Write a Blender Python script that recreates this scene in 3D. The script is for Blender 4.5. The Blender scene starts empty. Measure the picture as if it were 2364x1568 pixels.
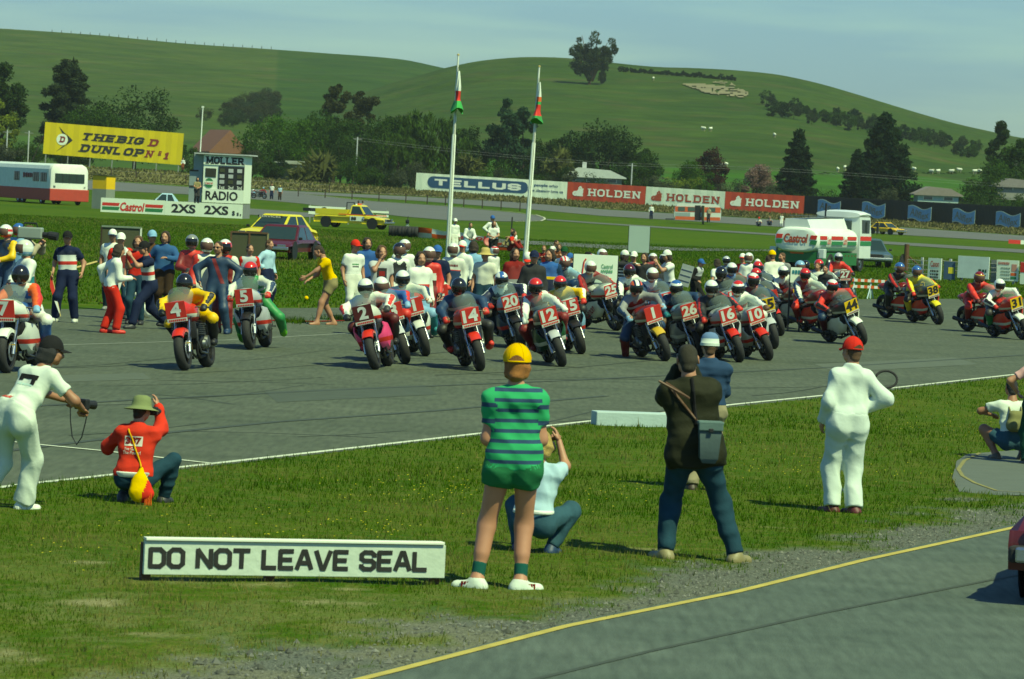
import bpy, bmesh, math, random
import numpy as np
from mathutils import Vector, Matrix, Euler
from mathutils.bvhtree import BVHTree
R = math.radians
random.seed(7)
rng = np.random.default_rng(7)
S = bpy.context.scene
COL = S.collection

# ------------------------------------------------------------------ camera
FPX, CX, CY = 9193.0, 1182.0, 784.0          # focal length and centre, in pixels of a 2364 px wide print
CAMH, ROLL = 3.0, R(2.7)
PITCH = math.atan((784 - 435) * math.cos(ROLL) / FPX)
c_f = Vector((0, math.cos(PITCH), -math.sin(PITCH)))
_r0, _u0 = Vector((1, 0, 0)), Vector((0, math.sin(PITCH), math.cos(PITCH)))
c_r = _r0 * math.cos(ROLL) + _u0 * math.sin(ROLL)
c_u = _u0 * math.cos(ROLL) - _r0 * math.sin(ROLL)
camd = bpy.data.cameras.new('camera')
cam = bpy.data.objects.new('camera', camd)
COL.objects.link(cam)
cam.matrix_world = Matrix(((c_r.x, c_u.x, -c_f.x, 0), (c_r.y, c_u.y, -c_f.y, 0), (c_r.z, c_u.z, -c_f.z, CAMH), (0, 0, 0, 1)))
camd.sensor_width = 36
camd.sensor_fit = 'HORIZONTAL'
camd.lens = 36 * FPX / 2364
camd.clip_start = 1
camd.dof.use_dof = True
camd.dof.focus_distance = 60
camd.dof.aperture_fstop = 11
camd.clip_end = 9000
S.camera = cam

# ------------------------------------------------------------------ sky and sun
SUNV = Vector((0.40, -0.42, 0.81)).normalized()
w = bpy.data.worlds.new('World')
S.world = w
w.use_nodes = True
nt = w.node_tree
nt.nodes.clear()
_n = nt.nodes.new
sky = _n('ShaderNodeTexSky')
sky.sky_type = 'NISHITA'
sky.sun_disc = False
sky.sun_elevation = math.asin(SUNV.z)
sky.sun_rotation = math.atan2(SUNV.x, SUNV.y)
sky.air_density, sky.dust_density, sky.ozone_density = 1.2, 0.6, 2.0
tc = _n('ShaderNodeTexCoord')
mp = _n('ShaderNodeMapping')
mp.inputs['Scale'].default_value = (2.2, 2.2, 24)
mp.inputs['Rotation'].default_value = (0, R(5), 0)
nz = _n('ShaderNodeTexNoise')
nz.inputs['Scale'].default_value = 3.2
nz.inputs['Detail'].default_value = 5
nz.inputs['Roughness'].default_value = .5
rp = _n('ShaderNodeValToRGB')
rp.color_ramp.elements[0].position, rp.color_ramp.elements[1].position = .42, .60
rp.color_ramp.elements[0].color = (.36, .50, 1.12, 1)
rp.color_ramp.elements[1].color = (.47, .62, 1.16, 1)
mul = _n('ShaderNodeMix')
mul.data_type, mul.blend_type = 'RGBA', 'MULTIPLY'
mul.inputs[0].default_value = 1
bg = _n('ShaderNodeBackground')
bg.inputs['Strength'].default_value = .10
wo = _n('ShaderNodeOutputWorld')
L_ = nt.links.new
L_(tc.outputs['Generated'], mp.inputs['Vector'])
L_(mp.outputs[0], nz.inputs['Vector'])
L_(nz.outputs[0], rp.inputs[0])
L_(sky.outputs[0], mul.inputs[6])
L_(rp.outputs[0], mul.inputs[7])
L_(mul.outputs[2], bg.inputs['Color'])
L_(bg.outputs[0], wo.inputs[0])
sund = bpy.data.lights.new('sun', 'SUN')
sund.energy = 4.1
sund.angle = R(.55)
sund.color = (1, .955, .86)
sun = bpy.data.objects.new('sun', sund)
sun.rotation_euler = SUNV.to_track_quat('Z', 'Y').to_euler()
sun.location = (40, -20, 60)
COL.objects.link(sun)
vs = S.view_settings
vs.view_transform, vs.look = 'Standard', 'None'
vs.gamma, vs.use_curve_mapping = 1, False
vs.exposure = 0.52
vs.use_white_balance = True
vs.white_balance_temperature, vs.white_balance_tint = 9600, -36
S.render.engine = 'CYCLES'
S.cycles.max_bounces = 6
S.cycles.transparent_max_bounces = 6
S.cycles.use_denoising = True

# ------------------------------------------------------------------ picture <-> place
def ray(px, py):
 return c_f + c_r * ((px - CX) / FPX) - c_u * ((py - CY) / FPX)
def G(px, py, z=0.0):                       # where the sight line meets the level z
 d = ray(px, py)
 t = (z - CAMH) / d.z
 return Vector((d.x * t, d.y * t, z))
def at(px, py, Y):                          # the point at distance Y down range
 d = ray(px, py)
 t = Y / d.y
 return Vector((d.x * t, Y, CAMH + d.z * t))
def proj(p):
 v = Vector(p) - Vector((0, 0, CAMH))
 z = v.dot(c_f)
 return CX + FPX * v.dot(c_r) / z, CY - FPX * v.dot(c_u) / z

# ------------------------------------------------------------------ materials
MATS = {}
def _mat(name):
 m = bpy.data.materials.new(name)
 m.use_nodes = True
 t = m.node_tree
 b = t.nodes['Principled BSDF']
 return m, t, b
def mat(key, col, rough=.6, metal=0, var=.14, scale=6, bump=0, coat=0, spec=.5):
 """plain surface: base colour with fine uneven tone and optional grain"""
 k = (key, tuple(col), rough, metal, var, scale, bump, coat)
 if k in MATS: return MATS[k]
 m, t, b = _mat(key)
 N, L = t.nodes.new, t.links.new
 b.inputs['Roughness'].default_value = rough
 b.inputs['Metallic'].default_value = metal
 b.inputs['Specular IOR Level'].default_value = spec
 b.inputs['Coat Weight'].default_value = coat
 c = N('ShaderNodeTexCoord')
 n = N('ShaderNodeTexNoise')
 n.inputs['Scale'].default_value = scale
 n.inputs['Detail'].default_value = 4
 L(c.outputs['Object'], n.inputs['Vector'])
 x = N('ShaderNodeMix')
 x.data_type = 'RGBA'
 x.inputs[6].default_value = (*[q * (1 - var) for q in col], 1)
 x.inputs[7].default_value = (*[min(1, q * (1 + var)) for q in col], 1)
 L(n.outputs[0], x.inputs[0])
 L(x.outputs[2], b.inputs['Base Color'])
 if bump:
  n2 = N('ShaderNodeTexNoise')
  n2.inputs['Scale'].default_value = scale * 5
  L(c.outputs['Object'], n2.inputs['Vector'])
  u = N('ShaderNodeBump')
  u.inputs['Strength'].default_value = bump
  u.inputs['Distance'].default_value = .02
  L(n2.outputs[0], u.inputs['Height'])
  L(u.outputs[0], b.inputs['Normal'])
 MATS[k] = m
 return m
CC = dict(white=(.66, .69, .60), offw=(.56, .58, .48), red=(.52, .022, .016), dred=(.17, .012, .012), maroon=(.075, .007, .008), orange=(.62, .10, .02),
          yellow=(.68, .43, .015), lemon=(.62, .52, .04), black=(.012, .012, .013), char=(.03, .031, .033), grey=(.20, .21, .20), silver=(.42, .44, .44),
          lgrey=(.40, .42, .41), navy=(.010, .016, .045), dblue=(.012, .035, .085), blue=(.03, .10, .30), lblue=(.20, .36, .50), teal=(.02, .17, .19), denim=(.018, .048, .072),
          green=(.035, .22, .06), lime=(.14, .42, .03), dgreen=(.012, .06, .02), khaki=(.22, .19, .09), beige=(.34, .30, .20), brown=(.09, .045, .02), dbrown=(.03, .018, .010),
          pink=(.75, .06, .20), straw=(.42, .33, .12), purple=(.06, .03, .10), olive=(.05, .055, .022), rust=(.18, .06, .025), cream=(.66, .60, .40), gold=(.5, .33, .04),
          skin=(.36, .18, .105), skin2=(.28, .13, .07), skin3=(.16, .07, .04), blond=(.38, .26, .08), ginger=(.26, .10, .02), sgreen=(.035, .27, .10), mgreen=(.03, .16, .06), paleblue=(.34, .50, .58))
def C(c): return CC[c] if isinstance(c, str) else c
def fab(c): return mat('fabric', C(c), .9, 0, .18, 7, .10, 0, .15)
def lea(c): return mat('leather', C(c), .55, 0, .14, 9, .12)
def pnt(c): return mat('paint', C(c), .34, 0, .08, 3, 0, .12)
def pnt2(c): return mat('weathered_paint', C(c), .65, 0, .18, 2.5, .15)
def rub(): return mat('rubber', (.016, .016, .016), .8, 0, .3, 14, .2)
def met(c='silver', r=.3): return mat('metal', C(c), r, .9, .15, 8)
def dark(): return mat('dark_metal', (.018, .018, .019), .5, .3, .3, 10)
def skn(c='skin'): return mat('skin', C(c), .55, 0, .15, 12)
def hairm(c): return mat('hair', C(c), .75, 0, .35, 40, .6)
def wood(c='brown'): return mat('timber', C(c), .85, 0, .35, 5, .4)
def glass(c=(.05, .07, .07), tr=.0):
 k = ('glass', c, tr)
 if k in MATS: return MATS[k]
 m, t, b = _mat('window_glass')
 b.inputs['Base Color'].default_value = (*c, 1)
 b.inputs['Roughness'].default_value = .06
 if tr:
  N, L = t.nodes.new, t.links.new
  a = N('ShaderNodeBsdfTransparent')
  a.inputs[0].default_value = (.86, .92, .88, 1)
  x = N('ShaderNodeMixShader')
  x.inputs[0].default_value = 1 - tr
  o = t.nodes['Material Output']
  L(a.outputs[0], x.inputs[1]); L(b.outputs[0], x.inputs[2]); L(x.outputs[0], o.inputs[0])
 MATS[k] = m
 return m
def ramp_mat(key, stops, coord, axis=2, rough=.6, lo=0., hi=1., coat=0, noise=0):
 """hard-edged colour bands printed along an axis of the object, or along a named mesh attribute"""
 m, t, b = _mat(key)
 N, L = t.nodes.new, t.links.new
 b.inputs['Roughness'].default_value = rough
 b.inputs['Coat Weight'].default_value = coat
 if coord == 'Object':
  c = N('ShaderNodeTexCoord'); s = N('ShaderNodeSeparateXYZ')
  L(c.outputs['Object'], s.inputs[0]); src = s.outputs[axis]
 else:
  a = N('ShaderNodeAttribute'); a.attribute_name = coord; src = a.outputs['Fac']
 mr = N('ShaderNodeMapRange')
 mr.inputs[1].default_value, mr.inputs[2].default_value = lo, hi
 L(src, mr.inputs[0])
 r = N('ShaderNodeValToRGB'); cr = r.color_ramp; cr.interpolation = 'CONSTANT'
 while len(cr.elements) < len(stops): cr.elements.new(.5)
 for e, (p, c) in zip(cr.elements, stops): e.position = p; e.color = (*C(c), 1)
 L(mr.outputs[0], r.inputs[0])
 L(r.outputs[0], b.inputs['Base Color'])
 return m

# ------------------------------------------------------------------ objects
def ob(name, me, parent=None, mats=None, mtx=None):
 o = bpy.data.objects.new(name, me)
 COL.objects.link(o)
 if parent is not None: o.parent = parent
 if mats:
  if me is not None:
   while len(me.materials) < len(mats): me.materials.append(None)
   for i, m in enumerate(mats):
    o.material_slots[i].link = 'OBJECT'
    o.material_slots[i].material = m
 if mtx is not None: o.matrix_local = mtx
 return o
def tag(o, label=None, cat=None, group=None, kind=None):
 if label: o['label'] = label
 if cat: o['category'] = cat
 if group: o['group'] = group
 if kind: o['kind'] = kind
 return o
def thing(name, label, cat, group=None, loc=(0, 0, 0), rz=0, mtx=None):
 o = bpy.data.objects.new(name, None)
 COL.objects.link(o)
 o.empty_display_size = .2
 if mtx is not None: o.matrix_world = mtx
 else:
  o.location = loc
  o.rotation_euler = (0, 0, rz)
 return tag(o, label, cat, group)
def mesh(name, V, Fs, mats=None, smooth=True, mi=None):
 me = bpy.data.meshes.new(name)
 V = np.asarray(V, dtype=np.float32)
 if isinstance(Fs, np.ndarray):
  n, k = Fs.shape
  me.vertices.add(len(V)); me.vertices.foreach_set('co', V.ravel())
  me.loops.add(n * k); me.loops.foreach_set('vertex_index', Fs.ravel().astype(np.int32))
  me.polygons.add(n); me.polygons.foreach_set('loop_start', np.arange(0, n * k, k, dtype=np.int32))
  me.update(calc_edges=True)
 else:
  me.from_pydata([tuple(map(float, v)) for v in V], [], Fs)
 if mi is not None: me.polygons.foreach_set('material_index', np.asarray(mi, dtype=np.int32))
 me.polygons.foreach_set('use_smooth', [smooth] * len(me.polygons))
 for m in mats or []: me.materials.append(m)
 return me

class MB:
 """collects simple shapes; build() makes ONE mesh object"""
 def __init__(s): s.v, s.f, s.m = [], [], []
 def add(s, V, Fs, mi=0, T=None):
  o = len(s.v)
  s.v += [tuple(T @ Vector(q)) if T else tuple(q) for q in V]
  s.f += [tuple(i + o for i in q) for q in Fs]
  s.m += [mi] * len(Fs)
  return s
 def box(s, c, d, rz=0, mi=0, bev=0, T=None):
  x, y, z = d[0] / 2, d[1] / 2, d[2] / 2
  Tm = Matrix.Translation(c) @ Matrix.Rotation(rz, 4, 'Z')
  if T: Tm = T @ Tm
  if bev:
   b = min(bev, x * .9, y * .9, z * .9)
   bm = bmesh.new(); bmesh.ops.create_cube(bm, size=1)
   for q in bm.verts: q.co = Vector((q.co.x * 2 * x, q.co.y * 2 * y, q.co.z * 2 * z))
   bmesh.ops.bevel(bm, geom=bm.edges[:], offset=b, segments=2, affect='EDGES', profile=.5)
   bm.verts.index_update()
   s.add([q.co[:] for q in bm.verts], [[q.index for q in p.verts] for p in bm.faces], mi, Tm); bm.free()
   return s
  V = [(a * x, b_ * y, c_ * z) for a in (-1, 1) for b_ in (-1, 1) for c_ in (-1, 1)]
  return s.add(V, [(0, 1, 3, 2), (4, 6, 7, 5), (0, 4, 5, 1), (2, 3, 7, 6), (0, 2, 6, 4), (1, 5, 7, 3)], mi, Tm)
 def tube(s, path, r, n=8, mi=0, caps=True, T=None):
  P = [Vector(p) for p in path]
  rs = r if isinstance(r, (list, tuple)) else [r] * len(P)
  V, Fs = [], []
  up = None
  for i, p in enumerate(P):
   d = (P[min(i + 1, len(P) - 1)] - P[max(i - 1, 0)]).normalized()
   if up is None: up = Vector((0, 0, 1)) if abs(d.z) < .9 else Vector((1, 0, 0))
   x = d.cross(up)
   if x.length < 1e-4: x = d.orthogonal()
   x.normalize(); y = x.cross(d).normalized(); up = y
   for k in range(n):
    a = 2 * math.pi * k / n
    V.append(p + (x * math.cos(a) + y * math.sin(a)) * rs[i])
  for i in range(len(P) - 1):
   for k in range(n):
    k2 = (k + 1) % n
    Fs.append((i * n + k, (i + 1) * n + k, (i + 1) * n + k2, i * n + k2))
  if caps:
   Fs.append(tuple(range(n))); Fs.append(tuple(range(len(V) - 1, len(V) - 1 - n, -1)))
  return s.add(V, Fs, mi, T)
 def lathe(s, prof, n=16, mi=0, T=None, arc=2 * math.pi):
  """profile of (r, z), spun round Z"""
  V, Fs = [], []
  full = abs(arc - 2 * math.pi) < 1e-6
  m = n if full else n + 1
  for r, z in prof:
   for k in range(m):
    a = arc * k / n
    V.append((r * math.cos(a), r * math.sin(a), z))
  for i in range(len(prof) - 1):
   for k in range(n):
    k2 = (k + 1) % m
    Fs.append((i * m + k, i * m + k2, (i + 1) * m + k2, (i + 1) * m + k))
  return s.add(V, Fs, mi, T)
 def prism(s, poly, y0, y1, mi=0, T=None, axes='xz'):
  """closed polygon in a plane, extruded along the third axis"""
  n = len(poly)
  def q(p, y):
   if axes == 'xz': return (p[0], y, p[1])
   if axes == 'yz': return (y, p[0], p[1])
   return (p[0], p[1], y)
  V = [q(p, y0) for p in poly] + [q(p, y1) for p in poly]
  Fs = [tuple(range(n)), tuple(range(2 * n - 1, n - 1, -1))] + [(i, i + n, (i + 1) % n + n, (i + 1) % n) for i in range(n)]
  return s.add(V, Fs, mi, T)
 def loft(s, rings, mi=0, caps=True, T=None):
  n = len(rings[0]); V = [p for r in rings for p in r]; Fs = []
  for i in range(len(rings) - 1):
   for k in range(n):
    k2 = (k + 1) % n
    Fs.append((i * n + k, i * n + k2, (i + 1) * n + k2, (i + 1) * n + k))
  if caps: Fs.append(tuple(range(n - 1, -1, -1))); Fs.append(tuple(range(len(V) - n, len(V))))
  return s.add(V, Fs, mi, T)
 def quad(s, a, b, c, d, mi=0): return s.add([a, b, c, d], [(0, 1, 2, 3)], mi)
 def me(s, name, mats=None, smooth=False, ang=40, fix=True):
  m = bpy.data.meshes.new(name)
  m.from_pydata(s.v, [], s.f)
  m.polygons.foreach_set('material_index', s.m)
  if fix:
   bm = bmesh.new(); bm.from_mesh(m)
   bmesh.ops.recalc_face_normals(bm, faces=bm.faces[:])
   bm.to_mesh(m); bm.free()
  if smooth:
   m.polygons.foreach_set('use_smooth', [True] * len(m.polygons))
   m.set_sharp_from_angle(angle=R(ang))
  for q in (mats if isinstance(mats, (list, tuple)) else [mats]) if mats else []: m.materials.append(q)
  return m
 def build(s, name, mats, parent=None, smooth=False, ang=40, mtx=None):
  return ob(name, s.me(name, mats, smooth, ang), parent, None, mtx)

def sel(y, w, z0, z1, n=16, e=2.6):          # superellipse ring in the XZ plane at y
 out = []
 for k in range(n):
  a = 2 * math.pi * k / n
  c, q = math.cos(a), math.sin(a)
  out.append((w * math.copysign(abs(c) ** (2 / e), c), y, (z0 + z1) / 2 + (z1 - z0) / 2 * math.copysign(abs(q) ** (2 / e), q)))
 return out

# ------------------------------------------------------------------ lettering
_TX = {}
def text2d(body, bold=0.0, shear=0.0):
 k = (body, bold, shear)
 if k in _TX: return _TX[k]
 cu = bpy.data.curves.new('txt', 'FONT')
 cu.body, cu.size, cu.offset, cu.shear, cu.resolution_u = body, 1, bold, shear, 3
 o = bpy.data.objects.new('txt', cu)
 COL.objects.link(o)
 dg = bpy.context.evaluated_depsgraph_get()
 me = bpy.data.meshes.new_from_object(o.evaluated_get(dg))
 V = np.array([v.co[:2] for v in me.vertices]) if len(me.vertices) else np.zeros((0, 2))
 Fs = [tuple(p.vertices) for p in me.polygons]
 bpy.data.objects.remove(o); bpy.data.curves.remove(cu); bpy.data.meshes.remove(me)
 lo, hi = V.min(0), V.max(0)
 V = (V - (lo + hi) / 2)
 _TX[k] = (V, Fs, hi - lo)
 return _TX[k]
_O = [(.18, 1), (.52, 1), (.7, .82), (.7, .18), (.52, 0), (.18, 0), (0, .18), (0, .82), (.18, 1)]
STROKES = {  # centre lines of block letters; used with and without slabs
 'D': [[(0, 0), (0, 1), (.48, 1), (.68, .8), (.68, .2), (.48, 0), (0, 0)]], 'O': [_O], 'N': [[(0, 0), (0, 1)], [(0, 1), (.66, 0)], [(.66, 0), (.66, 1)]],
 'T': [[(-.02, 1), (.72, 1)], [(.35, 1), (.35, 0)]], 'L': [[(0, 1), (0, 0), (.6, 0)]], 'E': [[(.62, 1), (0, 1), (0, 0), (.62, 0)], [(0, .5), (.54, .5)]],
 'A': [[(0, 0), (.3, 1), (.42, 1), (.72, 0)], [(.12, .32), (.6, .32)]], 'V': [[(0, 1), (.3, 0), (.42, 0), (.72, 1)]],
 'S': [[(.66, .78), (.66, .86), (.5, 1), (.16, 1), (0, .86), (0, .62), (.14, .5), (.52, .5), (.66, .38), (.66, .14), (.5, 0), (.16, 0), (0, .14), (0, .22)]],
 'H': [[(0, 0), (0, 1)], [(.66, 0), (.66, 1)], [(0, .5), (.66, .5)]], 'B': [[(0, 0), (0, 1), (.45, 1), (.6, .88), (.6, .62), (.48, .52), (0, .52)], [(.48, .52), (.66, .4), (.66, .12), (.5, 0), (0, 0)]],
 'I': [[(0, 0), (0, 1)]], 'G': [[(.68, .8), (.52, 1), (.18, 1), (0, .82), (0, .18), (.18, 0), (.52, 0), (.68, .18), (.68, .46), (.4, .46)]],
 'U': [[(0, 1), (0, .18), (.18, 0), (.5, 0), (.68, .18), (.68, 1)]], 'P': [[(0, 0), (0, 1), (.48, 1), (.64, .86), (.64, .58), (.48, .44), (0, .44)]],
 'R': [[(0, 0), (0, 1), (.48, 1), (.64, .86), (.64, .6), (.48, .48), (0, .48)], [(.3, .48), (.66, 0)]], 'M': [[(0, 0), (0, 1), (.42, .15), (.84, 1), (.84, 0)]],
 '1': [[(-.14, .8), (.08, 1), (.08, 0)]], 'o': [[(.05, .95), (.35, .95), (.35, .5), (.05, .5), (.05, .95)], [(0, .22), (.4, .22)]]}
SLAB = {'D': [(0, 0), (0, 1)], 'N': [(0, 0), (0, 1), (.66, 1)], 'T': [(.35, 0)], 'L': [(0, 1)], 'H': [(0, 0), (0, 1), (.66, 0), (.66, 1)], 'B': [(0, 0), (0, 1)], 'I': [(0, 0), (0, 1)],
  'U': [(0, 1), (.68, 1)], 'P': [(0, 0), (0, 1)], 'R': [(0, 0), (0, 1), (.7, 0)], 'M': [(0, 0), (0, 1), (.84, 0), (.84, 1)], '1': [(.08, 0)], 'E': [(0, 0), (0, 1)]}
def block2d(body, th=.2, slab=False, shear=0., gap=.3, space=.55, wide=1.):
 V, Fs = [], []
 x = 0
 def strip(p, q):
  d = np.array(q) - np.array(p)
  L = np.hypot(*d)
  if L < 1e-6: return
  d = d / L; nrm = np.array((-d[1], d[0])) * th / 2
  p2, q2 = np.array(p) - d * th * .28, np.array(q) + d * th * .28
  o = len(V)
  V.extend([p2 - nrm, q2 - nrm, q2 + nrm, p2 + nrm]); Fs.append((o, o + 1, o + 2, o + 3))
 for ch in body:
  if ch == ' ': x += space; continue
  wmax = 0
  for pl in STROKES[ch]:
   for a, b in zip(pl[:-1], pl[1:]):
    m = lambda q: (x + q[0] * wide, th / 2 + q[1] * (1 - th))
    strip(m(a), m(b))
   wmax = max(wmax, max(q[0] for q in pl) * wide)
  if slab:
   for (sx, sy) in SLAB.get(ch, []):
    yy = th * .3 if sy == 0 else 1 - th * .3
    o = len(V); hw = th * 1.05; hh = th * .3
    V.extend([np.array((x + sx * wide - hw, yy - hh)), np.array((x + sx * wide + hw, yy - hh)), np.array((x + sx * wide + hw, yy + hh)), np.array((x + sx * wide - hw, yy + hh))])
    Fs.append((o, o + 1, o + 2, o + 3))
  x += wmax + th * .5 + gap
 V = np.array(V)
 V[:, 0] += V[:, 1] * shear
 lo, hi = V.min(0), V.max(0)
 return V - (lo + hi) / 2, Fs, hi - lo
def lettering(t2d, c, right, up, width, height, m, parent=None, off=.006, name='lettering', thick=0.0):
 """flat print fitted to width x height at c on the plane (right, up)"""
 V, Fs, d = t2d
 right, up = Vector(right).normalized(), Vector(up).normalized()
 n = right.cross(up)
 P = [Vector(c) + right * (v[0] / d[0] * width) + up * (v[1] / d[1] * height) + n * (off + .0004 * (i % 7)) for i, v in enumerate(V)]
 me = bpy.data.meshes.new(name)
 me.from_pydata([tuple(p) for p in P], [], Fs)
 me.materials.append(m)
 return ob(name, me, parent)
def bars2d(n, s=0):
 """a line of print too small to read: short dashes of uneven width"""
 r = random.Random(s); V, Fs = [], []; x = 0
 for i in range(n):
  w_ = r.uniform(.5, 1.1); hh = r.uniform(.75, 1)
  o = len(V); V += [(x, -hh / 2), (x + w_, -hh / 2), (x + w_, hh / 2), (x, hh / 2)]; Fs.append((o, o + 1, o + 2, o + 3)); x += w_ + .28
 V = np.array(V, float); V[:, 0] -= (x - .28) / 2
 return V, Fs, np.array((x - .28, 1.0))
# ------------------------------------------------------------------ lie of the land
def _hash(i, j, s): 
 v = np.sin(i * 127.1 + j * 311.7 + s * 74.7) * 43758.5453
 return v - np.floor(v)
def vnoise(x, y, s=0):
 x, y = np.asarray(x, float), np.asarray(y, float)
 i, j = np.floor(x), np.floor(y); u, v = x - i, y - j
 u, v = u * u * (3 - 2 * u), v * v * (3 - 2 * v)
 return (_hash(i, j, s) * (1 - u) + _hash(i + 1, j, s) * u) * (1 - v) + (_hash(i, j + 1, s) * (1 - u) + _hash(i + 1, j + 1, s) * u) * v
def fbm(x, y, s=0, o=4):
 t = 0; a = .5
 for k in range(o): t = t + a * vnoise(x * 2 ** k, y * 2 ** k, s + k); a *= .5
 return t
_ZX = [-900, -200, 100, 420, 960, 1308, 1855, 2364, 3000]; _ZE = [3.4, 3.3, 3.2, 3.0, 2.1, 1.75, 1.3, 1.05, .8]; _YH = [540, 540, 540, 540, 540, 535, 525, 490, 460]
def zground(x, Y):
 q = CX + FPX * np.asarray(x) / np.asarray(Y)
 yh = np.interp(q, _ZX, _YH); ze = np.interp(q, _ZX, _ZE)
 return ze * np.clip((Y - 425) / (yh - 425), 0, 1.0) ** 1.25
_Gflat = G
def G(px, py, z=0.0):
 d = ray(px, py)
 if z == 0 and (d.z >= 0 or -CAMH / d.z * d.y > 425):
  k, m = d.z / d.y, d.x / d.y
  a, b = 425., 560.
  f_ = lambda Y: CAMH + k * Y - float(zground(m * Y, Y))
  if f_(b) > 0: Y = b
  else:
   for _ in range(24):
    c = (a + b) / 2
    if f_(c) > 0: a = c
    else: b = c
   Y = (a + b) / 2
  return Vector((m * Y, Y, float(zground(m * Y, Y))))
 return _Gflat(px, py, z)

def grass_mat(key, c1, c2, c3, s1=.35, s2=6., fine=40., attr=False):
 m, t, b = _mat(key)
 N, L = t.nodes.new, t.links.new
 b.inputs['Roughness'].default_value = .9
 b.inputs['Specular IOR Level'].default_value = .04
 c = N('ShaderNodeTexCoord')
 def noise(sc, d=4, rough=.6):
  n = N('ShaderNodeTexNoise'); n.inputs['Scale'].default_value = sc; n.inputs['Detail'].default_value = d; n.inputs['Roughness'].default_value = rough
  L(c.outputs['Object'], n.inputs['Vector']); return n.outputs[0]
 def mix(f, a, bb):
  x = N('ShaderNodeMix'); x.data_type = 'RGBA'
  if hasattr(f, 'is_output'): L(f, x.inputs[0])
  for i, v in ((6, a), (7, bb)):
   if isinstance(v, tuple): x.inputs[i].default_value = (*v, 1)
   else: L(v, x.inputs[i])
  return x.outputs[2]
 def ramp(f, a, bb):
  r = N('ShaderNodeMapRange'); r.inputs[1].default_value, r.inputs[2].default_value = a, bb; L(f, r.inputs[0]); return r.outputs[0]
 col = mix(ramp(noise(s1), .35, .65), c1, c2)
 col = mix(ramp(noise(s2, 5, .7), .45, .75), col, c3)
 hv = N('ShaderNodeMix'); hv.data_type, hv.blend_type = 'RGBA', 'MULTIPLY'; hv.inputs[0].default_value = 1
 L(col, hv.inputs[6])
 L(mix(ramp(noise(fine, 2), .3, .7), (.70, .70, .70), (1.25, 1.25, 1.25)), hv.inputs[7])
 col = hv.outputs[2]
 if attr:
  for an, cc, ns in (('gravel', ((.055, .062, .050), (.15, .158, .130)), 60.), ('sand', ((.17, .155, .075), (.29, .265, .15)), 30.)):
   a = N('ShaderNodeAttribute'); a.attribute_name = an
   col = mix(a.outputs['Fac'], col, mix(ramp(noise(ns, 3), .35, .65), *cc))
 L(col, b.inputs['Base Color'])
 bp = N('ShaderNodeBump'); bp.inputs['Strength'].default_value = .6; bp.inputs['Distance'].default_value = .05
 L(noise(fine * .7, 3), bp.inputs['Height']); L(bp.outputs[0], b.inputs['Normal'])
 return m
GR_IN = grass_mat('infield_grass', (.032, .074, .002), (.056, .096, .004), (.088, .106, .013), .05, .6, 4.)
GR_VG = grass_mat('verge_grass', (.040, .084, .005), (.068, .102, .010), (.12, .115, .032), .6, 5., 30., True)
# ground: one sheet, flat as far as the infield, rising to the bank under the hoardings
_az = np.tan(np.radians(np.linspace(-22, 22, 89)))
_yy = np.concatenate([[-60, 5, 12], np.linspace(20, 420, 21), np.linspace(425, 560, 46), [600, 660, 900, 2500, 7000]])
V = []; 
for Y in _yy:
 for a in _az:
  Yc = max(Y, 60) if Y < 60 else Y
  V.append((a * Yc * (1 if Y > 60 else 1.0), Y, float(zground(a * Yc, Y)) if Y > 425 else 0) if Y <= 560 else (a * Y, Y, min(float(zground(a * Y, 560.)), 3.4) - .3 * (Y > 660)))
_na = len(_az)
Fs = np.array([(i * _na + j, i * _na + j + 1, (i + 1) * _na + j + 1, (i + 1) * _na + j) for i in range(len(_yy) - 1) for j in range(_na - 1)])
tag(ob('ground', mesh('ground', V, Fs, [GR_IN])), kind='structure')

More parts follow.
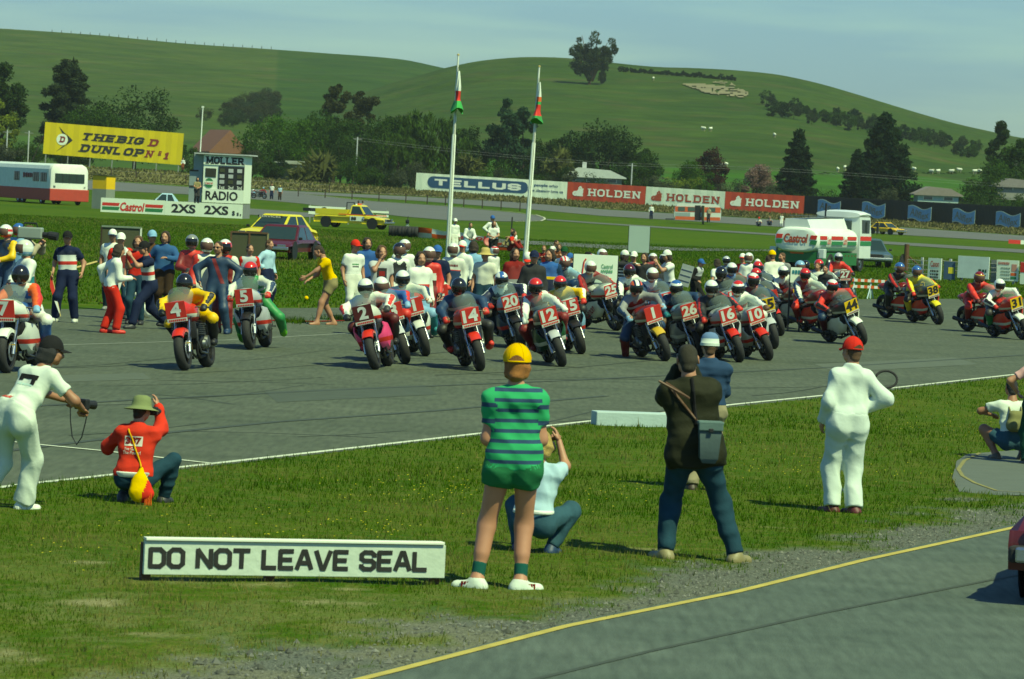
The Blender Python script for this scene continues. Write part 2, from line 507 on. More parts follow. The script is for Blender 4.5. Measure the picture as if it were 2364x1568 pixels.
def strip(name, top, bot, m, dz=.012, n=60, rows=4):
 top, bot = np.array(top, float), np.array(bot, float)
 def rs(p):
  d = np.concatenate([[0], np.cumsum(np.hypot(*np.diff(p, axis=0).T))]); t = np.linspace(0, d[-1], n)
  return np.stack([np.interp(t, d, p[:, 0]), np.interp(t, d, p[:, 1])], 1)
 a, b = rs(top), rs(bot); V = []
 for r in range(rows + 1):
  for q in a + (b - a) * r / rows:
   g = G(q[0], q[1]); V.append((g.x, g.y, g.z + dz))
 Fs = np.array([(r * n + i, (r + 1) * n + i, (r + 1) * n + i + 1, r * n + i + 1) for r in range(rows) for i in range(n - 1)])
 return tag(ob(name, mesh(name, V, Fs, [m], False)), kind='structure')
def asphalt(key, c, c2, sc=.25):
 m, t, b = _mat(key)
 N, L = t.nodes.new, t.links.new
 b.inputs['Roughness'].default_value = .85; b.inputs['Specular IOR Level'].default_value = .3
 co = N('ShaderNodeTexCoord')
 mpn = N('ShaderNodeMapping'); mpn.inputs['Scale'].default_value = (.55, 1.6, 1); mpn.inputs['Rotation'].default_value = (0, 0, R(14))
 L(co.outputs['Object'], mpn.inputs[0])
 n1 = N('ShaderNodeTexNoise'); n1.inputs['Scale'].default_value = sc * 4; n1.inputs['Detail'].default_value = 6; n1.inputs['Roughness'].default_value = .65
 n2 = N('ShaderNodeTexNoise'); n2.inputs['Scale'].default_value = 45; n2.inputs['Detail'].default_value = 3
 n3 = N('ShaderNodeTexVoronoi'); n3.inputs['Scale'].default_value = 70
 mpg = N('ShaderNodeMapping'); mpg.inputs['Scale'].default_value = (.32, .035, 1); L(co.outputs['Object'], mpg.inputs[0])
 L(mpn.outputs[0], n1.inputs[0]); L(mpg.outputs[0], n2.inputs[0]); L(co.outputs['Object'], n3.inputs[0])
 x = N('ShaderNodeMix'); x.data_type = 'RGBA'; x.inputs[6].default_value = (*c, 1); x.inputs[7].default_value = (*c2, 1)
 mr = N('ShaderNodeMapRange'); mr.inputs[1].default_value, mr.inputs[2].default_value = .36, .64
 n4 = N('ShaderNodeTexNoise'); n4.inputs['Scale'].default_value = .22; n4.inputs['Detail'].default_value = 3; L(mpn.outputs[0], n4.inputs[0])
 n5 = N('ShaderNodeMath'); n5.operation = 'MULTIPLY_ADD'; n5.inputs[1].default_value = .5; L(n4.outputs[0], n5.inputs[0])
 n6 = N('ShaderNodeMath'); n6.operation = 'MULTIPLY'; n6.inputs[1].default_value = .5; L(n1.outputs[0], n6.inputs[0]); L(n6.outputs[0], n5.inputs[2])
 L(n5.outputs[0], mr.inputs[0]); L(mr.outputs[0], x.inputs[0])
 y = N('ShaderNodeMix'); y.data_type, y.blend_type = 'RGBA', 'MULTIPLY'; y.inputs[0].default_value = 1
 q = N('ShaderNodeMapRange'); q.inputs[1].default_value, q.inputs[2].default_value, q.inputs[3].default_value, q.inputs[4].default_value = .3, .7, .80, 1.20
 L(n2.outputs[0], q.inputs[0]); L(x.outputs[2], y.inputs[6]); L(q.outputs[0], y.inputs[7])
 L(y.outputs[2], b.inputs['Base Color'])
 u = N('ShaderNodeBump'); u.inputs['Strength'].default_value = .35; u.inputs['Distance'].default_value = .01
 L(n3.outputs['Distance'], u.inputs['Height']); L(u.outputs[0], b.inputs['Normal'])
 return m
AS1 = asphalt('track_seal', (.056, .068, .042), (.086, .098, .066)); AS2 = asphalt('road_seal', (.058, .076, .060), (.086, .106, .086)); AS3 = asphalt('far_seal', (.088, .092, .085), (.115, .118, .110), .05)
PAINTW = mat('road_paint', (.52, .55, .42), .8, 0, .25, 8); PAINTF = mat('worn_road_paint', (.20, .22, .17), .85, 0, .35, 6); PAINTY = mat('yellow_road_paint', (.40, .32, .075), .85, 0, .35, 5)
near_edge = [(-500, 1196), (0, 1133), (60, 1125), (480, 1078), (1115, 1006), (1550, 958), (1700, 940), (1940, 915), (2364, 868), (3000, 800)]
far_edge = [(-500, 716), (180, 714), (800, 711), (1500, 702), (1998, 691), (2364, 690), (3000, 680)]
strip('race_track', far_edge, near_edge, AS1, .004, 90, 6)
def line(name, pts, wd, m, dz=.008):
 P = [G(*p) for p in pts]; V, Fs = [], []
 for i, p in enumerate(P):
  d = (P[min(i + 1, len(P) - 1)] - P[max(i - 1, 0)]); d.z = 0; d.normalize(); n = Vector((-d.y, d.x, 0)) * wd / 2
  V += [p + n + Vector((0, 0, dz)), p - n + Vector((0, 0, dz))]
 Fs = [(2 * i, 2 * i + 1, 2 * i + 3, 2 * i + 2) for i in range(len(P) - 1)]
 return tag(ob(name, mesh(name, V, Fs, [m], False)), kind='structure')
line('track_edge_line', [(-400, 1176), (60, 1119), (480, 1073), (800, 1037), (1115, 1001), (1550, 952), (1700, 934), (1940, 910), (2364, 863), (2900, 808)], .10, PAINTW)
line('grid_line', [(-200, 1003), (0, 1019), (95, 1029), (240, 1043), (400, 1062), (490, 1072)], .085, PAINTW, .012)
line('worn_line', [(60, 805), (150, 797), (520, 786), (830, 769), (1150, 752)], .09, PAINTF)
line('worn_line', [(1990, 729), (2242, 722), (2500, 714)], .09, PAINTF)
road_edge = [(200, 1760), (560, 1655), (905, 1568), (1310, 1461), (1700, 1381), (2000, 1305), (2330, 1232), (2700, 1150)]
strip('pit_road', [(p[0] - 16, p[1] - 5) for p in road_edge], [(1000, 2300), (1400, 2100), (1800, 1990), (2300, 1850), (2800, 1700), (3300, 1500)], AS2, .045, 60, 5)
line('pit_road_line', road_edge, .075, PAINTY, .050)
# faded skid marks on the track
sk = mat('tyre_marks', (.032, .040, .026), .9, 0, .5, 1.5)
r_ = random.Random(4)
for i in range(30):
 x0, y0 = r_.uniform(-50, 2100), r_.uniform(820, 1010); d_ = r_.uniform(180, 520); q_ = r_.uniform(-45, 30)
 if y0 + q_ > 1060 - .105 * (x0 + d_ - 600): continue
 line('tyre_mark', [(x0, y0), (x0 + d_ * .4, y0 + q_ * .25), (x0 + d_ * .7, y0 + q_ * .6), (x0 + d_, y0 + q_)], r_.uniform(.03, .08), sk, .006 + .0001 * i)
# older seams and patches in the seal
for i, pts in enumerate([[(-60, 948), (300, 925), (760, 902), (1300, 880), (1900, 850), (2500, 812)], [(-60, 1052), (240, 1015), (640, 975), (1000, 950), (1400, 915)]]): line('seal_joint', pts, .12, mat('bitumen', (.040, .050, .034), .8, 0, .4, 2), .0095)
def seal_patch(pts, c): P = [G(*p) + Vector((0, 0, .0072)) for p in pts]; tag(ob('seal_patch', mesh('seal_patch', P, [tuple(range(len(P)))], [mat('patched_seal', c, .9, 0, .25, 3)], False)), kind='structure')
seal_patch([(610, 905), (980, 890), (1010, 912), (640, 930)], (.050, .062, .040)); seal_patch([(1880, 842), (2200, 826), (2260, 842), (1930, 860)], (.078, .092, .062)); seal_patch([(120, 868), (330, 862), (350, 876), (130, 884)], (.072, .086, .058))
line('seal_joint', [(1180, 1600), (1500, 1520), (1900, 1430), (2400, 1330)], .05, mat('bitumen', (.040, .050, .034), .8, 0, .4, 2), .049)
# far tracks
wt_top = [(-500, 372), (-200, 396), (197, 416), (427, 432), (609, 441), (691, 448), (855, 465), (1019, 476), (1169, 490), (1238, 498), (1256, 504)]
wt_bot = [(-500, 396), (-200, 419), (197, 438), (427, 449), (554, 458), (691, 470), (827, 487), (923, 500), (1033, 509), (1169, 512), (1250, 510)]
strip('far_track', wt_top, wt_bot, AS3, .03, 90, 5)
strip('far_track', [(560, 436), (760, 446), (959, 455), (1224, 470), (1388, 484), (1675, 501), (2081, 526), (2364, 545), (2800, 575)], [(560, 440), (760, 452), (959, 464), (1224, 484), (1388, 499), (1675, 516), (2081, 543), (2364, 560), (2800, 592)], AS3, .034, 90, 4)
line('far_track_line', [(150, 411), (197, 415), (427, 431), (520, 436)], .45, PAINTW, .06)
line('far_track_line', [(700, 449), (855, 464), (1019, 475), (1169, 489), (1238, 497), (1256, 503), (1258, 507), (1250, 511), (1190, 513)], .22, mat('pale_kerb', (.40, .40, .30), .8), .05)
strip('path', [(1262, 506), (1385, 515), (1799, 541), (2006, 556), (2364, 577), (2700, 598)], [(1262, 509), (1385, 518), (1799, 545), (2006, 562), (2364, 585), (2700, 608)], AS3, .03)
strip('path', [(1130, 551), (1197, 556), (1416, 567), (1570, 573), (1766, 577), (2000, 590)], [(1130, 560), (1197, 564), (1416, 576), (1570, 580), (1766, 581), (2000, 596)], AS3, .03)
strip('path', [(430, 474), (560, 481), (700, 491), (770, 497)], [(430, 488), (560, 496), (700, 502), (770, 503)], AS3, .03)
# dry bank below the hoardings
BANK = grass_mat('dry_grass', (.13, .125, .045), (.17, .15, .065), (.075, .085, .022), .12, 1.2, 3.)
bank_top = [(-500, 356), (-200, 372), (100, 377), (420, 392), (560, 408), (960, 438), (1308, 461), (1855, 496), (2364, 527), (2800, 554)]
strip('bank', bank_top, [(-500, 372), (-200, 394), (197, 412), (427, 428), (560, 434), (760, 444), (959, 453), (1224, 468), (1388, 482), (1675, 499), (2081, 524), (2364, 543), (2800, 573)], BANK, .05, 90, 4)

# ------------------------------------------------------------------ hills
def azel(px, py):
 d = ray(px, py); return math.atan2(d.x, d.y), d.z / math.hypot(d.x, d.y)
class Hill:
 def __init__(s, name, ridge, Rd, D0, m, seed, nx=220, ns=70):
  A = [azel(*p) for p in ridge]
  az = np.linspace(R(-20), R(20), 700)
  el = np.interp(az, [a for a, _ in A], [e for _, e in A])
  k = np.hanning(15); k /= k.sum(); el = np.convolve(np.pad(el, 7, 'edge'), k, 'valid')
  s.az, s.el, s.Rd, s.D0, s.seed = az, el, Rd, D0, seed
  V = []
  ss = np.concatenate([np.linspace(0, 1, ns), np.linspace(1.03, 1.5, 12)])
  aa = np.linspace(R(-19), R(19), nx)
  for t in ss:
   D, Z = s.DZ(aa, t)
   V.append(np.stack([np.sin(aa) * D, np.cos(aa) * D, Z], 1))
  V = np.concatenate(V)
  Fs = np.array([(i * nx + j, i * nx + j + 1, (i + 1) * nx + j + 1, (i + 1) * nx + j) for i in range(len(ss) - 1) for j in range(nx - 1)])
  tag(ob(name, mesh(name, V, Fs, [m])), kind='structure')
 def DZ(s, a, t):
  D = s.D0 + (s.Rd - s.D0) * t
  zr = CAMH + np.interp(a, s.az, s.el) * s.Rd
  p = min(t, 1.) ** 1.22
  if t > 1: p = 1 - ((t - 1) * 1.6) ** 1.5
  x, y = np.sin(a) * D, np.cos(a) * D
  w_ = min(t, 1) * (1 - max(0, t - .8) * 4.2 if t > .8 else 1)
  return D, 1.4 + (zr - 1.4) * p + (fbm(x / 90, y / 90, s.seed) - .45) * 7 * max(w_, 0)
 def point(s, px, py):
  a, e = azel(px, py); lo, hi = 0., 1.
  for _ in range(30):
   c = (lo + hi) / 2; D, Z = s.DZ(a, c)
   if CAMH + e * D > Z: lo = c
   else: hi = c
  D, Z = s.DZ(a, hi)
  return Vector((math.sin(a) * D, math.cos(a) * D, float(Z)))
def hill_mat(key, lo, mid, hi, brown, split=None):
 m, t, b = _mat(key)
 N, L = t.nodes.new, t.links.new
 b.inputs['Roughness'].default_value = .95; b.inputs['Specular IOR Level'].default_value = .1
 g = N('ShaderNodeNewGeometry'); sp = N('ShaderNodeSeparateXYZ'); L(g.outputs['Position'], sp.inputs[0])
 def noise(sc, scale=(1, 1, 1), d=5):
  mp_ = N('ShaderNodeMapping'); mp_.inputs['Scale'].default_value = scale; L(g.outputs['Position'], mp_.inputs[0])
  n = N('ShaderNodeTexNoise'); n.inputs['Scale'].default_value = sc; n.inputs['Detail'].default_value = d; n.inputs['Roughness'].default_value = .62
  L(mp_.outputs[0], n.inputs[0]); return n.outputs[0]
 def rmp(f, a, bb, c=0, d=1):
  r = N('ShaderNodeMapRange'); r.inputs[1].default_value, r.inputs[2].default_value, r.inputs[3].default_value, r.inputs[4].default_value = a, bb, c, d; L(f, r.inputs[0]); return r.outputs[0]
 def mix(f, a, bb, bl='MIX'):
  x = N('ShaderNodeMix'); x.data_type, x.blend_type = 'RGBA', bl; L(f, x.inputs[0])
  for i, v in ((6, a), (7, bb)):
   if isinstance(v, tuple): x.inputs[i].default_value = (*v, 1)
   else: L(v, x.inputs[i])
  return x.outputs[2]
 c = mix(rmp(noise(.03), .40, .60), mid, hi)
 ad = N('ShaderNodeMath'); ad.operation = 'MULTIPLY_ADD'; ad.inputs[1].default_value = 10; L(noise(.02), ad.inputs[0]); L(sp.outputs[2], ad.inputs[2])
 c = mix(rmp(ad.outputs[0], 13.4, 13.9), lo, c)
 c = mix(rmp(noise(.05, (1, 1, 3)), .54, .72, 0, .85), c, brown)
 v = N('ShaderNodeCombineColor')
 st = rmp(noise(.35, (.25, .25, 5.0), 3), .3, .7, .74, 1.20)
 for i in range(3): L(st, v.inputs[i])
 x = N('ShaderNodeMix'); x.data_type, x.blend_type = 'RGBA', 'MULTIPLY'; x.inputs[0].default_value = 1; L(c, x.inputs[6]); L(v.outputs[0], x.inputs[7])
 if split is not None:
  dv = N('ShaderNodeMath'); dv.operation = 'DIVIDE'; L(sp.outputs[0], dv.inputs[0]); L(sp.outputs[1], dv.inputs[1])
  y2 = N('ShaderNodeMix'); y2.data_type, y2.blend_type = 'RGBA', 'MULTIPLY'; L(rmp(dv.outputs[0], split, split + .0008), y2.inputs[0]); L(x.outputs[2], y2.inputs[6]); y2.inputs[7].default_value = (.66, .84, .60, 1); L(y2.outputs[2], b.inputs['Base Color'])
 else: L(x.outputs[2], b.inputs['Base Color'])
 bp = N('ShaderNodeBump'); bp.inputs['Strength'].default_value = .8; bp.inputs['Distance'].default_value = 2.0
 L(noise(.08), bp.inputs['Height']); L(bp.outputs[0], b.inputs['Normal'])
 return m
HA = Hill('hill', [(-1500, 20), (-600, 40), (0, 66), (100, 73), (250, 84), (430, 101), (620, 113), (700, 119), (850, 129), (940, 138), (1025, 158), (1150, 180), (1300, 205), (1800, 260), (2364, 330), (3400, 400)], 1600, 660,
          hill_mat('hill_grass', (.042, .080, .010), (.034, .060, .007), (.050, .076, .011), (.068, .070, .021), math.tan(azel(634, 200)[0])), 3)
HB = Hill('hill', [(-1500, 420), (0, 380), (500, 320), (700, 262), (880, 200), (1025, 158), (1100, 142), (1200, 133), (1300, 134), (1420, 147), (1520, 157), (1600, 158), (1700, 163), (1800, 173), (1900, 196), (2000, 226), (2100, 256), (2200, 286), (2280, 304), (2364, 321), (2700, 372), (3400, 430)], 1180, 600,
          hill_mat('near_hill_grass', (.036, .092, .006), (.028, .054, .006), (.042, .070, .009), (.064, .062, .019)), 9)
# bare slip face on the hill
CLAY = mat('clay', (.17, .15, .075), .95, 0, .55, .10)
def slip(pts, n=46, m=13):
 X = [p[0] for p in pts]; Yp = [p[1] for p in pts]; V, Fs = [], []
 xs, ys = np.linspace(min(X), max(X), n), np.linspace(min(Yp), max(Yp), m)
 for yy in ys:
  for xx in xs: p = HB.point(xx, yy); V.append(p + Vector((0, -.5, .25)))
 xc, yc = np.meshgrid((xs[:-1] + xs[1:]) / 2, (ys[:-1] + ys[1:]) / 2)
 k = inpoly(xc.ravel(), yc.ravel(), pts) & (fbm(xc.ravel() * .09, yc.ravel() * .5, 6) > .36)
 for q in np.flatnonzero(k): j, i = divmod(q, n - 1); Fs.append((j * n + i, (j + 1) * n + i, (j + 1) * n + i + 1, j * n + i + 1))
 tag(ob('slip', mesh('slip', V, Fs, [CLAY], False)), kind='structure')
# ------------------------------------------------------------------ verge: uneven turf, gravel shoulder, worn sandy patches
def inpoly(x, y, P):
 ins = np.zeros(x.shape, bool); n = len(P)
 for i in range(n):
  (x0, y0), (x1, y1) = P[i], P[(i + 1) % n]
  with np.errstate(divide='ignore', invalid='ignore'): c = ((y0 > y) != (y1 > y)) & (x < (x1 - x0) * (y - y0) / (y1 - y0 + 1e-12) + x0)
  ins ^= c
 return ins
_w = lambda L: [tuple(G(*p)[:2]) for p in L]
slip([(1576, 196), (1600, 206), (1628, 216), (1670, 222), (1712, 227), (1734, 219), (1715, 209), (1690, 203), (1655, 200), (1620, 195)])
slip([(1640, 191), (1668, 196), (1700, 201), (1690, 194), (1662, 189)], 24, 7)
VERGE = _w([(-500, 1189), (0, 1131), (480, 1084), (1115, 1009), (1550, 961), (1700, 942), (1940, 917), (2364, 870), (2900, 816)]) + _w([(3100, 1060), (2700, 1146), (2345, 1246), (2015, 1319), (1715, 1396), (1325, 1478), (920, 1586), (575, 1673), (215, 1776), (-900, 2000), (-1200, 1500)])
ra, rb = Vector(G(905, 1568)[:2]), Vector(G(2330, 1232)[:2]); rd = (rb - ra).normalized()
PATCH = [(620, 1362, 210, 10), (830, 1372, 120, 7), (200, 1400, 130, 9), (60, 1525, 160, 22), (330, 1480, 120, 12), (470, 1300, 60, 5), (230, 1310, 60, 6), (700, 1400, 160, 9), (1520, 1278, 60, 4), (20, 1460, 90, 8), (1800, 1225, 50, 4), (1120, 1420, 80, 6)]
def masks(x, y):
 d = -(x - ra.x) * rd.y + (y - ra.y) * rd.x
 n = fbm(x * 1.3, y * .9, 4) * 1.0 + fbm(x * 5, y * 5, 8) * .6
 gr = np.clip((1.45 - d + (n - .85) * 2.2) * 1.6, 0, 1)
 sd = np.zeros_like(x)
 n2 = fbm(x * 2.2, y * 1.1, 21) + .5 * fbm(x * 9, y * 9, 5)
 for px, py, wx, wy in PATCH:
  c = G(px, py); ex = G(px + wx, py); ey = G(px, py - wy)
  q = ((x - c.x) / (ex.x - c.x)) ** 2 + ((y - c.y) / abs(ey.y - c.y)) ** 2
  sd = np.maximum(sd, np.clip((.8 - q + (n2 - .75) * 3.2) * .9, 0, .8))
 dry = np.clip((32 - y) / 6, 0, 1) * .22 * (n2 > .66)
 return gr, np.clip(np.maximum(sd, dry), 0, .85)
gx, gy = np.arange(-14, 22, .11), np.arange(17, 84, .16)
XX, YY = np.meshgrid(gx, gy, indexing='ij')
keep = inpoly(XX, YY, VERGE)
grv, snd = masks(XX, YY)
_d = -(XX - ra.x) * rd.y + (YY - ra.y) * rd.x
ZZ = .010 + .035 * fbm(XX * 1.4, YY * 1.4, 2) * (1 - grv * .7) + .015 * fbm(XX * 6, YY * 6, 3)
ZZ = np.where(_d < .35, np.minimum(ZZ, .030), ZZ)
PAD = _w([(2208, 1070), (2232, 1054), (2300, 1048), (2420, 1040), (2600, 1030), (2600, 1130), (2420, 1150), (2300, 1150), (2215, 1142), (2198, 1110)])
ZZ = np.where(inpoly(XX, YY, PAD), .004, ZZ)
nx_, ny_ = XX.shape
fi = np.argwhere(keep[:-1, :-1] & keep[1:, :-1] & keep[1:, 1:] & keep[:-1, 1:])
vid = -np.ones(XX.shape, np.int64); used = np.zeros(XX.shape, bool)
for a, b in ((0, 0), (1, 0), (1, 1), (0, 1)): used[fi[:, 0] + a, fi[:, 1] + b] = True
vid[used] = np.arange(used.sum())
Fq = np.stack([vid[fi[:, 0] + a, fi[:, 1] + b] for a, b in ((0, 0), (1, 0), (1, 1), (0, 1))], 1)
me = mesh('grass_verge', np.stack([XX[used], YY[used], ZZ[used]], 1), Fq, [GR_VG])
for an, arr in (('gravel', grv), ('sand', snd)):
 q = me.attributes.new(an, 'FLOAT', 'POINT'); q.data.foreach_set('value', arr[used].astype(np.float32))
tag(ob('grass_verge', me), kind='structure')
def blade_mat(key, c0, c1, c2):
 m, t, b = _mat(key)
 N, L = t.nodes.new, t.links.new
 a = N('ShaderNodeAttribute'); a.attribute_name = 'tone'
 r = N('ShaderNodeValToRGB'); cr = r.color_ramp
 cr.elements.new(.5)
 for e, (p, c) in zip(cr.elements, ((0, c0), (.55, c1), (1, c2))): e.position = p; e.color = (*c, 1)
 L(a.outputs['Fac'], r.inputs[0]); L(r.outputs[0], b.inputs['Base Color'])
 b.inputs['Roughness'].default_value = .8; b.inputs['Specular IOR Level'].default_value = .08
 tr = N('ShaderNodeBsdfTranslucent'); L(r.outputs[0], tr.inputs[0])
 x = N('ShaderNodeMixShader'); x.inputs[0].default_value = .42
 o = t.nodes['Material Output']; L(b.outputs[0], x.inputs[1]); L(tr.outputs[0], x.inputs[2]); L(x.outputs[0], o.inputs[0])
 return m
def blades(name, x, y, z, hgt, wid, m, tone, label=None, seed=1):
 r = np.random.default_rng(seed); n = len(x)
 a = r.uniform(0, 2 * np.pi, n); la = r.uniform(0, 2 * np.pi, n); ln = hgt * r.uniform(.1, .75, n)
 dx, dy = np.cos(a) * wid / 2, np.sin(a) * wid / 2
 V = np.empty((n, 3, 3), np.float32)
 V[:, 0] = np.stack([x - dx, y - dy, z - .01], 1); V[:, 1] = np.stack([x + dx, y + dy, z - .01], 1)
 V[:, 2] = np.stack([x + np.cos(la) * ln, y + np.sin(la) * ln, z + hgt], 1)
 me = mesh(name, V.reshape(-1, 3), np.arange(3 * n).reshape(n, 3), [m])
 q = me.attributes.new('tone', 'FLOAT', 'POINT'); q.data.foreach_set('value', np.repeat(tone, 3).astype(np.float32))
 return tag(ob(name, me), label, None, None, 'stuff')
BL = blade_mat('grass_blade', (.030, .080, .003), (.068, .136, .006), (.22, .20, .06))
def scatter(n, x0, x1, y0, y1, seed):
 r = np.random.default_rng(seed); return r.uniform(x0, x1, n), r.uniform(y0, y1, n), r
bx, by, bt, bh = [], [], [], []
for y0, y1, dens in ((21, 27, 900), (27, 33, 700), (33, 42, 420), (42, 55, 220), (55, 80, 90)):
 x0, x1 = -(y1 * .1286 + 1.2), y1 * .1286 + 1.2
 x, y, r = scatter(int((x1 - x0) * (y1 - y0) * dens), x0, x1, y0, y1, int(y0))
 g, s = masks(x, y)
 k = inpoly(x, y, VERGE) & ~inpoly(x, y, PAD) & (-(x - ra.x) * rd.y + (y - ra.y) * rd.x > .10) & (r.uniform(0, 1, len(x)) > np.clip(g * 1.0 + s * .85, 0, .975))
 f2 = fbm(x * 2.3, y * 1.4, 35); x, y, s = x[k], y[k], s[k]; cl = fbm(x * .9, y * .6, 31); f3 = fbm(x * 6, y * 4, 33)
 dist = np.clip((y - 24) / 14, 0, 1)
 bx.append(x); by.append(y)
 hh = r.uniform(.016, .042, len(x)) * (.5 + 1.2 * f3) * (.75 + .6 * dist)
 tall = r.uniform(0, 1, len(x)) < .012
 hh[tall] *= 2.2
 bh.append(hh)
 bt.append(np.clip(.50 + (cl - .47) * 1.3 + r.normal(0, .16, len(x)) + .30 * (1 - dist) * (.4 + 1.2 * f2[k]) + .30 * s + .4 * tall, 0, 1))
bx, by, bt, bh = map(np.concatenate, (bx, by, bt, bh))
blades('grass', bx, by, .03 + 0 * bx, bh, .010 + .010 * np.clip((by - 30) / 40, 0, 1), BL, bt)
# taller tufts on the infield behind the crowd
x, y, r = scatter(330000, -38, 38, 88, 240, 77)
TRK = _w(far_edge) + _w(near_edge[::-1])
k = (np.abs(x) < y * .1286 + 3) & (r.uniform(0, 1, len(x)) < 2.0 * (95 / y)) & ~inpoly(x, y, TRK)
x, y = x[k], y[k]
cl = fbm(x * .12, y * .05, 41) + .5 * fbm(x * .8, y * .4, 43)
edge = np.array([max(0., 1 - abs(q) ) for q in (y - 86) / 6])
blades('long_grass', x, y, 0 * x, r.uniform(.03, .10, len(x)) * (.4 + .9 * cl), .035 + .0002 * y, BL, np.clip(.56 + (cl - .7) * .6 + r.normal(0, .13, len(x)), 0, 1), None, 3)
# loose stones on the shoulder
x, y, r = scatter(60000, -5, 9, 21, 42, 5)
g, s = masks(x, y); k = inpoly(x, y, VERGE) & (-(x - ra.x) * rd.y + (y - ra.y) * rd.x > .06) & (r.uniform(0, 1, len(x)) < g * .8); x, y = x[k], y[k]; n = len(x)
oc = np.array([(1, 0, 0), (-1, 0, 0), (0, 1, 0), (0, -1, 0), (0, 0, .8), (0, 0, -.4)]); of = np.array([(0, 2, 4), (2, 1, 4), (1, 3, 4), (3, 0, 4)])
sz = r.uniform(.006, .020, n) * np.where(r.uniform(0, 1, n) < .03, 2.0, 1)
an = r.uniform(0, 6.28, n); P = oc[None] * sz[:, None, None] * r.uniform(.6, 1.3, (n, 6, 1))
P = np.stack([P[..., 0] * np.cos(an)[:, None] - P[..., 1] * np.sin(an)[:, None] + x[:, None], P[..., 0] * np.sin(an)[:, None] + P[..., 1] * np.cos(an)[:, None] + y[:, None], P[..., 2] + .028], -1)
me = mesh('gravel', P.reshape(-1, 3), (of[None] + 6 * np.arange(n)[:, None, None]).reshape(-1, 3), [blade_mat('stone', (.10, .105, .088), (.17, .175, .15), (.30, .30, .26))], False)
q = me.attributes.new('tone', 'FLOAT', 'POINT'); q.data.foreach_set('value', np.repeat(r.uniform(0, 1, n), 6).astype(np.float32))
tag(ob('gravel', me), kind='stuff')
# small yellow flowers
fx, fy_ = [], []
for (px, py, wx, wy, n) in ((1000, 1140, 260, 50, 90), (620, 1230, 300, 60, 50), (1850, 1090, 260, 40, 70), (2200, 1000, 160, 40, 40), (150, 1290, 140, 40, 14), (1400, 1150, 120, 40, 24), (900, 1240, 120, 30, 20)):
 for _ in range(n):
  g = G(px + random.gauss(0, wx / 2), py + random.gauss(0, wy / 2)); fx.append(g.x); fy_.append(g.y)
fx, fy_ = np.array(fx), np.array(fy_); k = inpoly(fx, fy_, VERGE); fx, fy_ = fx[k], fy_[k]; n = len(fx)
fz = np.random.default_rng(3).uniform(.05, .10, n)
V = np.stack([np.stack([fx + .009 * math.cos(a), fy_ + .009 * math.sin(a), fz + .004 * (i % 2)], 1) for i, a in enumerate(np.linspace(0, 5.24, 6))], 1).reshape(-1, 3)
tag(ob('flowers', mesh('flowers', V, np.arange(6 * n).reshape(n, 6), [mat('petals', (.62, .52, .03), .7)], False)), kind='stuff')
# concrete pad at the right of the verge, with a yellow curve
CONC = mat('concrete', (.088, .102, .080), .9, 0, .18, 3, .3)
P = [G(*p) for p in [(2208, 1070), (2232, 1054), (2300, 1048), (2420, 1040), (2600, 1030), (2600, 1130), (2420, 1150), (2300, 1150), (2215, 1142), (2198, 1110)]]
tag(ob('concrete_pad', mesh('concrete_pad', [p + Vector((0, 0, .030)) for p in P], [tuple(range(len(P)))], [CONC], False)), kind='structure')
line('painted_curve', [(2262, 1052), (2226, 1070), (2212, 1090), (2222, 1106), (2250, 1122), (2300, 1140), (2390, 1146)], .045, mat('faint_paint', (.20, .18, .06), .9, 0, .4, 6), .036)
# clumps of weed growing through the seal
for i, (px, py) in enumerate(((782, 738), (684, 745))):
 g = G(px, py); r = np.random.default_rng(i); n = 260
 blades('weeds', g.x + r.normal(0, .16, n), g.y + r.normal(0, .5, n), 0 * r.normal(size=n), r.uniform(.05, .16, n), .02 + 0 * r.normal(size=n), BL, r.uniform(.2, .7, n), None, i)
# ------------------------------------------------------------------ trees
LEAFM = {}
def leafmat(key, c):
 if key not in LEAFM: LEAFM[key] = blade_mat('foliage', tuple(q * .52 for q in c), c, tuple(min(1, q * 1.6) for q in c))
 return LEAFM[key]
LC = dict(dark=(.026, .050, .011), mid=(.038, .076, .012), bright=(.050, .104, .013), willow=(.050, .092, .015), conifer=(.014, .032, .012), brown=(.044, .050, .018), copper=(.050, .022, .018), pink=(.20, .13, .11), yellow=(.17, .21, .03), grey=(.07, .082, .045), gum=(.035, .052, .022), cabbage=(.10, .11, .035), bluegreen=(.03, .065, .032))
def leaves(cent, rad, per, size, seed, elong=1., droop=0., flat=.0):
 """leaf-sized faces scattered through clumps; returns verts, quads, tone"""
 r = np.random.default_rng(seed); cent = np.asarray(cent, float); n = len(cent) * per
 ci = np.repeat(np.arange(len(cent)), per)
 d = r.normal(size=(n, 3)); d /= np.linalg.norm(d, axis=1)[:, None]
 rr = np.asarray(rad)[ci] if np.ndim(rad) else np.full(n, rad)
 p = cent[ci] + d * (rr * r.uniform(.25, 1, n) ** .6)[:, None] * np.array((1, 1, 1 - flat))
 a = r.normal(size=(n, 3)); a[:, 2] -= droop; a /= np.linalg.norm(a, axis=1)[:, None]
 nn = d * .8 + r.normal(size=(n, 3)) * .7 + np.array((0, 0, .4)); b = np.cross(a, nn); b /= np.linalg.norm(b, axis=1)[:, None] + 1e-9
 s = size * r.uniform(.55, 1.35, n)
 A, B = a * (s * elong)[:, None], b * (s * .55)[:, None]
 V = np.stack([p - A * .5, p + B * .5, p + A * .5, p - B * .5], 1).reshape(-1, 3)
 tone = np.clip(r.uniform(.30, .70, len(cent))[ci] + r.normal(0, .12, n), 0, 1)
 return V, np.arange(4 * n).reshape(n, 4), np.repeat(tone, 4)
NT = 0
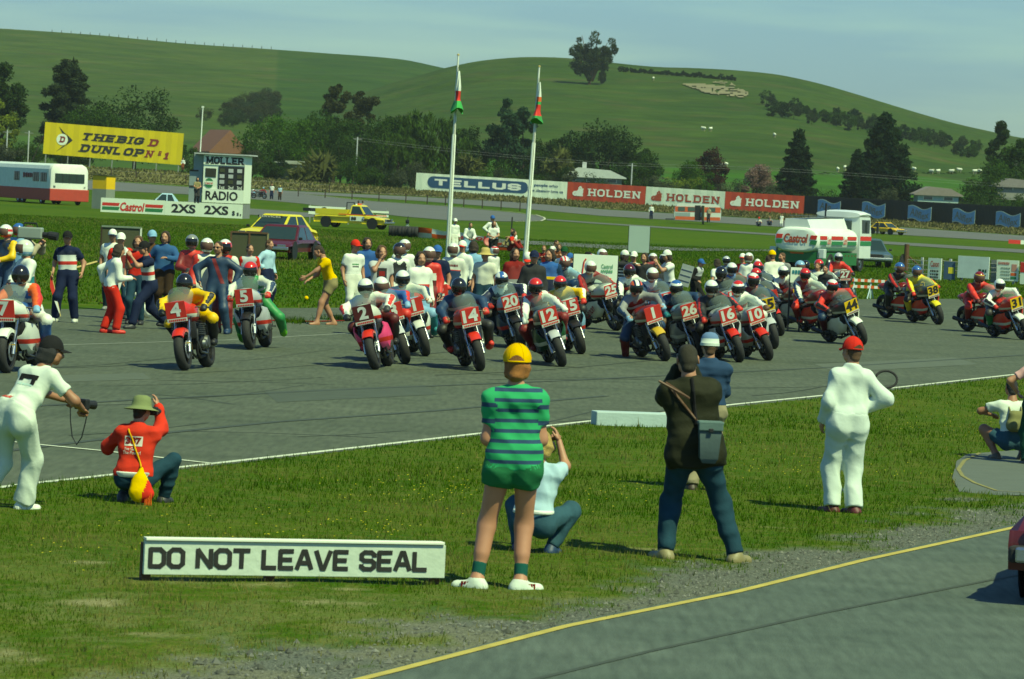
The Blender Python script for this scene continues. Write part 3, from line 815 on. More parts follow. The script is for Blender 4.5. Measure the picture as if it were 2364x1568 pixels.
def tree(name, label, base, H, W, kind, col, group='trees beyond the track', seed=None, cat='tree', lean=0., crown0=.12):
 global NT
 NT += 1; seed = seed or NT; r = np.random.default_rng(seed + 100)
 t = thing(name, label, cat, group, base)
 cents, rads = [], []; mb = MB()
 el, droop, size, per = 1.2, .2, max(.20, H * .034), 26
 if kind in ('round', 'open', 'bush'):
  nl = {'round': 46, 'open': 40, 'bush': 22}[kind]
  z0 = H * crown0
  for i in range(nl):
   for _ in range(30):
    u = r.uniform(-1, 1, 3)
    if np.linalg.norm(u) < 1 and (kind != 'open' or np.linalg.norm(u) > .35): break
   shp = 1 - .28 * max(0, u[2]) ** 2
   q = np.array((u[0] * W / 2 * .90 * shp + lean * H * (u[2] + 1) / 2, u[1] * W / 2 * .90 * shp, z0 + (u[2] + 1) / 2 * (H - z0) * .93 + r.uniform(-.03, .03) * H))
   cents.append(q); rads.append(W * r.uniform(.085, .20) * (.8 if kind == 'open' else 1))
  per = {'round': 190, 'open': 130, 'bush': 130}[kind]
  if kind != 'bush':
   mb.tube([(0, 0, -1.5), (lean * H * .1, 0, H * .18), (lean * H * .3, 0, H * .45)], [H * .028, H * .022, H * .012], 7)
   for i in range(7):
    c = cents[i]; mb.tube([(lean * H * .1, 0, H * r.uniform(.12, .3)), (c[0] * .5, c[1] * .5, c[2] * .62), tuple(c)], [H * .013, H * .009, H * .003], 5)
  else: mb.tube([(0, 0, -.8), (0, 0, H * .5)], [H * .02, H * .01], 5)
 elif kind in ('conifer', 'cedar', 'poplar'):
  n = {'conifer': 70, 'cedar': 96, 'poplar': 56}[kind]
  mb.tube([(0, 0, -1.5), (lean * H * .5, 0, H * .5), (lean * H, 0, H * .97)], [H * .022, H * .014, H * .002], 7)
  for i in range(n):
   f = (i + r.uniform(0, 1)) / n
   rad = W / 2 * (1 - f) ** (.72 if kind != 'poplar' else .35) * r.uniform(.70, 1.12)
   if kind == 'poplar': rad *= min(1, f * 3 + .35)
   a = i * 2.4 + r.uniform(-.4, .4)
   z = H * (crown0 + (1 - crown0) * f) - rad * (.16 if kind == 'cedar' else .05)
   x, y = rad * math.cos(a) + lean * z, rad * math.sin(a)
   mb.tube([(lean * z, 0, z + rad * .1), (x, y, z)], [H * .005, H * .0015], 4)
   for g in (.35, .62, .86, 1.) if rad > W * .12 else (.8,):
    cents.append((x * g + lean * z * (1 - g), y * g, z + (1 - g) * rad * .1)); rads.append(max(W * .035, W * .088 * (1.25 - g * .55)))
  per = 34 if kind != 'poplar' else 60; el, droop = 1.7, .15
 elif kind == 'willow':
  mb.tube([(0, 0, -1.5), (0, 0, H * .3), (0, 0, H * .55)], [H * .035, H * .028, H * .015], 7)
  for i in range(46):
   u = r.normal(size=3); u /= np.linalg.norm(u); u[2] = abs(u[2]) * .8
   top = np.array((u[0] * W * .42, u[1] * W * .42, H * (.50 + .46 * u[2])))
   if i < 8: mb.tube([(0, 0, H * .3), tuple(top * (.6, .6, .9)), tuple(top)], [H * .012, H * .007, H * .002], 5)
   L = top[2] - H * r.uniform(.05, .35)
   for q in np.arange(0, L, W * .055):
    cents.append(top + np.array((u[0] * .06 * W * (q / H), u[1] * .06 * W * (q / H), -q)) + r.normal(0, W * .014, 3)); rads.append(W * .040)
  per, el, droop, size = 20, 2.6, 2.4, H * .030
 elif kind == 'cabbage':
  for i in range(9):
   a = r.uniform(0, 6.28); q = (math.cos(a) * W * .3, math.sin(a) * W * .3, H * r.uniform(.6, .95))
   mb.tube([(0, 0, -1), (q[0] * .2, q[1] * .2, H * .35), q], [H * .03, H * .02, H * .015], 5); cents.append(q); rads.append(W * .2)
  per, el, size = 60, 3.0, W * .16
 elif kind == 'gum':
  forks = [(-.36, .64), (-.20, .92), (-.02, .80), (.12, .97), (.30, .80), (.46, .88), (-.28, .42), (.10, .50), (.30, .55), (-.06, .34), (.0, .6), (.2, .7), (-.3, .8)]
  mb.tube([(-.02 * W, 0, -1), (0, 0, H * .2)], [H * .03, H * .02], 7)
  for fx, fz in forks:
   q = np.array((fx * W, r.uniform(-.15, .15) * W, fz * H)); mb.tube([(fx * W * .1, 0, H * .08), (fx * W * .45, q[1] * .5, fz * H * .55), tuple(q)], [H * .018, H * .011, H * .004], 5)
   for _ in range(10): cents.append(q * r.uniform(.62, 1.02) + r.normal(0, 1, 3) * np.array((.045, .05, .055)) * H); rads.append(W * r.uniform(.05, .10))
  per, el, droop = 90, 1.5, .5
 if kind in ('round', 'open', 'bush', 'gum', 'poplar'):
  ca, ra_ = np.array(cents), np.array(rads); kz = (H - z0 if kind in ('round', 'open', 'bush') else H) / max((ca[:, 2] + ra_ * .8 - (z0 if kind in ('round', 'open', 'bush') else 0)).max(), .1); kx = W / 2 / max((np.abs(ca[:, 0] - ca[:, 0].mean()) + ra_ * .75).max(), .1)
  zb = z0 if kind in ('round', 'open', 'bush') else 0
  ca[:, 2] = zb + (ca[:, 2] - zb) * kz; ca[:, :2] *= kx; cents = ca; rads = ra_ * (kx + kz) / 2
 ob('trunk', mb.me('trunk', [wood('dbrown' if kind != 'gum' else 'brown')], True), t)
 V, Fs, tn = leaves(cents, rads, per, size, seed, el, droop, .35 if kind in ('cedar', 'conifer') else .1)
 me = mesh('crown', V, Fs, [leafmat(col, LC[col])])
 q = me.attributes.new('tone', 'FLOAT', 'POINT'); q.data.foreach_set('value', tn.astype(np.float32))
 ob('crown', me, t)
 return t
def tr(name, label, px, top, wpx, Y, kind, col, bot=None, **k):
 """px centre, top row and width as seen; standing on the field at distance Y"""
 q = at(px, top, Y); z0 = float(zground(q.x, 560.)) if bot is None else at(px, bot, Y).z
 z0 = min(z0, 3.2) if bot is None else z0
 return tree(name, label, (q.x, Y, z0 - .2), q.z - z0, wpx * Y / FPX * 1.14, kind, col, **k)
tr('dense_tree', 'dark tree cut off by the left edge of the picture', 2, 140, 120, 575, 'round', 'dark')
tr('bush', 'yellowish bush under the tree at the left edge', 20, 226, 60, 566, 'bush', 'yellow')
tr('conifer_tree', 'spindly dark tree left of the yellow hoarding', 160, 134, 122, 600, 'poplar', 'gum', crown0=.05)
tr('broad_tree', 'wide dark tree rising behind the yellow hoarding', 318, 194, 200, 580, 'open', 'dark')
tr('broad_tree', 'lower bushy tree behind the left half of the yellow hoarding', 210, 235, 150, 570, 'round', 'mid')
tr('round_tree', 'large bright green round tree beside the white scoreboard', 648, 256, 192, 572, 'round', 'bright', crown0=.18)
tr('round_tree', 'darker small tree left of the bright round tree', 585, 330, 70, 566, 'round', 'mid')
tr('tall_tree', 'dull brown green tall tree right of the bright round tree', 778, 192, 86, 620, 'open', 'brown', crown0=.3)
tr('tall_tree', 'thin brown tree standing next to the dull tall tree', 850, 208, 80, 640, 'open', 'brown', crown0=.3)
tr('broad_tree', 'olive green tree in front of the dull brown trees', 835, 268, 150, 590, 'round', 'mid')
tr('broad_tree', 'low dark tree beside the flax bushes', 790, 320, 110, 575, 'round', 'dark')
tr('broad_tree', 'full green tree behind the flax clumps', 740, 246, 150, 600, 'round', 'mid')
tr('broad_tree', 'full green tree between the olive tree and the willow', 908, 262, 120, 596, 'round', 'mid')
tr('broad_tree', 'green tree right of the weeping willow', 1080, 286, 110, 592, 'round', 'dark')
tr('broad_tree', 'rounded tree just right of the right flagpole', 1262, 318, 84, 584, 'round', 'dark')
tr('broad_tree', 'rounded right end of the dark tree group behind the house', 1468, 312, 100, 590, 'round', 'dark')
tr('willow_tree', 'weeping willow left of the left flagpole', 985, 234, 200, 572, 'willow', 'willow')
tr('willow_tree', 'lower willow at the end of the white hoarding', 930, 296, 110, 566, 'willow', 'willow')
tr('tall_tree', 'dark narrow tree between the two flagpoles', 1172, 224, 84, 590, 'round', 'bluegreen', crown0=.02)
tr('tall_tree', 'second dark tree close behind the right flagpole', 1214, 244, 62, 600, 'round', 'bluegreen', crown0=.02)
tr('bush', 'mid green bush above the middle of the white hoarding', 1150, 358, 96, 560, 'bush', 'bright')
tr('bush', 'small bush left of the right flagpole above the hoarding', 1225, 372, 60, 558, 'bush', 'mid')
tr('cabbage_tree', 'brown cabbage tree beside the pale roofed house', 1290, 344, 58, 562, 'cabbage', 'cabbage', cat='tree')
tr('cabbage_tree', 'brown cabbage tree just right of the left flagpole', 1083, 364, 56, 562, 'cabbage', 'cabbage', cat='tree')
tr('broad_tree', 'big dark spreading tree behind the pale roofed house', 1394, 273, 180, 600, 'round', 'dark')
tr('broad_tree', 'left shoulder tree of the dark group behind the house', 1312, 300, 100, 608, 'round', 'dark')
tr('broad_tree', 'dark low tree right of the pale roofed house', 1492, 345, 76, 580, 'round', 'mid')
tr('copper_tree', 'copper leaved round tree above the white lion hoarding', 1642, 336, 96, 585, 'round', 'copper')
tr('round_tree', 'pale green round tree in front of the copper tree', 1602, 366, 96, 570, 'round', 'bright')
tr('bush', 'bright yellow green bush above the white lion hoarding', 1586, 404, 92, 560, 'bush', 'yellow')
tr('blossom_tree', 'pinkish blossom tree left of the dark conifer', 1746, 374, 74, 562, 'round', 'pink')
tr('bush', 'dull bush beside the pinkish blossom tree', 1690, 408, 70, 560, 'bush', 'grey')
tr('conifer_tree', 'dark pyramid conifer above the right red hoarding', 1846, 298, 112, 572, 'cedar', 'conifer', crown0=.03)
tr('conifer_tree', 'tallest dark conifer behind the black fence', 2046, 262, 186, 566, 'cedar', 'conifer', crown0=.03)
tr('conifer_tree', 'smaller dark conifer leaning on the tallest conifer', 1982, 345, 100, 560, 'cedar', 'conifer', crown0=.03)
tr('bush', 'greyish dry bush at the foot of the tallest conifer', 2058, 428, 60, 552, 'bush', 'grey')
tr('bush', 'dark bush between the two big conifers', 1900, 428, 90, 556, 'bush', 'dark')
tr('bush', 'dark bush right of the white lion hoarding', 1790, 425, 60, 556, 'bush', 'dark')
tr('broad_tree', 'dark upright tree standing against the sky at far right', 2310, 276, 60, 640, 'round', 'dark')
tr('broad_tree', 'large green tree cut off by the right edge', 2360, 316, 150, 580, 'round', 'mid')
tr('broad_tree', 'broad green tree in front of the far right trees', 2290, 368, 150, 560, 'round', 'mid')
tr('bush', 'low bush in front of the grey roofs at the right', 2275, 428, 130, 540, 'bush', 'mid')
tr('flax_bush', 'tall dry flax clump below the dull brown trees', 760, 378, 100, 556, 'cabbage', 'cabbage', cat='bush')
tr('flax_bush', 'dry flax clump beside the beige shed', 708, 392, 70, 554, 'cabbage', 'cabbage', cat='bush')
tr('bush', 'green bush right of the flax clumps', 850, 384, 80, 556, 'bush', 'mid')
tr('bush', 'bush at the left end of the white hoarding', 905, 395, 60, 552, 'bush', 'dark')
tr('bush', 'scrubby bush below the left end of the yellow hoarding', 70, 320, 100, 558, 'bush', 'mid')
tr('bush', 'scrubby bush between yellow hoarding and scoreboard', 435, 330, 60, 560, 'bush', 'mid')
for i in range(46):
 x = random.choice([random.uniform(-20, 440), random.uniform(880, 1540), random.uniform(1540, 1870), random.uniform(430, 900), random.uniform(2080, 2364)])
 top = np.interp(x, [0, 420, 900, 1300, 1860, 2364], [330, 350, 372, 395, 436, 455]) + random.uniform(-16, 14)
 tr('bush', 'dark scrubby bush of the row filling the gaps behind the hoardings', x, top, random.uniform(40, 95), random.uniform(549, 562), 'bush', random.choice(['dark', 'mid', 'dark', 'grey', 'gum']), group='scrub row behind the hoardings', cat='bush', seed=500 + i % 9)
# on the hills
def th(name, label, px, bot, top, wpx, kind, col, hill, **k):
 b = hill.point(px, bot); Y = b.y
 return tree(name, label, (b.x, b.y, b.z - .3), (bot - top) * Y / FPX, wpx * Y / FPX, kind, col, **k)
th('gum_tree', 'lone tall gum tree with open forked crown on top of the hill', 1362, 195, 70, 118, 'gum', 'gum', HB, group='trees on the hill')
th('gum_tree', 'small sapling at the foot of the lone gum tree', 1390, 194, 160, 22, 'round', 'gum', HB, group='trees on the hill')
for i in range(34):
 x = 1432 + i * 8.0 + random.uniform(-2, 2); y = np.interp(x, [1430, 1520, 1620, 1700], [166, 172, 180, 187])
 th('hedge_bush', 'dark bush of the clipped row along the hilltop', x, y, y - random.uniform(9, 17), 11, 'bush', 'conifer', HB, group='hedge bushes along the hilltop', cat='bush', seed=300 + i % 4)
for i in range(64):
 f = i / 63; x = 1775 + 480 * f + random.uniform(-14, 14); y = np.interp(f, [0, .3, .6, 1], [252, 282, 312, 362]) + random.uniform(-10, 14)
 hh = random.uniform(22, 42)
 th('hill_bush', 'dark scrub tree in the belt running down the right hill', x, y, y - hh, hh * random.uniform(.7, 1.1), 'bush', random.choice(['dark', 'conifer', 'mid', 'gum']), HB, group='scrub trees down the right hill', seed=330 + i % 7)
for i in range(22):
 f = random.random(); x = 1770 + 180 * f + random.uniform(-8, 8); y = np.interp(f, [0, 1], [228, 290]) + random.uniform(-4, 6)
 th('dry_bush', 'rusty dry bush above the scrub belt on the hill', x, y, y - random.uniform(6, 12), 16, 'bush', 'brown', HB, group='dry bushes on the hill', cat='bush', seed=340 + i % 4)
for i in range(40):
 f = random.random() ** .8; x = 465 + 195 * f; g_ = np.interp(f, [0, .5, 1], [272, 235, 206])
 y = g_ + random.uniform(0, 26 + 45 * f) * (1 if f < .9 else .8)
 th('copse_tree', 'brownish tree of the wedge shaped copse on the left hill', x, y + 8, y - random.uniform(18, 30), random.uniform(34, 50), 'bush', random.choice(['brown', 'brown', 'dark', 'gum']), HA, group='copse on the left hill', seed=350 + i % 8)
for i in range(26):
 x = 2252 - i * 15 + random.uniform(-5, 5)
 y = 400 - (2252 - x) * -.004 + random.uniform(-1, 1)
 th('hedge_bush', 'dark clump of the low hedge across the bright field', x, y, y - random.uniform(3.5, 6), 16, 'bush', 'dark', HB, group='hedge across the bright field', cat='bush', seed=360 + i % 3)
P = [HA.point(x, np.interp(x, [0, 250, 430, 620], [67, 85, 102, 114.5])) for x in range(120, 630, 22)]
t = thing('wire_fence', 'thin post fence along the skyline of the left hill', 'fence', None, tuple(P[0]))
b_ = MB(); b_.box((0, 0, .1), (.22, .22, 2.2)); pm = b_.me('post', [wood('dbrown')])
for p in P: ob('post', pm, t, None, Matrix.Translation(p - P[0]))
# dry tussock on the bank
x0 = np.random.default_rng(11); n = 26000
px = x0.uniform(-150, 2500, n); f = x0.uniform(0, 1, n)
tp = np.interp(px, [p[0] for p in bank_top], [p[1] for p in bank_top]); bt_ = np.interp(px, [-200, 427, 959, 1388, 2081, 2500], [394, 428, 453, 482, 524, 553])
pts = [G(a, b) for a, b in zip(px[:4000], (tp + (bt_ - tp) * f)[:4000])]
xs, ys, zs = (np.repeat(np.array([p[i] for p in pts]), 5) for i in range(3))
xs = xs + x0.normal(0, 1.2, len(xs)); ys = ys + x0.normal(0, .8, len(ys))
blades('tussock', xs, ys, zs, x0.uniform(.08, .38, len(xs)), .36 + 0 * xs, blade_mat('dry_blade', (.05, .06, .015), (.13, .12, .045), (.24, .21, .10)), x0.uniform(0, 1, len(xs)), None, 9)
# thin haze volume added to lift the darks and soften the distance
m = bpy.data.materials.new('haze'); m.use_nodes = True; t_ = m.node_tree; t_.nodes.remove(t_.nodes['Principled BSDF'])
pv = t_.nodes.new('ShaderNodeVolumePrincipled'); pv.inputs['Color'].default_value = (.84, .92, .88, 1); pv.inputs['Density'].default_value = .00008; pv.inputs['Anisotropy'].default_value = .2
t_.links.new(pv.outputs[0], t_.nodes['Material Output'].inputs['Volume'])
b = MB(); b.box((0, 1150, 64), (2200, 2600, 144)); tag(b.build('haze', [m]), kind='stuff')
# ------------------------------------------------------------------ figures: smooth distance-field bodies
def field(prims, h, k=.02, wr=0., seed=0):
 A = np.array([p[0] for p in prims], np.float32); B = np.array([p[1] for p in prims], np.float32)
 rm = max(max(p[2], p[3]) for p in prims)
 lo = np.minimum(A.min(0), B.min(0)) - rm - 4 * h - .01
 hi = np.maximum(A.max(0), B.max(0)) + rm + 4 * h + .01
 n = np.ceil((hi - lo) / h).astype(int) + 1
 ax = [lo[i] + h * np.arange(n[i], dtype=np.float32) for i in range(3)]
 Sm = np.zeros(n, np.float32); best = np.full(n, 9., np.float32); tg = np.zeros(n, np.int16)
 for a, b, ra, rb, t, o in prims:
  a = np.asarray(a, np.float32); b = np.asarray(b, np.float32)
  reach = max(ra, rb) + 5 * k
  l2 = np.maximum(np.minimum(a, b) - reach - lo, 0) / h; h2 = (np.maximum(a, b) + reach - lo) / h
  i0 = np.floor(l2).astype(int); i1 = np.minimum(np.ceil(h2).astype(int) + 1, n)
  sl = tuple(slice(i0[i], i1[i]) for i in range(3))
  X, Y, Z = np.meshgrid(ax[0][sl[0]], ax[1][sl[1]], ax[2][sl[2]], indexing='ij')
  x, y, z = X - a[0], Y - a[1], Z - a[2]
  ab = b - a
  if o and 'sq' in o:
   v, fa = o['sq']; v = np.asarray(v, np.float32)
   e = (x * v[0] + y * v[1] + z * v[2]) * (fa - 1)
   x, y, z = x + v[0] * e, y + v[1] * e, z + v[2] * e
   ab = ab + v * (ab @ v) * (fa - 1)
  q = max(float(ab @ ab), 1e-9)
  tt = np.clip((x * ab[0] + y * ab[1] + z * ab[2]) / q, 0, 1)
  d = np.sqrt((x - tt * ab[0]) ** 2 + (y - tt * ab[1]) ** 2 + (z - tt * ab[2]) ** 2) - (ra + tt * (rb - ra))
  if o and 'clip' in o:
   for cp, cn in o['clip']:
    d = np.maximum(d, (X - cp[0]) * cn[0] + (Y - cp[1]) * cn[1] + (Z - cp[2]) * cn[2])
  Sm[sl] += np.exp(-np.clip(d, -.5, .5) / k)
  u = d < best[sl]
  best[sl][u] = d[u]; tg[sl][u] = t
 Fv = -k * np.log(Sm + 1e-11)
 if wr:
  X, Y, Z = np.meshgrid(*ax, indexing='ij')
  r = np.random.default_rng(seed)
  for fq, am in ((8, .9), (15, .9), (27, .6)):
   for _ in range(2):
    v = r.normal(size=3); v[2] *= 1.9; v = v / np.linalg.norm(v) * fq; ph = r.uniform(0, 6)
    wv = r.normal(size=3) * fq * .35
    Fv += wr * am * (np.abs(np.sin(X * v[0] + Y * v[1] + Z * v[2] + ph + 1.3 * np.sin(X * wv[0] + Y * wv[1] + Z * wv[2]))) * 1.6 - 1).astype(np.float32)
 return Fv, lo, h, tg
def snets(Fv, lo, h, tg=None):
 ins = Fv < 0
 s = np.zeros(tuple(q - 1 for q in ins.shape), np.int8)
 for a in (0, 1):
  for b in (0, 1):
   for c in (0, 1):
    s += ins[a:ins.shape[0] - 1 + a, b:ins.shape[1] - 1 + b, c:ins.shape[2] - 1 + c]
 act = (s > 0) & (s < 8)
 I = np.argwhere(act); n = len(I)
 vid = np.full(act.shape, -1, np.int32); vid[act] = np.arange(n)
 acc = np.zeros((n, 3), np.float32); cnt = np.zeros(n, np.float32)
 cs = [(a, b, c) for a in (0, 1) for b in (0, 1) for c in (0, 1)]
 for ca in cs:
  for axi in range(3):
   if ca[axi]: continue
   cb = list(ca); cb[axi] = 1
   fa = Fv[I[:, 0] + ca[0], I[:, 1] + ca[1], I[:, 2] + ca[2]]; fb = Fv[I[:, 0] + cb[0], I[:, 1] + cb[1], I[:, 2] + cb[2]]
   m = (fa < 0) != (fb < 0)
   t = np.where(m, fa / np.where(m, fa - fb, 1), 0)
   p = np.tile(np.array(ca, np.float32), (n, 1)); p[:, axi] += t
   acc += p * m[:, None]; cnt += m
 V = (I + acc / cnt[:, None]) * h + lo
 Q = []
 def quads(axi, o1, o2):
  sa = [slice(1, -1)] * 3; sb = [slice(1, -1)] * 3
  sa[axi] = slice(0, -1); sb[axi] = slice(1, None)
  e = ins[tuple(sa)] != ins[tuple(sb)]
  J = np.argwhere(e)
  for i in range(3):
   if i != axi: J[:, i] += 1
  def g(a, b):
   K = J.copy(); K[:, o1] += a; K[:, o2] += b
   return vid[K[:, 0], K[:, 1], K[:, 2]]
  q = np.stack([g(-1, -1), g(0, -1), g(0, 0), g(-1, 0)], 1)
  fl = ~ins[J[:, 0], J[:, 1], J[:, 2]]
  q[fl] = q[fl][:, ::-1]
  Q.append(q)
 quads(0, 1, 2); quads(1, 2, 0); quads(2, 0, 1)
 Qs = np.concatenate(Q)
 tags = tg[I[:, 0], I[:, 1], I[:, 2]] if tg is not None else None
 return V, Qs, tags
def shape(prims, h, k=.02, wr=0, seed=0):
 return snets(*field(prims, h, k, wr, seed))
def cap_(a, b, ra, rb, t=0, **o): return (a, b, ra, rb, t, o or None)

# head (looking along +Y, origin between the ears) and hands are modelled finely once
def head_template(h):
 P = [cap_((0, -.018, .035), (0, .012, .04), .082, .078, 0, sq=((1, 0, 0), 1.16)), cap_((0, .035, -.02), (0, .045, -.035), .058, .05),
         cap_((0, .05, -.075), (0, .06, -.085), .034, .026), cap_((-.035, .03, -.06), (.035, .03, -.06), .032, .032),
         cap_((0, .088, .012), (0, .112, -.022), .010, .016), cap_((-.012, .097, -.026), (.012, .097, -.026), .011, .011),
         cap_((-.04, .078, .030), (.04, .078, .030), .015, .015), cap_((0, -.03, -.06), (0, -.04, -.12), .055, .055),
         cap_((-.045, .06, -.022), (-.03, .065, -.03), .024, .022), cap_((.045, .06, -.022), (.03, .065, -.03), .024, .022)]
 for s in (-1, 1):
  P.append(cap_((s * .079, -.008, .012), (s * .083, -.014, -.022), .021, .014, 0, sq=((1, .3 * s, 0), 2.2)))
 V, Q, t = shape(P, h, .010)
 mi = np.zeros(len(Q), int)
 Vs, Fs, Ms = [V], [Q], [mi]
 def blob(c, rx, ry, rz, m):
  n, k = 8, 6
  pts = []
  for i in range(k + 1):
   th = math.pi * i / k
   for j in range(n):
    a = 2 * math.pi * j / n
    pts.append((c[0] + rx * math.sin(th) * math.cos(a), c[1] + ry * math.sin(th) * math.sin(a), c[2] + rz * math.cos(th)))
  f = [(i * n + j, i * n + (j + 1) % n, (i + 1) * n + (j + 1) % n, (i + 1) * n + j) for i in range(k) for j in range(n)]
  o = sum(len(x) for x in Vs)
  Vs.append(np.array(pts, np.float32)); Fs.append(np.array(f) + o); Ms.append(np.full(len(f), m))
 for s in (-1, 1):
  blob((s * .033, .080, .010), .014, .011, .008, 1)
  blob((s * .034, .092, .031), .019, .006, .0045, 2)
 blob((0, .089, -.058), .022, .007, .0065, 3)
 return np.concatenate(Vs), np.concatenate(Fs), np.concatenate(Ms)
def hand_template(h, grip):
 """right hand, wrist at the origin, fingers along +Y, palm facing -Z, thumb towards -X"""
 P = [cap_((-.022, .02, 0), (-.026, .085, 0), .022, .020, 0, sq=((0, 0, 1), 1.5)), cap_((.022, .02, 0), (.024, .08, 0), .021, .018, 0, sq=((0, 0, 1), 1.5)), cap_((0, 0, 0), (0, .05, 0), .026, .026, 0, sq=((0, 0, 1), 1.35))]
 for x, L, y0 in ((-.031, .072, .088), (-.010, .080, .092), (.011, .074, .089), (.031, .058, .080)):
  ang = (.9, 1.5, 1.0) if grip else (.28, .35, .25)
  p = np.array((x, y0 - .01, 0)); a = 0
  for seg, (fr, r0, r1) in enumerate(((.45, .0098, .009), (.32, .009, .0082), (.25, .0082, .007))):
   a += ang[seg]
   q = p + np.array((x * .12, math.cos(a), -math.sin(a))) * L * fr
   P.append(cap_(p, q, r0, r1)); p = q
 t0 = np.array((-.022, .018, -.006)); t1 = t0 + ((-.030, .030, -.014) if not grip else (-.022, .034, -.028)); t2 = t1 + ((-.012, .032, -.008) if not grip else (.018, .028, -.020))
 P += [cap_(t0, t1, .016, .0115), cap_(t1, t2, .0115, .0085)]
 return shape(P, h, .0035)[:2]
HEADS = {True: head_template(.0075), False: head_template(.013)}
HANDS = {(f, g): hand_template(.0042 if f else .0075, g) for f in (True, False) for g in (True, False)}

def ik(a, b, l1, l2, hint):
 a, b, hint = Vector(a), Vector(b), Vector(hint)
 d = b - a; L = d.length
 if L > (l1 + l2) * .998: b = a + d * ((l1 + l2) * .998 / L); d = b - a; L = d.length
 d.normalize()
 x = (l1 * l1 - l2 * l2 + L * L) / (2 * L)
 y = math.sqrt(max(l1 * l1 - x * x, 0))
 hp = hint - d * hint.dot(d)
 if hp.length < 1e-5: hp = d.orthogonal()
 return a + d * x + hp.normalized() * y, b

POSES = {
 'stand': dict(), 'stand2': dict(fl=(-.09, -.10, .08), fr=(.14, .06, .08), side=3, hy=20), 'wide': dict(fl=(-.22, 0, .08), fr=(.22, .02, .08), pel=(0, 0, .93)),
 'hips': dict(hr=(.20, .03, 1.02), er=(1, -.5, .1), hl=(-.20, .03, 1.02), el=(-1, -.5, .1)), 'hip1': dict(hr=(.20, .0, 1.02), er=(1, -.4, .1)),
 'fold': dict(hl=(.10, .24, 1.20), hr=(-.10, .25, 1.17), el=(-1, .2, -.6), er=(1, .2, -.6)), 'front': dict(hl=(-.03, .27, 1.06), hr=(.04, .27, 1.08), el=(-1, -.4, -.3), er=(1, -.4, -.3)),
 'mouth': dict(hr=(.08, .22, 1.50), er=(.6, .2, -1)), 'point': dict(hr=(.12, .74, 1.42), er=(.4, 0, -1)), 'reach': dict(hr=(.14, .50, 1.38), hl=(-.10, .48, 1.40), er=(.6, 0, -1), el=(-.6, 0, -1), lean=6),
 'walk': dict(fl=(-.09, .30, .08), fr=(.09, -.32, .13), pel=(0, 0, .91), lean=5, hl=(-.24, -.16, .98), hr=(.24, .22, 1.0)),
 'stride': dict(fl=(-.12, .36, .08), fr=(.12, -.46, .14), pel=(0, -.02, .87), lean=10, hl=(-.06, .42, 1.40), hr=(.10, .46, 1.34), el=(-.6, 0, -1), er=(.6, 0, -1)),
 'crouchrun': dict(fl=(-.11, .22, .08), fr=(.11, -.24, .10), pel=(0, -.10, .88), lean=26, hl=(-.12, .48, 1.02), hr=(.14, .50, 1.00), el=(-.5, -.4, -1), er=(.5, -.4, -1), hp=-18),
 'push': dict(fl=(-.11, .10, .08), fr=(.12, -.42, .14), pel=(0, -.20, .86), lean=44, hl=(-.16, .62, .86), hr=(.16, .62, .86), el=(-1, 0, -.4), er=(1, 0, -.4), hp=-28),
 'squat': dict(pel=(0, -.22, .30), fl=(-.13, .0, .08), fr=(.13, .06, .08), kl=(-.35, 1, .5), kr=(.35, 1, .5), lean=14, hl=(-.08, .22, .78), hr=(.08, .24, .80), el=(-1, .2, -.5), er=(1, .2, -.5)),
 'squatcam': dict(pel=(0, -.20, .30), fl=(-.14, -.02, .10), fr=(.14, .08, .08), kl=(-.3, 1, .4), kr=(.45, 1, .5), lean=10, hl=(-.03, .16, .92), hr=(.07, .17, .93), el=(-1, .1, -.3), er=(1, .1, -.35), hp=-4),
 'cam': dict(hl=(-.04, .19, 1.60), hr=(.05, .19, 1.60), el=(-.7, .3, -1), er=(.7, .3, -1)), 'sit': dict(pel=(0, 0, .12), fl=(-.16, .55, .08), fr=(.16, .60, .08), kl=(-.2, .3, 1), kr=(.2, .3, 1), lean=12, hl=(-.14, .38, .45), hr=(.14, .40, .45)),
}
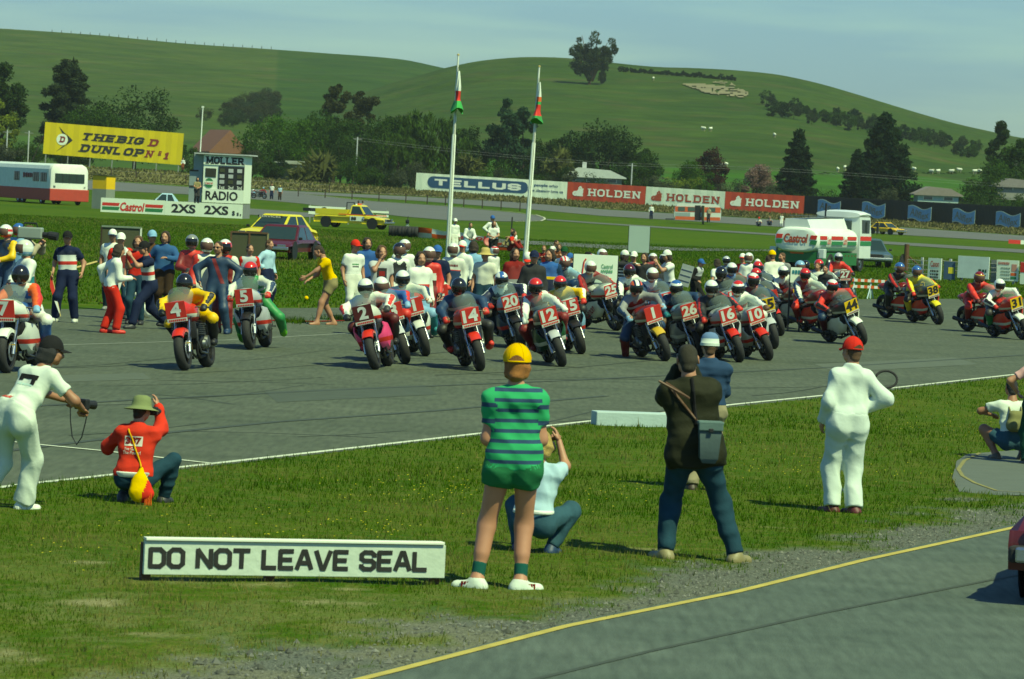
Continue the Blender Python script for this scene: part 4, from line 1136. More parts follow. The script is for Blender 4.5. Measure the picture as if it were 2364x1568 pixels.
def skeleton(p):
 p = dict(p); J = {}
 P = Vector(p.get('pel', (0, 0, .95)))
 ln, sd, tw = R(p.get('lean', 0)), R(p.get('side', 0)), R(p.get('twist', 0))
 Rt = Matrix.Rotation(-ln, 3, 'X') @ Matrix.Rotation(sd, 3, 'Y')
 Rs = Rt @ Matrix.Rotation(tw, 3, 'Z')
 t = Rt @ Vector((0, 0, 1)); sx = Rs @ Vector((1, 0, 0)); fy = Rs @ Vector((0, 1, 0))
 J.update(P=P, t=t, sx=sx, fy=fy, px=Vector((1, 0, 0)))
 J['N'] = P + t * .50
 Rh = Matrix.Rotation(-ln * p.get('hl_', .45), 3, 'X') @ Matrix.Rotation(sd * .5, 3, 'Y') @ Matrix.Rotation(R(p.get('hy', 0)), 3, 'Z') @ Matrix.Rotation(R(p.get('hp', 0)), 3, 'X') @ Matrix.Rotation(R(p.get('hr_', 0)), 3, 'Y')
 J['Rh'] = Rh
 J['H'] = J['N'] + t * .055 + Rh @ Vector((0, .035, .125))
 for s, n in ((-1, 'l'), (1, 'r')):
  sh = P + t * .435 + sx * (s * p.get('sw', .176))
  ht = p.get('h' + n)
  ht = sh + Vector((s * .075, .06, -.50)) if ht is None else Vector(ht)
  el, hd = ik(sh, ht, .285, .255, p.get('e' + n, (s * .35, -1, 0)))
  J['S' + n], J['E' + n], J['W' + n] = sh, el, hd
  hip = P + Vector((s * .092, 0, -.05))
  ft = Vector(p.get('f' + n, (s * .11, 0, .08)))
  kn, an = ik(hip, ft, .43, .425, p.get('k' + n, (s * .08, 1, 0)))
  J['T' + n], J['K' + n], J['A' + n] = hip, kn, an
  yaw = R(p.get('y' + n, -s * 9))
  fd = Vector((-math.sin(yaw), math.cos(yaw), 0))
  pt = p.get('p' + n, 0)
  J['F' + n] = an + fd * .15 * math.cos(R(pt)) + Vector((0, 0, -.045 - .15 * math.sin(R(pt)) if not pt else -.15 * math.sin(R(pt)) - .02))
  J['heel' + n] = an - fd * .035 + Vector((0, 0, -.04))
 return J
def limb(a, b, ra, rb, off, cut=1.0, t=0, flare=0):
 a, b = Vector(a), Vector(b)
 e = a.lerp(b, min(cut, 1.0)); rr = ra + (rb - ra) * min(cut, 1.0)
 o = {}
 if cut < 1.0:
  d = (b - a).normalized()
  e2 = a.lerp(b, min(cut + .12, 1.0))
  return (tuple(a), tuple(e2), ra + off, rr + off + flare, t, {'clip': [(tuple(e), tuple(d))]})
 return (tuple(a), tuple(e), ra + off, rb + off + flare, t, None)
def torso(J, off, t=0, clipz=None, fat=1., low=0.0, flare=0.):
 P, T, sx, fy = J['P'], J['t'], J['sx'], J['fy']
 o = {'sq': (tuple(fy), 1.28)}
 if clipz is not None: o['clip'] = clipz
 L = []
 for s in (-1, 1):
  L.append((tuple(P + J['px'] * s * .062 + T * low), tuple(P + T * .20 + sx * s * .060), .106 * fat + off + flare, .099 * fat + off, t, o))
  L.append((tuple(P + T * .20 + sx * s * .060), tuple(P + T * .375 + sx * s * .082), .099 * fat + off, .104 * fat + off, t, o))
 L.append((tuple(P + T * .435 + sx * -.145), tuple(P + T * .435 + sx * .145), .058 + off * .9, .060 + off * .9, t + 1, None if clipz is None else {'clip': clipz}))
 L.append((tuple(P + T * .44), tuple(P + T * .50), .085 + off * .5, .060 + off * .4, t + 1, None))
 return L
def glute(J, off, t=0):
 P, fy = J['P'], J['fy']; o = {'sq': ((0, 1, 0), 1.12)}
 return [(tuple(P + Vector((s * .062, -.018, .05))), tuple(J['T' + n] + Vector((0, -.02, -.01))), .108 + off, .106 + off, t, o) for s, n in ((-1, 'l'), (1, 'r'))]
def leg(J, off, n, cut=2.0, t=0, flare=0., loose=0.):
 """cut: 0-1 down the thigh, 1-2 down the shin"""
 T, K, A = J['T' + n], J['K' + n], J['A' + n]
 L = [limb(T, K, .092, .060 + loose * .5, off, min(cut, 1.), t)]
 if cut > 1:
  L.append(limb(K, A, .058 + loose * .5, .040 + loose, off, cut - 1, t + 1, flare))
  bk = (K - T).normalized() - (A - K).normalized()
  back = -(Vector((0, 1, 0)) if bk.length < .15 else bk.normalized())
  L.append((tuple(K.lerp(A, .12) + back * .012), tuple(K.lerp(A, .5) + back * .014), .046 + off, .044 + off, t + 1, None))
 return L
def arm(J, off, n, cut=2.0, t=0, loose=0.):
 a, e, q = J['S' + n], J['E' + n], J['W' + n]
 L = [limb(a, e, .056, .044 + loose * .4, off, min(cut, 1.), t)]
 if cut > 1: L.append(limb(e, q, .044 + loose * .4, .030 + loose * .5, off, cut - 1, t + 1))
 return L
def footprims(J, n, off=0., t=0):
 A, Ft, he = J['A' + n], J['F' + n], J['heel' + n]
 up = Vector((0, 0, 1))
 return [(tuple(he), tuple(Ft), .040 + off, .036 + off, t, {'sq': ((0, 0, 1), 1.12)}), (tuple(A), tuple(he.lerp(Ft, .3)), .042 + off, .042 + off, t, None)]
def frame_to(d, up):
 y = Vector(d).normalized(); x = y.cross(Vector(up))
 if x.length < 1e-4: x = y.orthogonal()
 x.normalize(); z = x.cross(y)
 return Matrix((x, y, z)).transposed()
def body_mesh(J, h, fine, grip, la=0, ll=0, head=True):
 """la, ll: how much slimmer arms and legs are under sleeves and trousers"""
 P = torso(J, -.014) + glute(J, -.016)
 for n in 'lr': P += leg(J, ll, n) + arm(J, la, n) + footprims(J, n)
 P.append((tuple(J['N'] - J['t'] * .05), tuple(J['H'] + J['Rh'] @ Vector((0, -.03, -.06))), .060, .054, 0, None))
 V, Q, _ = shape(P, h, .018)
 Vs, Fs, Ms = [V], [Q], [np.zeros(len(Q), int)]
 def put(v, f, m, Rm, loc, mirror=False):
  v = v.copy()
  if mirror: v[:, 0] *= -1; f = f[:, ::-1]
  v = v @ np.array(Rm, np.float32).T + np.array(loc, np.float32)
  o = sum(len(x) for x in Vs)
  Vs.append(v); Fs.append(f + o); Ms.append(m)
 if head:
  hv, hf, hm = HEADS[fine]
  put(hv, hf, hm, J['Rh'], J['H'])
 gv, gf = HANDS[(fine, grip)]
 for n in 'lr':
  d = J['W' + n] - J['E' + n]
  side = J['sx'] * (1 if n == 'r' else -1)
  up = side if abs(d.normalized().z) > .5 else Vector((0, 0, 1)) + side * .3
  if grip == 'up': up = Vector((0, 0, 1))
  put(gv, gf, np.zeros(len(gf), int), frame_to(d, up), J['W' + n], n == 'l')
 return np.concatenate(Vs), np.concatenate(Fs), np.concatenate(Ms)
EYE = mat('eye', (.03, .02, .015), .2); LIP = mat('lip', (.28, .08, .06), .5)

# ---- headgear, all in the head's own frame
_HG = {}
def hair_mesh(style, under=False):
 k = ('hair', style, under)
 if k in _HG: return _HG[k]
 r = {'short': .005, 'bushy': .026, 'curly': .030, 'long': .016, 'fringe': .010, 'bob': .020, 'mid': .008}[style]
 c = [((0, .052, .045), (0, .55, -.83)), ((0, .075, 0), (0, 1, .1))]
 P = [((0, -.022, .040), (0, .008, .048), .084 + r, .080 + r, 0, {'sq': ((1, 0, 0), 1.13), 'clip': c}), ((0, -.05, -.02), (0, -.055, -.05), .066 + r, .054 + r * .8, 0, {'clip': [((0, -.005, 0), (0, 1, 0))]})]
 sb_ = .024 if style == 'mid' else .034
 if style in ('long', 'bob', 'curly', 'bushy', 'mid'):
  e = -.14 if style == 'long' else -.07
  for s in (-1, 1): P.append(((s * .062, -.02, .02), (s * .066, -.045, e), .0 + sb_ + r * .6, sb_ + r * .6 - .002, 0, None))
  P.append(((0, -.06, 0), (0, -.07, e), .055 + r * .6, .048 + r * .6, 0, None))
 wr = {'short': .0028, 'bushy': .005, 'curly': .007, 'long': .006, 'fringe': .003, 'bob': .004, 'mid': .005}[style]
 if under: P = [(a, b, min(ra, .086) * .97, min(rb, .076) * .94, t, dict(o or {}, clip=((o or {}).get('clip') or []) + [((0, 0, .030), (0, 0, 1))])) for a, b, ra, rb, t, o in P]
 V, Q, _ = shape(P, .010, .010, wr, 5)
 _HG[k] = mesh('hair', V, Q)
 _HG[k].materials.append(None)
 return _HG[k]
def lathe_part(name, prof, n=18, T=None, ang=60):
 if name in _HG: return _HG[name]
 b = MB(); b.lathe(prof, n, 0, T)
 _HG[name] = b.me(name, None, True, ang); _HG[name].materials.append(None)
 return _HG[name]
def cap_parts():
 if 'capc' in _HG: return
 b = MB()
 prof = [(.0, .142)] + [(.109 * math.sin(a), .020 + .124 * math.cos(a)) for a in np.linspace(.16, 1.62, 8)]
 b.lathe(prof, 18, 0, Matrix.Translation((0, -.008, .012)) @ Matrix.Diagonal((.93, 1.08, 1, 1)))
 b.lathe([(.0, .156), (.007, .155), (.009, .150)], 8)
 _HG['capc'] = b.me('crown', None, True, 60); _HG['capc'].materials.append(None)
 b = MB(); rings = []
 for t in np.linspace(-1, 1, 11):
  a = t * 1.15
  x0, y0 = .090 * math.sin(a), -.002 + .104 * math.cos(a)
  x1, y1 = .092 * math.sin(a), .025 + .168 * math.cos(a) * (1 if abs(t) < .9 else .85)
  dz = -.02 * t * t
  rings.append([(x0, y0, .044 + dz), (x1, y1, .026 + dz), (x1, y1, .022 + dz), (x0, y0, .039 + dz)])
 b.loft(rings); _HG['brim'] = b.me('brim', None, True, 40); _HG['brim'].materials.append(None)
 b = MB()                                                        # full-face helmet shell with an eye port
 n, k = 22, 14; V, Fs = [], []
 for i in range(k + 1):
  th = math.pi * (.001 + .80 * i / k)
  for j in range(n):
   a = 2 * math.pi * j / n
   d = Vector((math.sin(th) * math.cos(a), math.sin(th) * math.sin(a), math.cos(th)))
   chin = max(0, d.y) ** 2 * max(0, -d.z) * .05
   V.append((d.x * .130, d.y * (.152 + chin) + .006, d.z * .148 + .012))
 for i in range(k):
  for j in range(n):
   j2 = (j + 1) % n
   m = [Vector(V[q]) for q in (i * n + j, i * n + j2, (i + 1) * n + j2, (i + 1) * n + j)]
   c = sum(m, Vector()) / 4
   if c.y > .060 and -.060 < c.z < .058: continue
   Fs.append((i * n + j, (i + 1) * n + j, (i + 1) * n + j2, i * n + j2))
 b.add(V, Fs); me = b.me('shell', None, True, 60)
 _HG['shell'] = me; me.materials.append(None)
 b = MB(); V, Fs = [], []
 for zi, z in enumerate(np.linspace(-.066, .066, 5)):
  for j in range(11):
   a = R(15 + 150 * j / 10); q = math.sqrt(max(0, 1 - (z / .148) ** 2))
   V.append((.133 * q * math.cos(a), .156 * q * math.sin(a) + .007, z + .012))
 Fs = [(i * 11 + j, i * 11 + j + 1, (i + 1) * 11 + j + 1, (i + 1) * 11 + j) for i in range(4) for j in range(10)]
 b.add(V, Fs); _HG['visor'] = b.me('visor', None, True, 80); _HG['visor'].materials.append(None)
_HM = {}
def helmet_mat(stops, axis=2):
 k = (tuple(stops) if not isinstance(stops, str) else stops, axis)
 if k not in _HM:
  if isinstance(stops, str): _HM[k] = mat('helmet_paint', C(stops), .18, 0, .03, 4, 0, .5)
  else: _HM[k] = ramp_mat('helmet_paint', stops, 'Object', axis, .2, -.15, .16, .5)
 return _HM[k]
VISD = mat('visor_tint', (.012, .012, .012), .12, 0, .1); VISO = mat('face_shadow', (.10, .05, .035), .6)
def headgear(root, spec, J=None, M=None):
 cap_parts()
 if M is None: M = Matrix.Translation(J['H']) @ J['Rh'].to_4x4()
 spec = spec if isinstance(spec, list) else [spec]; und = any(q[0] in ('cap', 'hat', 'beanie') for q in spec)
 for s in spec:
  kd = s[0]
  if kd == 'hair': ob('hair', hair_mesh(s[1], und), root, [hairm(s[2])], M)
  elif kd == 'cap':
   turn = Matrix()
   m = s[1] if not isinstance(s[1], (str, tuple)) else fab(s[1])
   c = ob('cap', _HG['capc'], root, [m], M @ turn)
   if len(s) > 3 and s[3] == 'fine':
    b = MB(); b.tube([(.098 * math.sin(a), -.008 - .117 * math.cos(a), .030) for a in np.linspace(-.62, .62, 9)], .008, 6); b.tube([(.102 * math.sin(a), -.006 - .1195 * math.cos(a) * (1 - .10 * math.cos(a * 2.4)), .030 + .048 * math.cos(a * 2.5)) for a in np.linspace(-.6, .6, 9)], .0035, 5); b.build('strap', [m], c)
    b = MB(); b.loft([[(.104 * math.sin(a), -.008 - .1215 * math.cos(a) * (1 - z * .55), .032 + z) for z in (0, .5 * .044 * max(math.cos(a * 2.5), 0), .044 * max(math.cos(a * 2.5), 0))] for a in np.linspace(-.6, .6, 9)], 0, False); b.build('opening', [hairm(s[4])], c, True)
    for a in np.linspace(0, math.pi, 4)[:3]: b = MB(); b.tube([(.1025 * math.sin(q) * math.cos(a), -.008 + .119 * math.sin(q) * math.sin(a), .032 + .1245 * math.cos(q)) for q in np.linspace(-1.45, 1.45, 15)], .0022, 4); b.build('seam', [m], c)
   ob('brim', _HG['brim'], c, [fab(s[2] if len(s) > 2 else s[1])])
  elif kd == 'helmet':
   c = ob('helmet', _HG['shell'], root, [helmet_mat(s[1], s[-1] if len(s) > 3 else 2)], M)
   ob('visor', _HG['visor'], c, [VISD if s[2] == 'd' else VISO])  # on open helmets this sheet is painted as the shaded face
  elif kd == 'hat':
   me = lathe_part('sunhat', [(.0, .165), (.05, .163), (.088, .145), (.102, .10), (.108, .055), (.120, .035), (.185, .012), (.188, .006), (.12, .028), (.105, .03)], 22)
   ob('hat', me, root, [fab(s[1])], M @ Matrix.Translation((0, -.005, .0)))
  elif kd == 'beanie':
   me = lathe_part('beanie', [(.0, .150), (.05, .142), (.085, .115), (.100, .075), (.104, .03), (.108, .028), (.109, -.002), (.100, -.004)], 20)
   ob('beanie', me, root, [s[1]], M @ Matrix.Translation((0, -.012, .012)))
  elif kd == 'glasses':
   b = MB()
   for q in (-1, 1): b.box((q * .033, .104, .011), (.048, .006, .034), 0, 0, .003); b.tube([(q * .056, .10, .014), (q * .080, .0, .016)], .003, 5)
   b.box((0, .107, .016), (.02, .004, .006))
   ob('sunglasses', b.me('sunglasses'), root, [mat('lens', (.008, .008, .009), .15)], M)
NP = 0
def person(x, hy, label, pose='stand', face=180, top=None, legs=None, shoes='char', head=('hair', 'short', 'dbrown'), skin='skin', fy=None, ht=1.0, fine=False, group=None,
           suit=None, fat=1., over=None, Y=None, pos=None, cat='person', seed=None, barefoot=False):
 """top=(kind, colours..., {opts}); legs=(kind, colour); suit=(torso, arm, leg) for one-piece leathers"""
 global NP
 NP += 1
 seed = NP if seed is None else seed
 p = dict(POSES[pose] if isinstance(pose, str) else pose)
 r = random.Random(seed * 13 + 5)
 if over: p.update(over)
 if not fine and pose in ('stand', 'stand2', 'hips', 'fold', 'front'):
  p.setdefault('hy', r.uniform(-25, 25)); p.setdefault('side', r.uniform(-3, 3))
 J = skeleton(p)
 h = .012 if fine else .025
 V, Q, mi = body_mesh(J, h, fine, p.get('grip', pose in ('push', 'squatcam', 'cam', 'reach', 'stride')), -.010 if suit or (top and top[0] in ('jacket', 'coat', 'shirt')) else -.002, -.014 if suit or (legs and legs[0] != 'shorts') else 0)
 topz = J['H'].z + .125
 kinds = [q[0] for q in (head if isinstance(head, list) else [head])]
 topz += .035 if 'helmet' in kinds else .04 if 'hat' in kinds else .025 if 'cap' in kinds or 'beanie' in kinds else .012
 if pos is not None: loc, sc = Vector(pos), ht
 elif fy is not None:
  loc = G(x, fy); q = at(x, hy, loc.y); hx = J['H']; ca, sa = math.cos(R(face)), math.sin(R(face))
  sc = (q.z - loc.z) / topz; loc.x = q.x - (hx.x * ca - hx.y * sa) * sc
  if not .80 < sc < 1.2: print('scale?', round(sc, 2), label)
  sc = min(max(sc, .82), 1.2)
 elif Y is not None:
  sc = ht; q = at(x, hy, Y); loc = Vector((q.x, Y, q.z - topz * sc))
 else:
  q = G(x, hy, topz * ht); loc = Vector((q.x, q.y, 0)); sc = ht
  smax = 92 if x > 1580 else 98 if x > 1290 else 400
  if group == CG and FPX / q.y > smax:
   Yb = FPX / (smax - r.uniform(0, 6)); q = at(x, hy, Yb); loc = Vector((q.x, Yb, 0)); sc = max(q.z / topz, .80)
 root = thing('person', label, cat, group, loc, R(face))
 root.scale = (sc, sc, sc)
 sk = skn(skin)
 ob('body', mesh('body', V, Q, [sk, EYE, hairm('dbrown'), LIP], True, mi), root)
 hg = h * 1.02; wr = .0052 if fine else .0026
 res = {'root': root, 'J': J, 'p': p}
 def garment(name, prims, mats, tagmap=None, k=.018, w=wr, attr=False):
  V, Q, tg = shape(prims, hg, k, w, seed)
  mi = None
  if tagmap:
   lut = np.zeros(64, int)
   for a, b in tagmap.items(): lut[a] = b
   tv = lut[tg]; mi = tv[Q[:, 0]]
   mi = np.maximum(mi, tv[Q[:, 2]])
  me = mesh(name, V, Q, mats, True, mi)
  if attr:
   u = (V - np.array(J['P'])) @ np.array(J['t'])
   at_ = me.attributes.new('u', 'FLOAT', 'POINT'); at_.data.foreach_set('value', u.astype(np.float32))
  res[name] = (V, Q)
  return ob(name, me, root)
 mk = lambda c: c if not isinstance(c, (str, tuple)) else fab(c)
 ml = lambda c: c if not isinstance(c, (str, tuple)) else lea(c)
 if suit:
  off = .018
  P = torso(J, off, 0) + glute(J, off, 10)
  for n in 'lr': P += leg(J, off, n, 2, 10, 0, .008) + arm(J, off + .002, n, 2, 20, .008)
  s_ = list(suit) + [suit[0]] * (4 - len(suit))
  garment('leathers', P, [ml(c) for c in s_], {0: 0, 1: 3, 10: 2, 11: 2, 20: 1, 21: 1}, attr=True)
  if p.get('gloves', True):
   for n in 'lr':
    d = (J['W' + n] - J['E' + n]).normalized()
    garment('glove', [(tuple(J['W' + n] - d * .05), tuple(J['W' + n] + d * .03), .040, .042, 0, None), (tuple(J['W' + n] + d * .03), tuple(J['W' + n] + d * .085), .044, .036, 0, None)], [lea(p.get('gcol', 'char'))], w=0)
 if top:
  kd, opts = top[0], (top[-1] if isinstance(top[-1], dict) else {})
  cols = [q for q in top[1:] if not isinstance(q, dict)]
  cut = {'tee': .62, 'polo': .66, 'shirt': 1.92, 'jacket': 2.0, 'coat': 2.0, 'vest': .05, 'rolled': 1.25}[kd]
  off = {'tee': .015, 'polo': .015, 'shirt': .018, 'jacket': .025, 'coat': .032, 'vest': .016, 'rolled': .02}[kd]
  low = {'tee': -.03, 'polo': -.02, 'shirt': .0, 'jacket': -.05, 'coat': -.14, 'vest': .0, 'rolled': 0}[kd]
  if 'low' in opts: low = opts['low']
  off = opts.get('off', off)
  base = J['P'] + J['t'] * low
  cz = [(tuple(base), tuple(-J['t']))]
  P = torso(J, off, 0, cz, fat, min(low - .02, 0), .012 if kd == 'coat' else 0)
  if kd in ('coat', 'jacket', 'tee') or low < -.04:
   P += [(a, b, ra, rb, t, dict(o or {}, clip=cz)) for a, b, ra, rb, t, o in glute(J, off + (.012 if kd == 'coat' else 0))]
  for n in 'lr': P += arm(J, min(off * .9, .018) + .003, n, cut, 20, .010 if kd in ('jacket', 'coat', 'shirt', 'rolled') else .010)
  if kd != 'tee' and kd != 'vest': N_, T_ = J['N'], J['t']; P.append((tuple(N_ - T_ * .04), tuple(N_ + T_ * .03), .074 + off * .3, .068 + off * .2, 1, {'clip': [(tuple(N_ + T_ * (.030 if kd == 'polo' else .045)), tuple(T_))]}))
  ms = [mk(c) for c in cols]
  tm = {0: 0, 1: min(2, len(ms) - 1) if len(ms) > 2 else 0, 20: min(1, len(ms) - 1), 21: min(1, len(ms) - 1)}
  garment({'tee': 't_shirt', 'polo': 'polo_shirt', 'shirt': 'shirt', 'jacket': 'jacket', 'coat': 'jacket', 'vest': 'vest', 'rolled': 'shirt'}[kd], P, ms, tm, attr=True)
  if kd == 'tee' and not fine and r.random() < .5:
   c_ = J['P'] + J['t'] * r.uniform(.24, .32) + J['fy'] * .3
   for i in range(r.choice((1, 2, 2))): decal(res, 't_shirt', bars2d(r.randint(3, 7), seed + i), c_ - J['t'] * .05 * i, -J['sx'], J['t'], r.uniform(.12, .24), .035, fab(r.choice(('dred', 'navy', 'char', 'green', 'dblue'))), 'print')
 if legs:
  kd = legs[0]; c = mk(legs[1])
  off = {'jeans': .014, 'slacks': .020, 'flare': .018, 'loose': .020, 'shorts': .017}[kd]
  cut = {'shorts': .40}.get(kd, 1.97)
  if kd == 'shorts' and len(legs) > 2: cut = legs[2]
  cz = [(tuple(J['P'] + J['t'] * .07), tuple(J['t']))]
  P = [(a, b, ra, rb, t, dict(o or {}, clip=cz)) for a, b, ra, rb, t, o in torso(J, off - .004, 0)[:4:2] + glute(J, off, 0)]
  for n in 'lr': P += leg(J, off, n, cut, 0, {'flare': .03, 'loose': .006, 'slacks': .006}.get(kd, .004), {'jeans': .008, 'slacks': .016, 'flare': .010, 'loose': .018, 'shorts': .022}[kd])
  garment('shorts' if kd == 'shorts' else 'trousers', P, [c])
 if not barefoot:
  sm = shoes if not isinstance(shoes, (str, tuple)) else lea(shoes)
  for n in 'lr':
   P = footprims(J, n, .012)
   if suit or p.get('boots'): P.append((tuple(J['A' + n]), tuple(J['A' + n].lerp(J['K' + n], .55)), .054, .066, 0, None))
   garment('boot' if suit or p.get('boots') else 'shoe', P, [sm], w=0)
 if 'band' in p:
  n, c = p['band']; a, b_ = J['S' + n], J['E' + n]; d = (b_ - a).normalized()
  garment('armband', [(tuple(a.lerp(b_, .3)), tuple(a.lerp(b_, 1.)), .072, .062, 0, {'clip': [(tuple(a.lerp(b_, .82)), tuple(d)), (tuple(a.lerp(b_, .42)), tuple(-d))]})], [fab(c)], w=0)
 if head: headgear(root, head, J)
 return res
def decal(res, part, t2d, c, right, up, width, height, m, name='print', off=.004):
 """flat print laid on a garment: points dropped on to the cloth along its normal"""
 V, Q = res[part]
 bvh = BVHTree.FromPolygons([tuple(map(float, v)) for v in V], [tuple(map(int, q)) for q in Q])
 tv, tf, d = t2d
 right, up = Vector(right).normalized(), Vector(up).normalized(); n = right.cross(up)
 P = []
 for v in tv:
  q = Vector(c) + right * (v[0] / d[0] * width) + up * (v[1] / d[1] * height)
  hit = bvh.ray_cast(q + n * .5, -n, 1.5)[0]
  P.append(tuple((hit if hit else q) + n * off))
 me = bpy.data.meshes.new(name); me.from_pydata(P, [], tf); me.materials.append(m)
 return ob(name, me, res['root'])
def grid2d(nx, ny, w=1., h=1.):
 V = np.array([((i / nx - .5) * w, (j / ny - .5) * h) for j in range(ny + 1) for i in range(nx + 1)])
 Fs = [(j * (nx + 1) + i, j * (nx + 1) + i + 1, (j + 1) * (nx + 1) + i + 1, (j + 1) * (nx + 1) + i) for j in range(ny) for i in range(nx)]
 return V, Fs, np.array((w, h))
# ------------------------------------------------------------------ hoardings
def frame3(P0, P1):
 X = (P1 - P0).normalized(); Yv = Vector((0, 0, 1)).cross(X).normalized(); Z = X.cross(Yv)
 return Matrix(((X.x, Yv.x, Z.x, P0.x), (X.y, Yv.y, Z.y, P0.y), (X.z, Yv.z, Z.z, P0.z), (0, 0, 0, 1))), (P1 - P0).length
XR, ZU = (1, 0, 0), (0, 0, 1)
def corr(w_, h, ribs=5, d=.035):
 k = ('corr', round(w_, 2), round(h, 2))
 if k in _HG: return _HG[k]
 pts = [(i * w_ / (ribs * 4), d * (0, 1, 1, 0)[i % 4]) for i in range(ribs * 4 + 1)]
 V = [(x, y, z) for z in (0, h) for x, y in pts]; n = len(pts)
 Fs = [(i, i + 1, n + i + 1, n + i) for i in range(n - 1)]
 me = mesh('sheet', V, Fs, None, False); me.materials.append(None); _HG[k] = me
 return me
def hoarding(name, label, P0, P1, h, mats, n, group='advertising hoardings along the far track', z0=0., posts=4):
 M, L = frame3(P0, P1)
 t = thing(name, label, 'hoarding', group, mtx=M)
 me = corr(L / n, h)
 for i in range(n): ob('sheet', me, t, [mats[i % len(mats)]], Matrix.Translation((i * L / n, .004 * (i % 2), z0)))
 for i in range(posts):
  b = MB(); b.box((0, .12, (h + z0) / 2 - .4), (.12, .12, h + z0 + .7)); b.build('post', [wood('grey')], t, mtx=Matrix.Translation((.3 + (L - .6) * i / max(posts - 1, 1), 0, 0)))
 return t, L
WSH = [mat('white_sheet', (.60, .67, .54), .6, 0, .10, .8, .1), mat('white_sheet', (.68, .74, .60), .6, 0, .10, .8, .1)]
RSH = [mat('red_sheet', (.40, .045, .018), .6, 0, .14, .8, .1), mat('red_sheet', (.34, .035, .016), .6, 0, .14, .8, .1)]
BLK = pnt2('black'); WH = pnt2('white'); RDp = pnt2('red'); OFF = mat('sign_white', (.68, .75, .60), .6, 0, .07, 3); NAV = pnt2((.015, .06, .14)); DGN = pnt2((.03, .17, .06))
# white hoarding with the blue capsule
t, L = hoarding('hoarding', 'long white corrugated hoarding reading TELLUS in a blue capsule', at(959, 440, 540), at(1308, 462, 535), 2.42, WSH, 24, posts=8)
b = MB(); cy, hw, hh = 1.30, L * .333, .78
arc = [(math.cos(a), math.sin(a)) for a in np.linspace(-math.pi / 2, math.pi / 2, 12)]
poly = [(L * .41 + hw - hh + hh * c, cy + hh * s) for c, s in arc] + [(L * .41 - hw + hh - hh * c, cy - hh * s) for c, s in arc]
b.prism(poly, -.012, -.002); b.build('emblem', [NAV], t)
lettering(block2d('TELLUS', .26, False, 0, .26), (L * .41, -.014, cy), XR, ZU, hw * 1.72, .95, WH, t)
lettering(text2d('people who', .02), (L * .86, -.012, 1.72), XR, ZU, L * .155, .48, NAV, t); lettering(text2d('have cleaning love us', .02), (L * .855, -.012, .98), XR, ZU, L * .24, .48, NAV, t)
# three lion hoardings
def lion(t, x, z, h, m, m2):
 """seated lion rolling a round stone, as a flat painted emblem"""
 P = [(-.10, .0), (.50, .0), (.56, .10), (.50, .2), (.56, .42), (.52, .62), (.60, .70), (.56, .78), (.46, .74), (.40, .86), (.30, 1.0), (.16, .98), (.10, .88), (.02, .84), (.06, .74), (.0, .62), (-.10, .52), (-.22, .50), (-.20, .42), (-.06, .38), (-.08, .2)]
 b = MB(); b.prism([(x + p[0] * h, z + p[1] * h) for p in P], -.012, -.002); b.build('emblem', [m], t)
 b = MB(); b.prism([(x - .27 * h + .27 * h * math.cos(a), z + .25 * h + .25 * h * math.sin(a)) for a in np.linspace(0, 5.9, 14)], -.013, -.003); b.build('emblem', [m], t)
 b = MB()
 for q in ((-.30, .22, .12, .03), (-.24, .34, .10, .03), (.22, .78, .10, .04)): b.box((x + q[0] * h, -.016, z + q[1] * h), (q[2] * h, .004, q[3] * h))
 b.build('emblem', [m2], t)
for i, (x0, y0, Y0, x1, y1, Y1, sh, tx, lb) in enumerate([(1308.5, 462, 535, 1489, 473, 532, RSH, WH, 'red corrugated HOLDEN hoarding next to the white TELLUS hoarding'), (1489.5, 473, 532, 1672, 485, 528, WSH, pnt2((.33, .05, .02)), 'white corrugated HOLDEN hoarding with red letters'), (1672.5, 485, 528, 1855, 496, 525, RSH, WH, 'red corrugated HOLDEN hoarding next to the black fence')]):
 t, L = hoarding('hoarding', lb, at(x0, y0, Y0), at(x1, y1, Y1), 2.45, sh, 13, posts=4)
 lion(t, L * .135, .62, 1.36, tx, sh[0])
 lettering(block2d('HOLDEN', .21, True, 0, .34), (L * .60, -.012, 1.22), XR, ZU, L * .68, 1.0, tx, t)
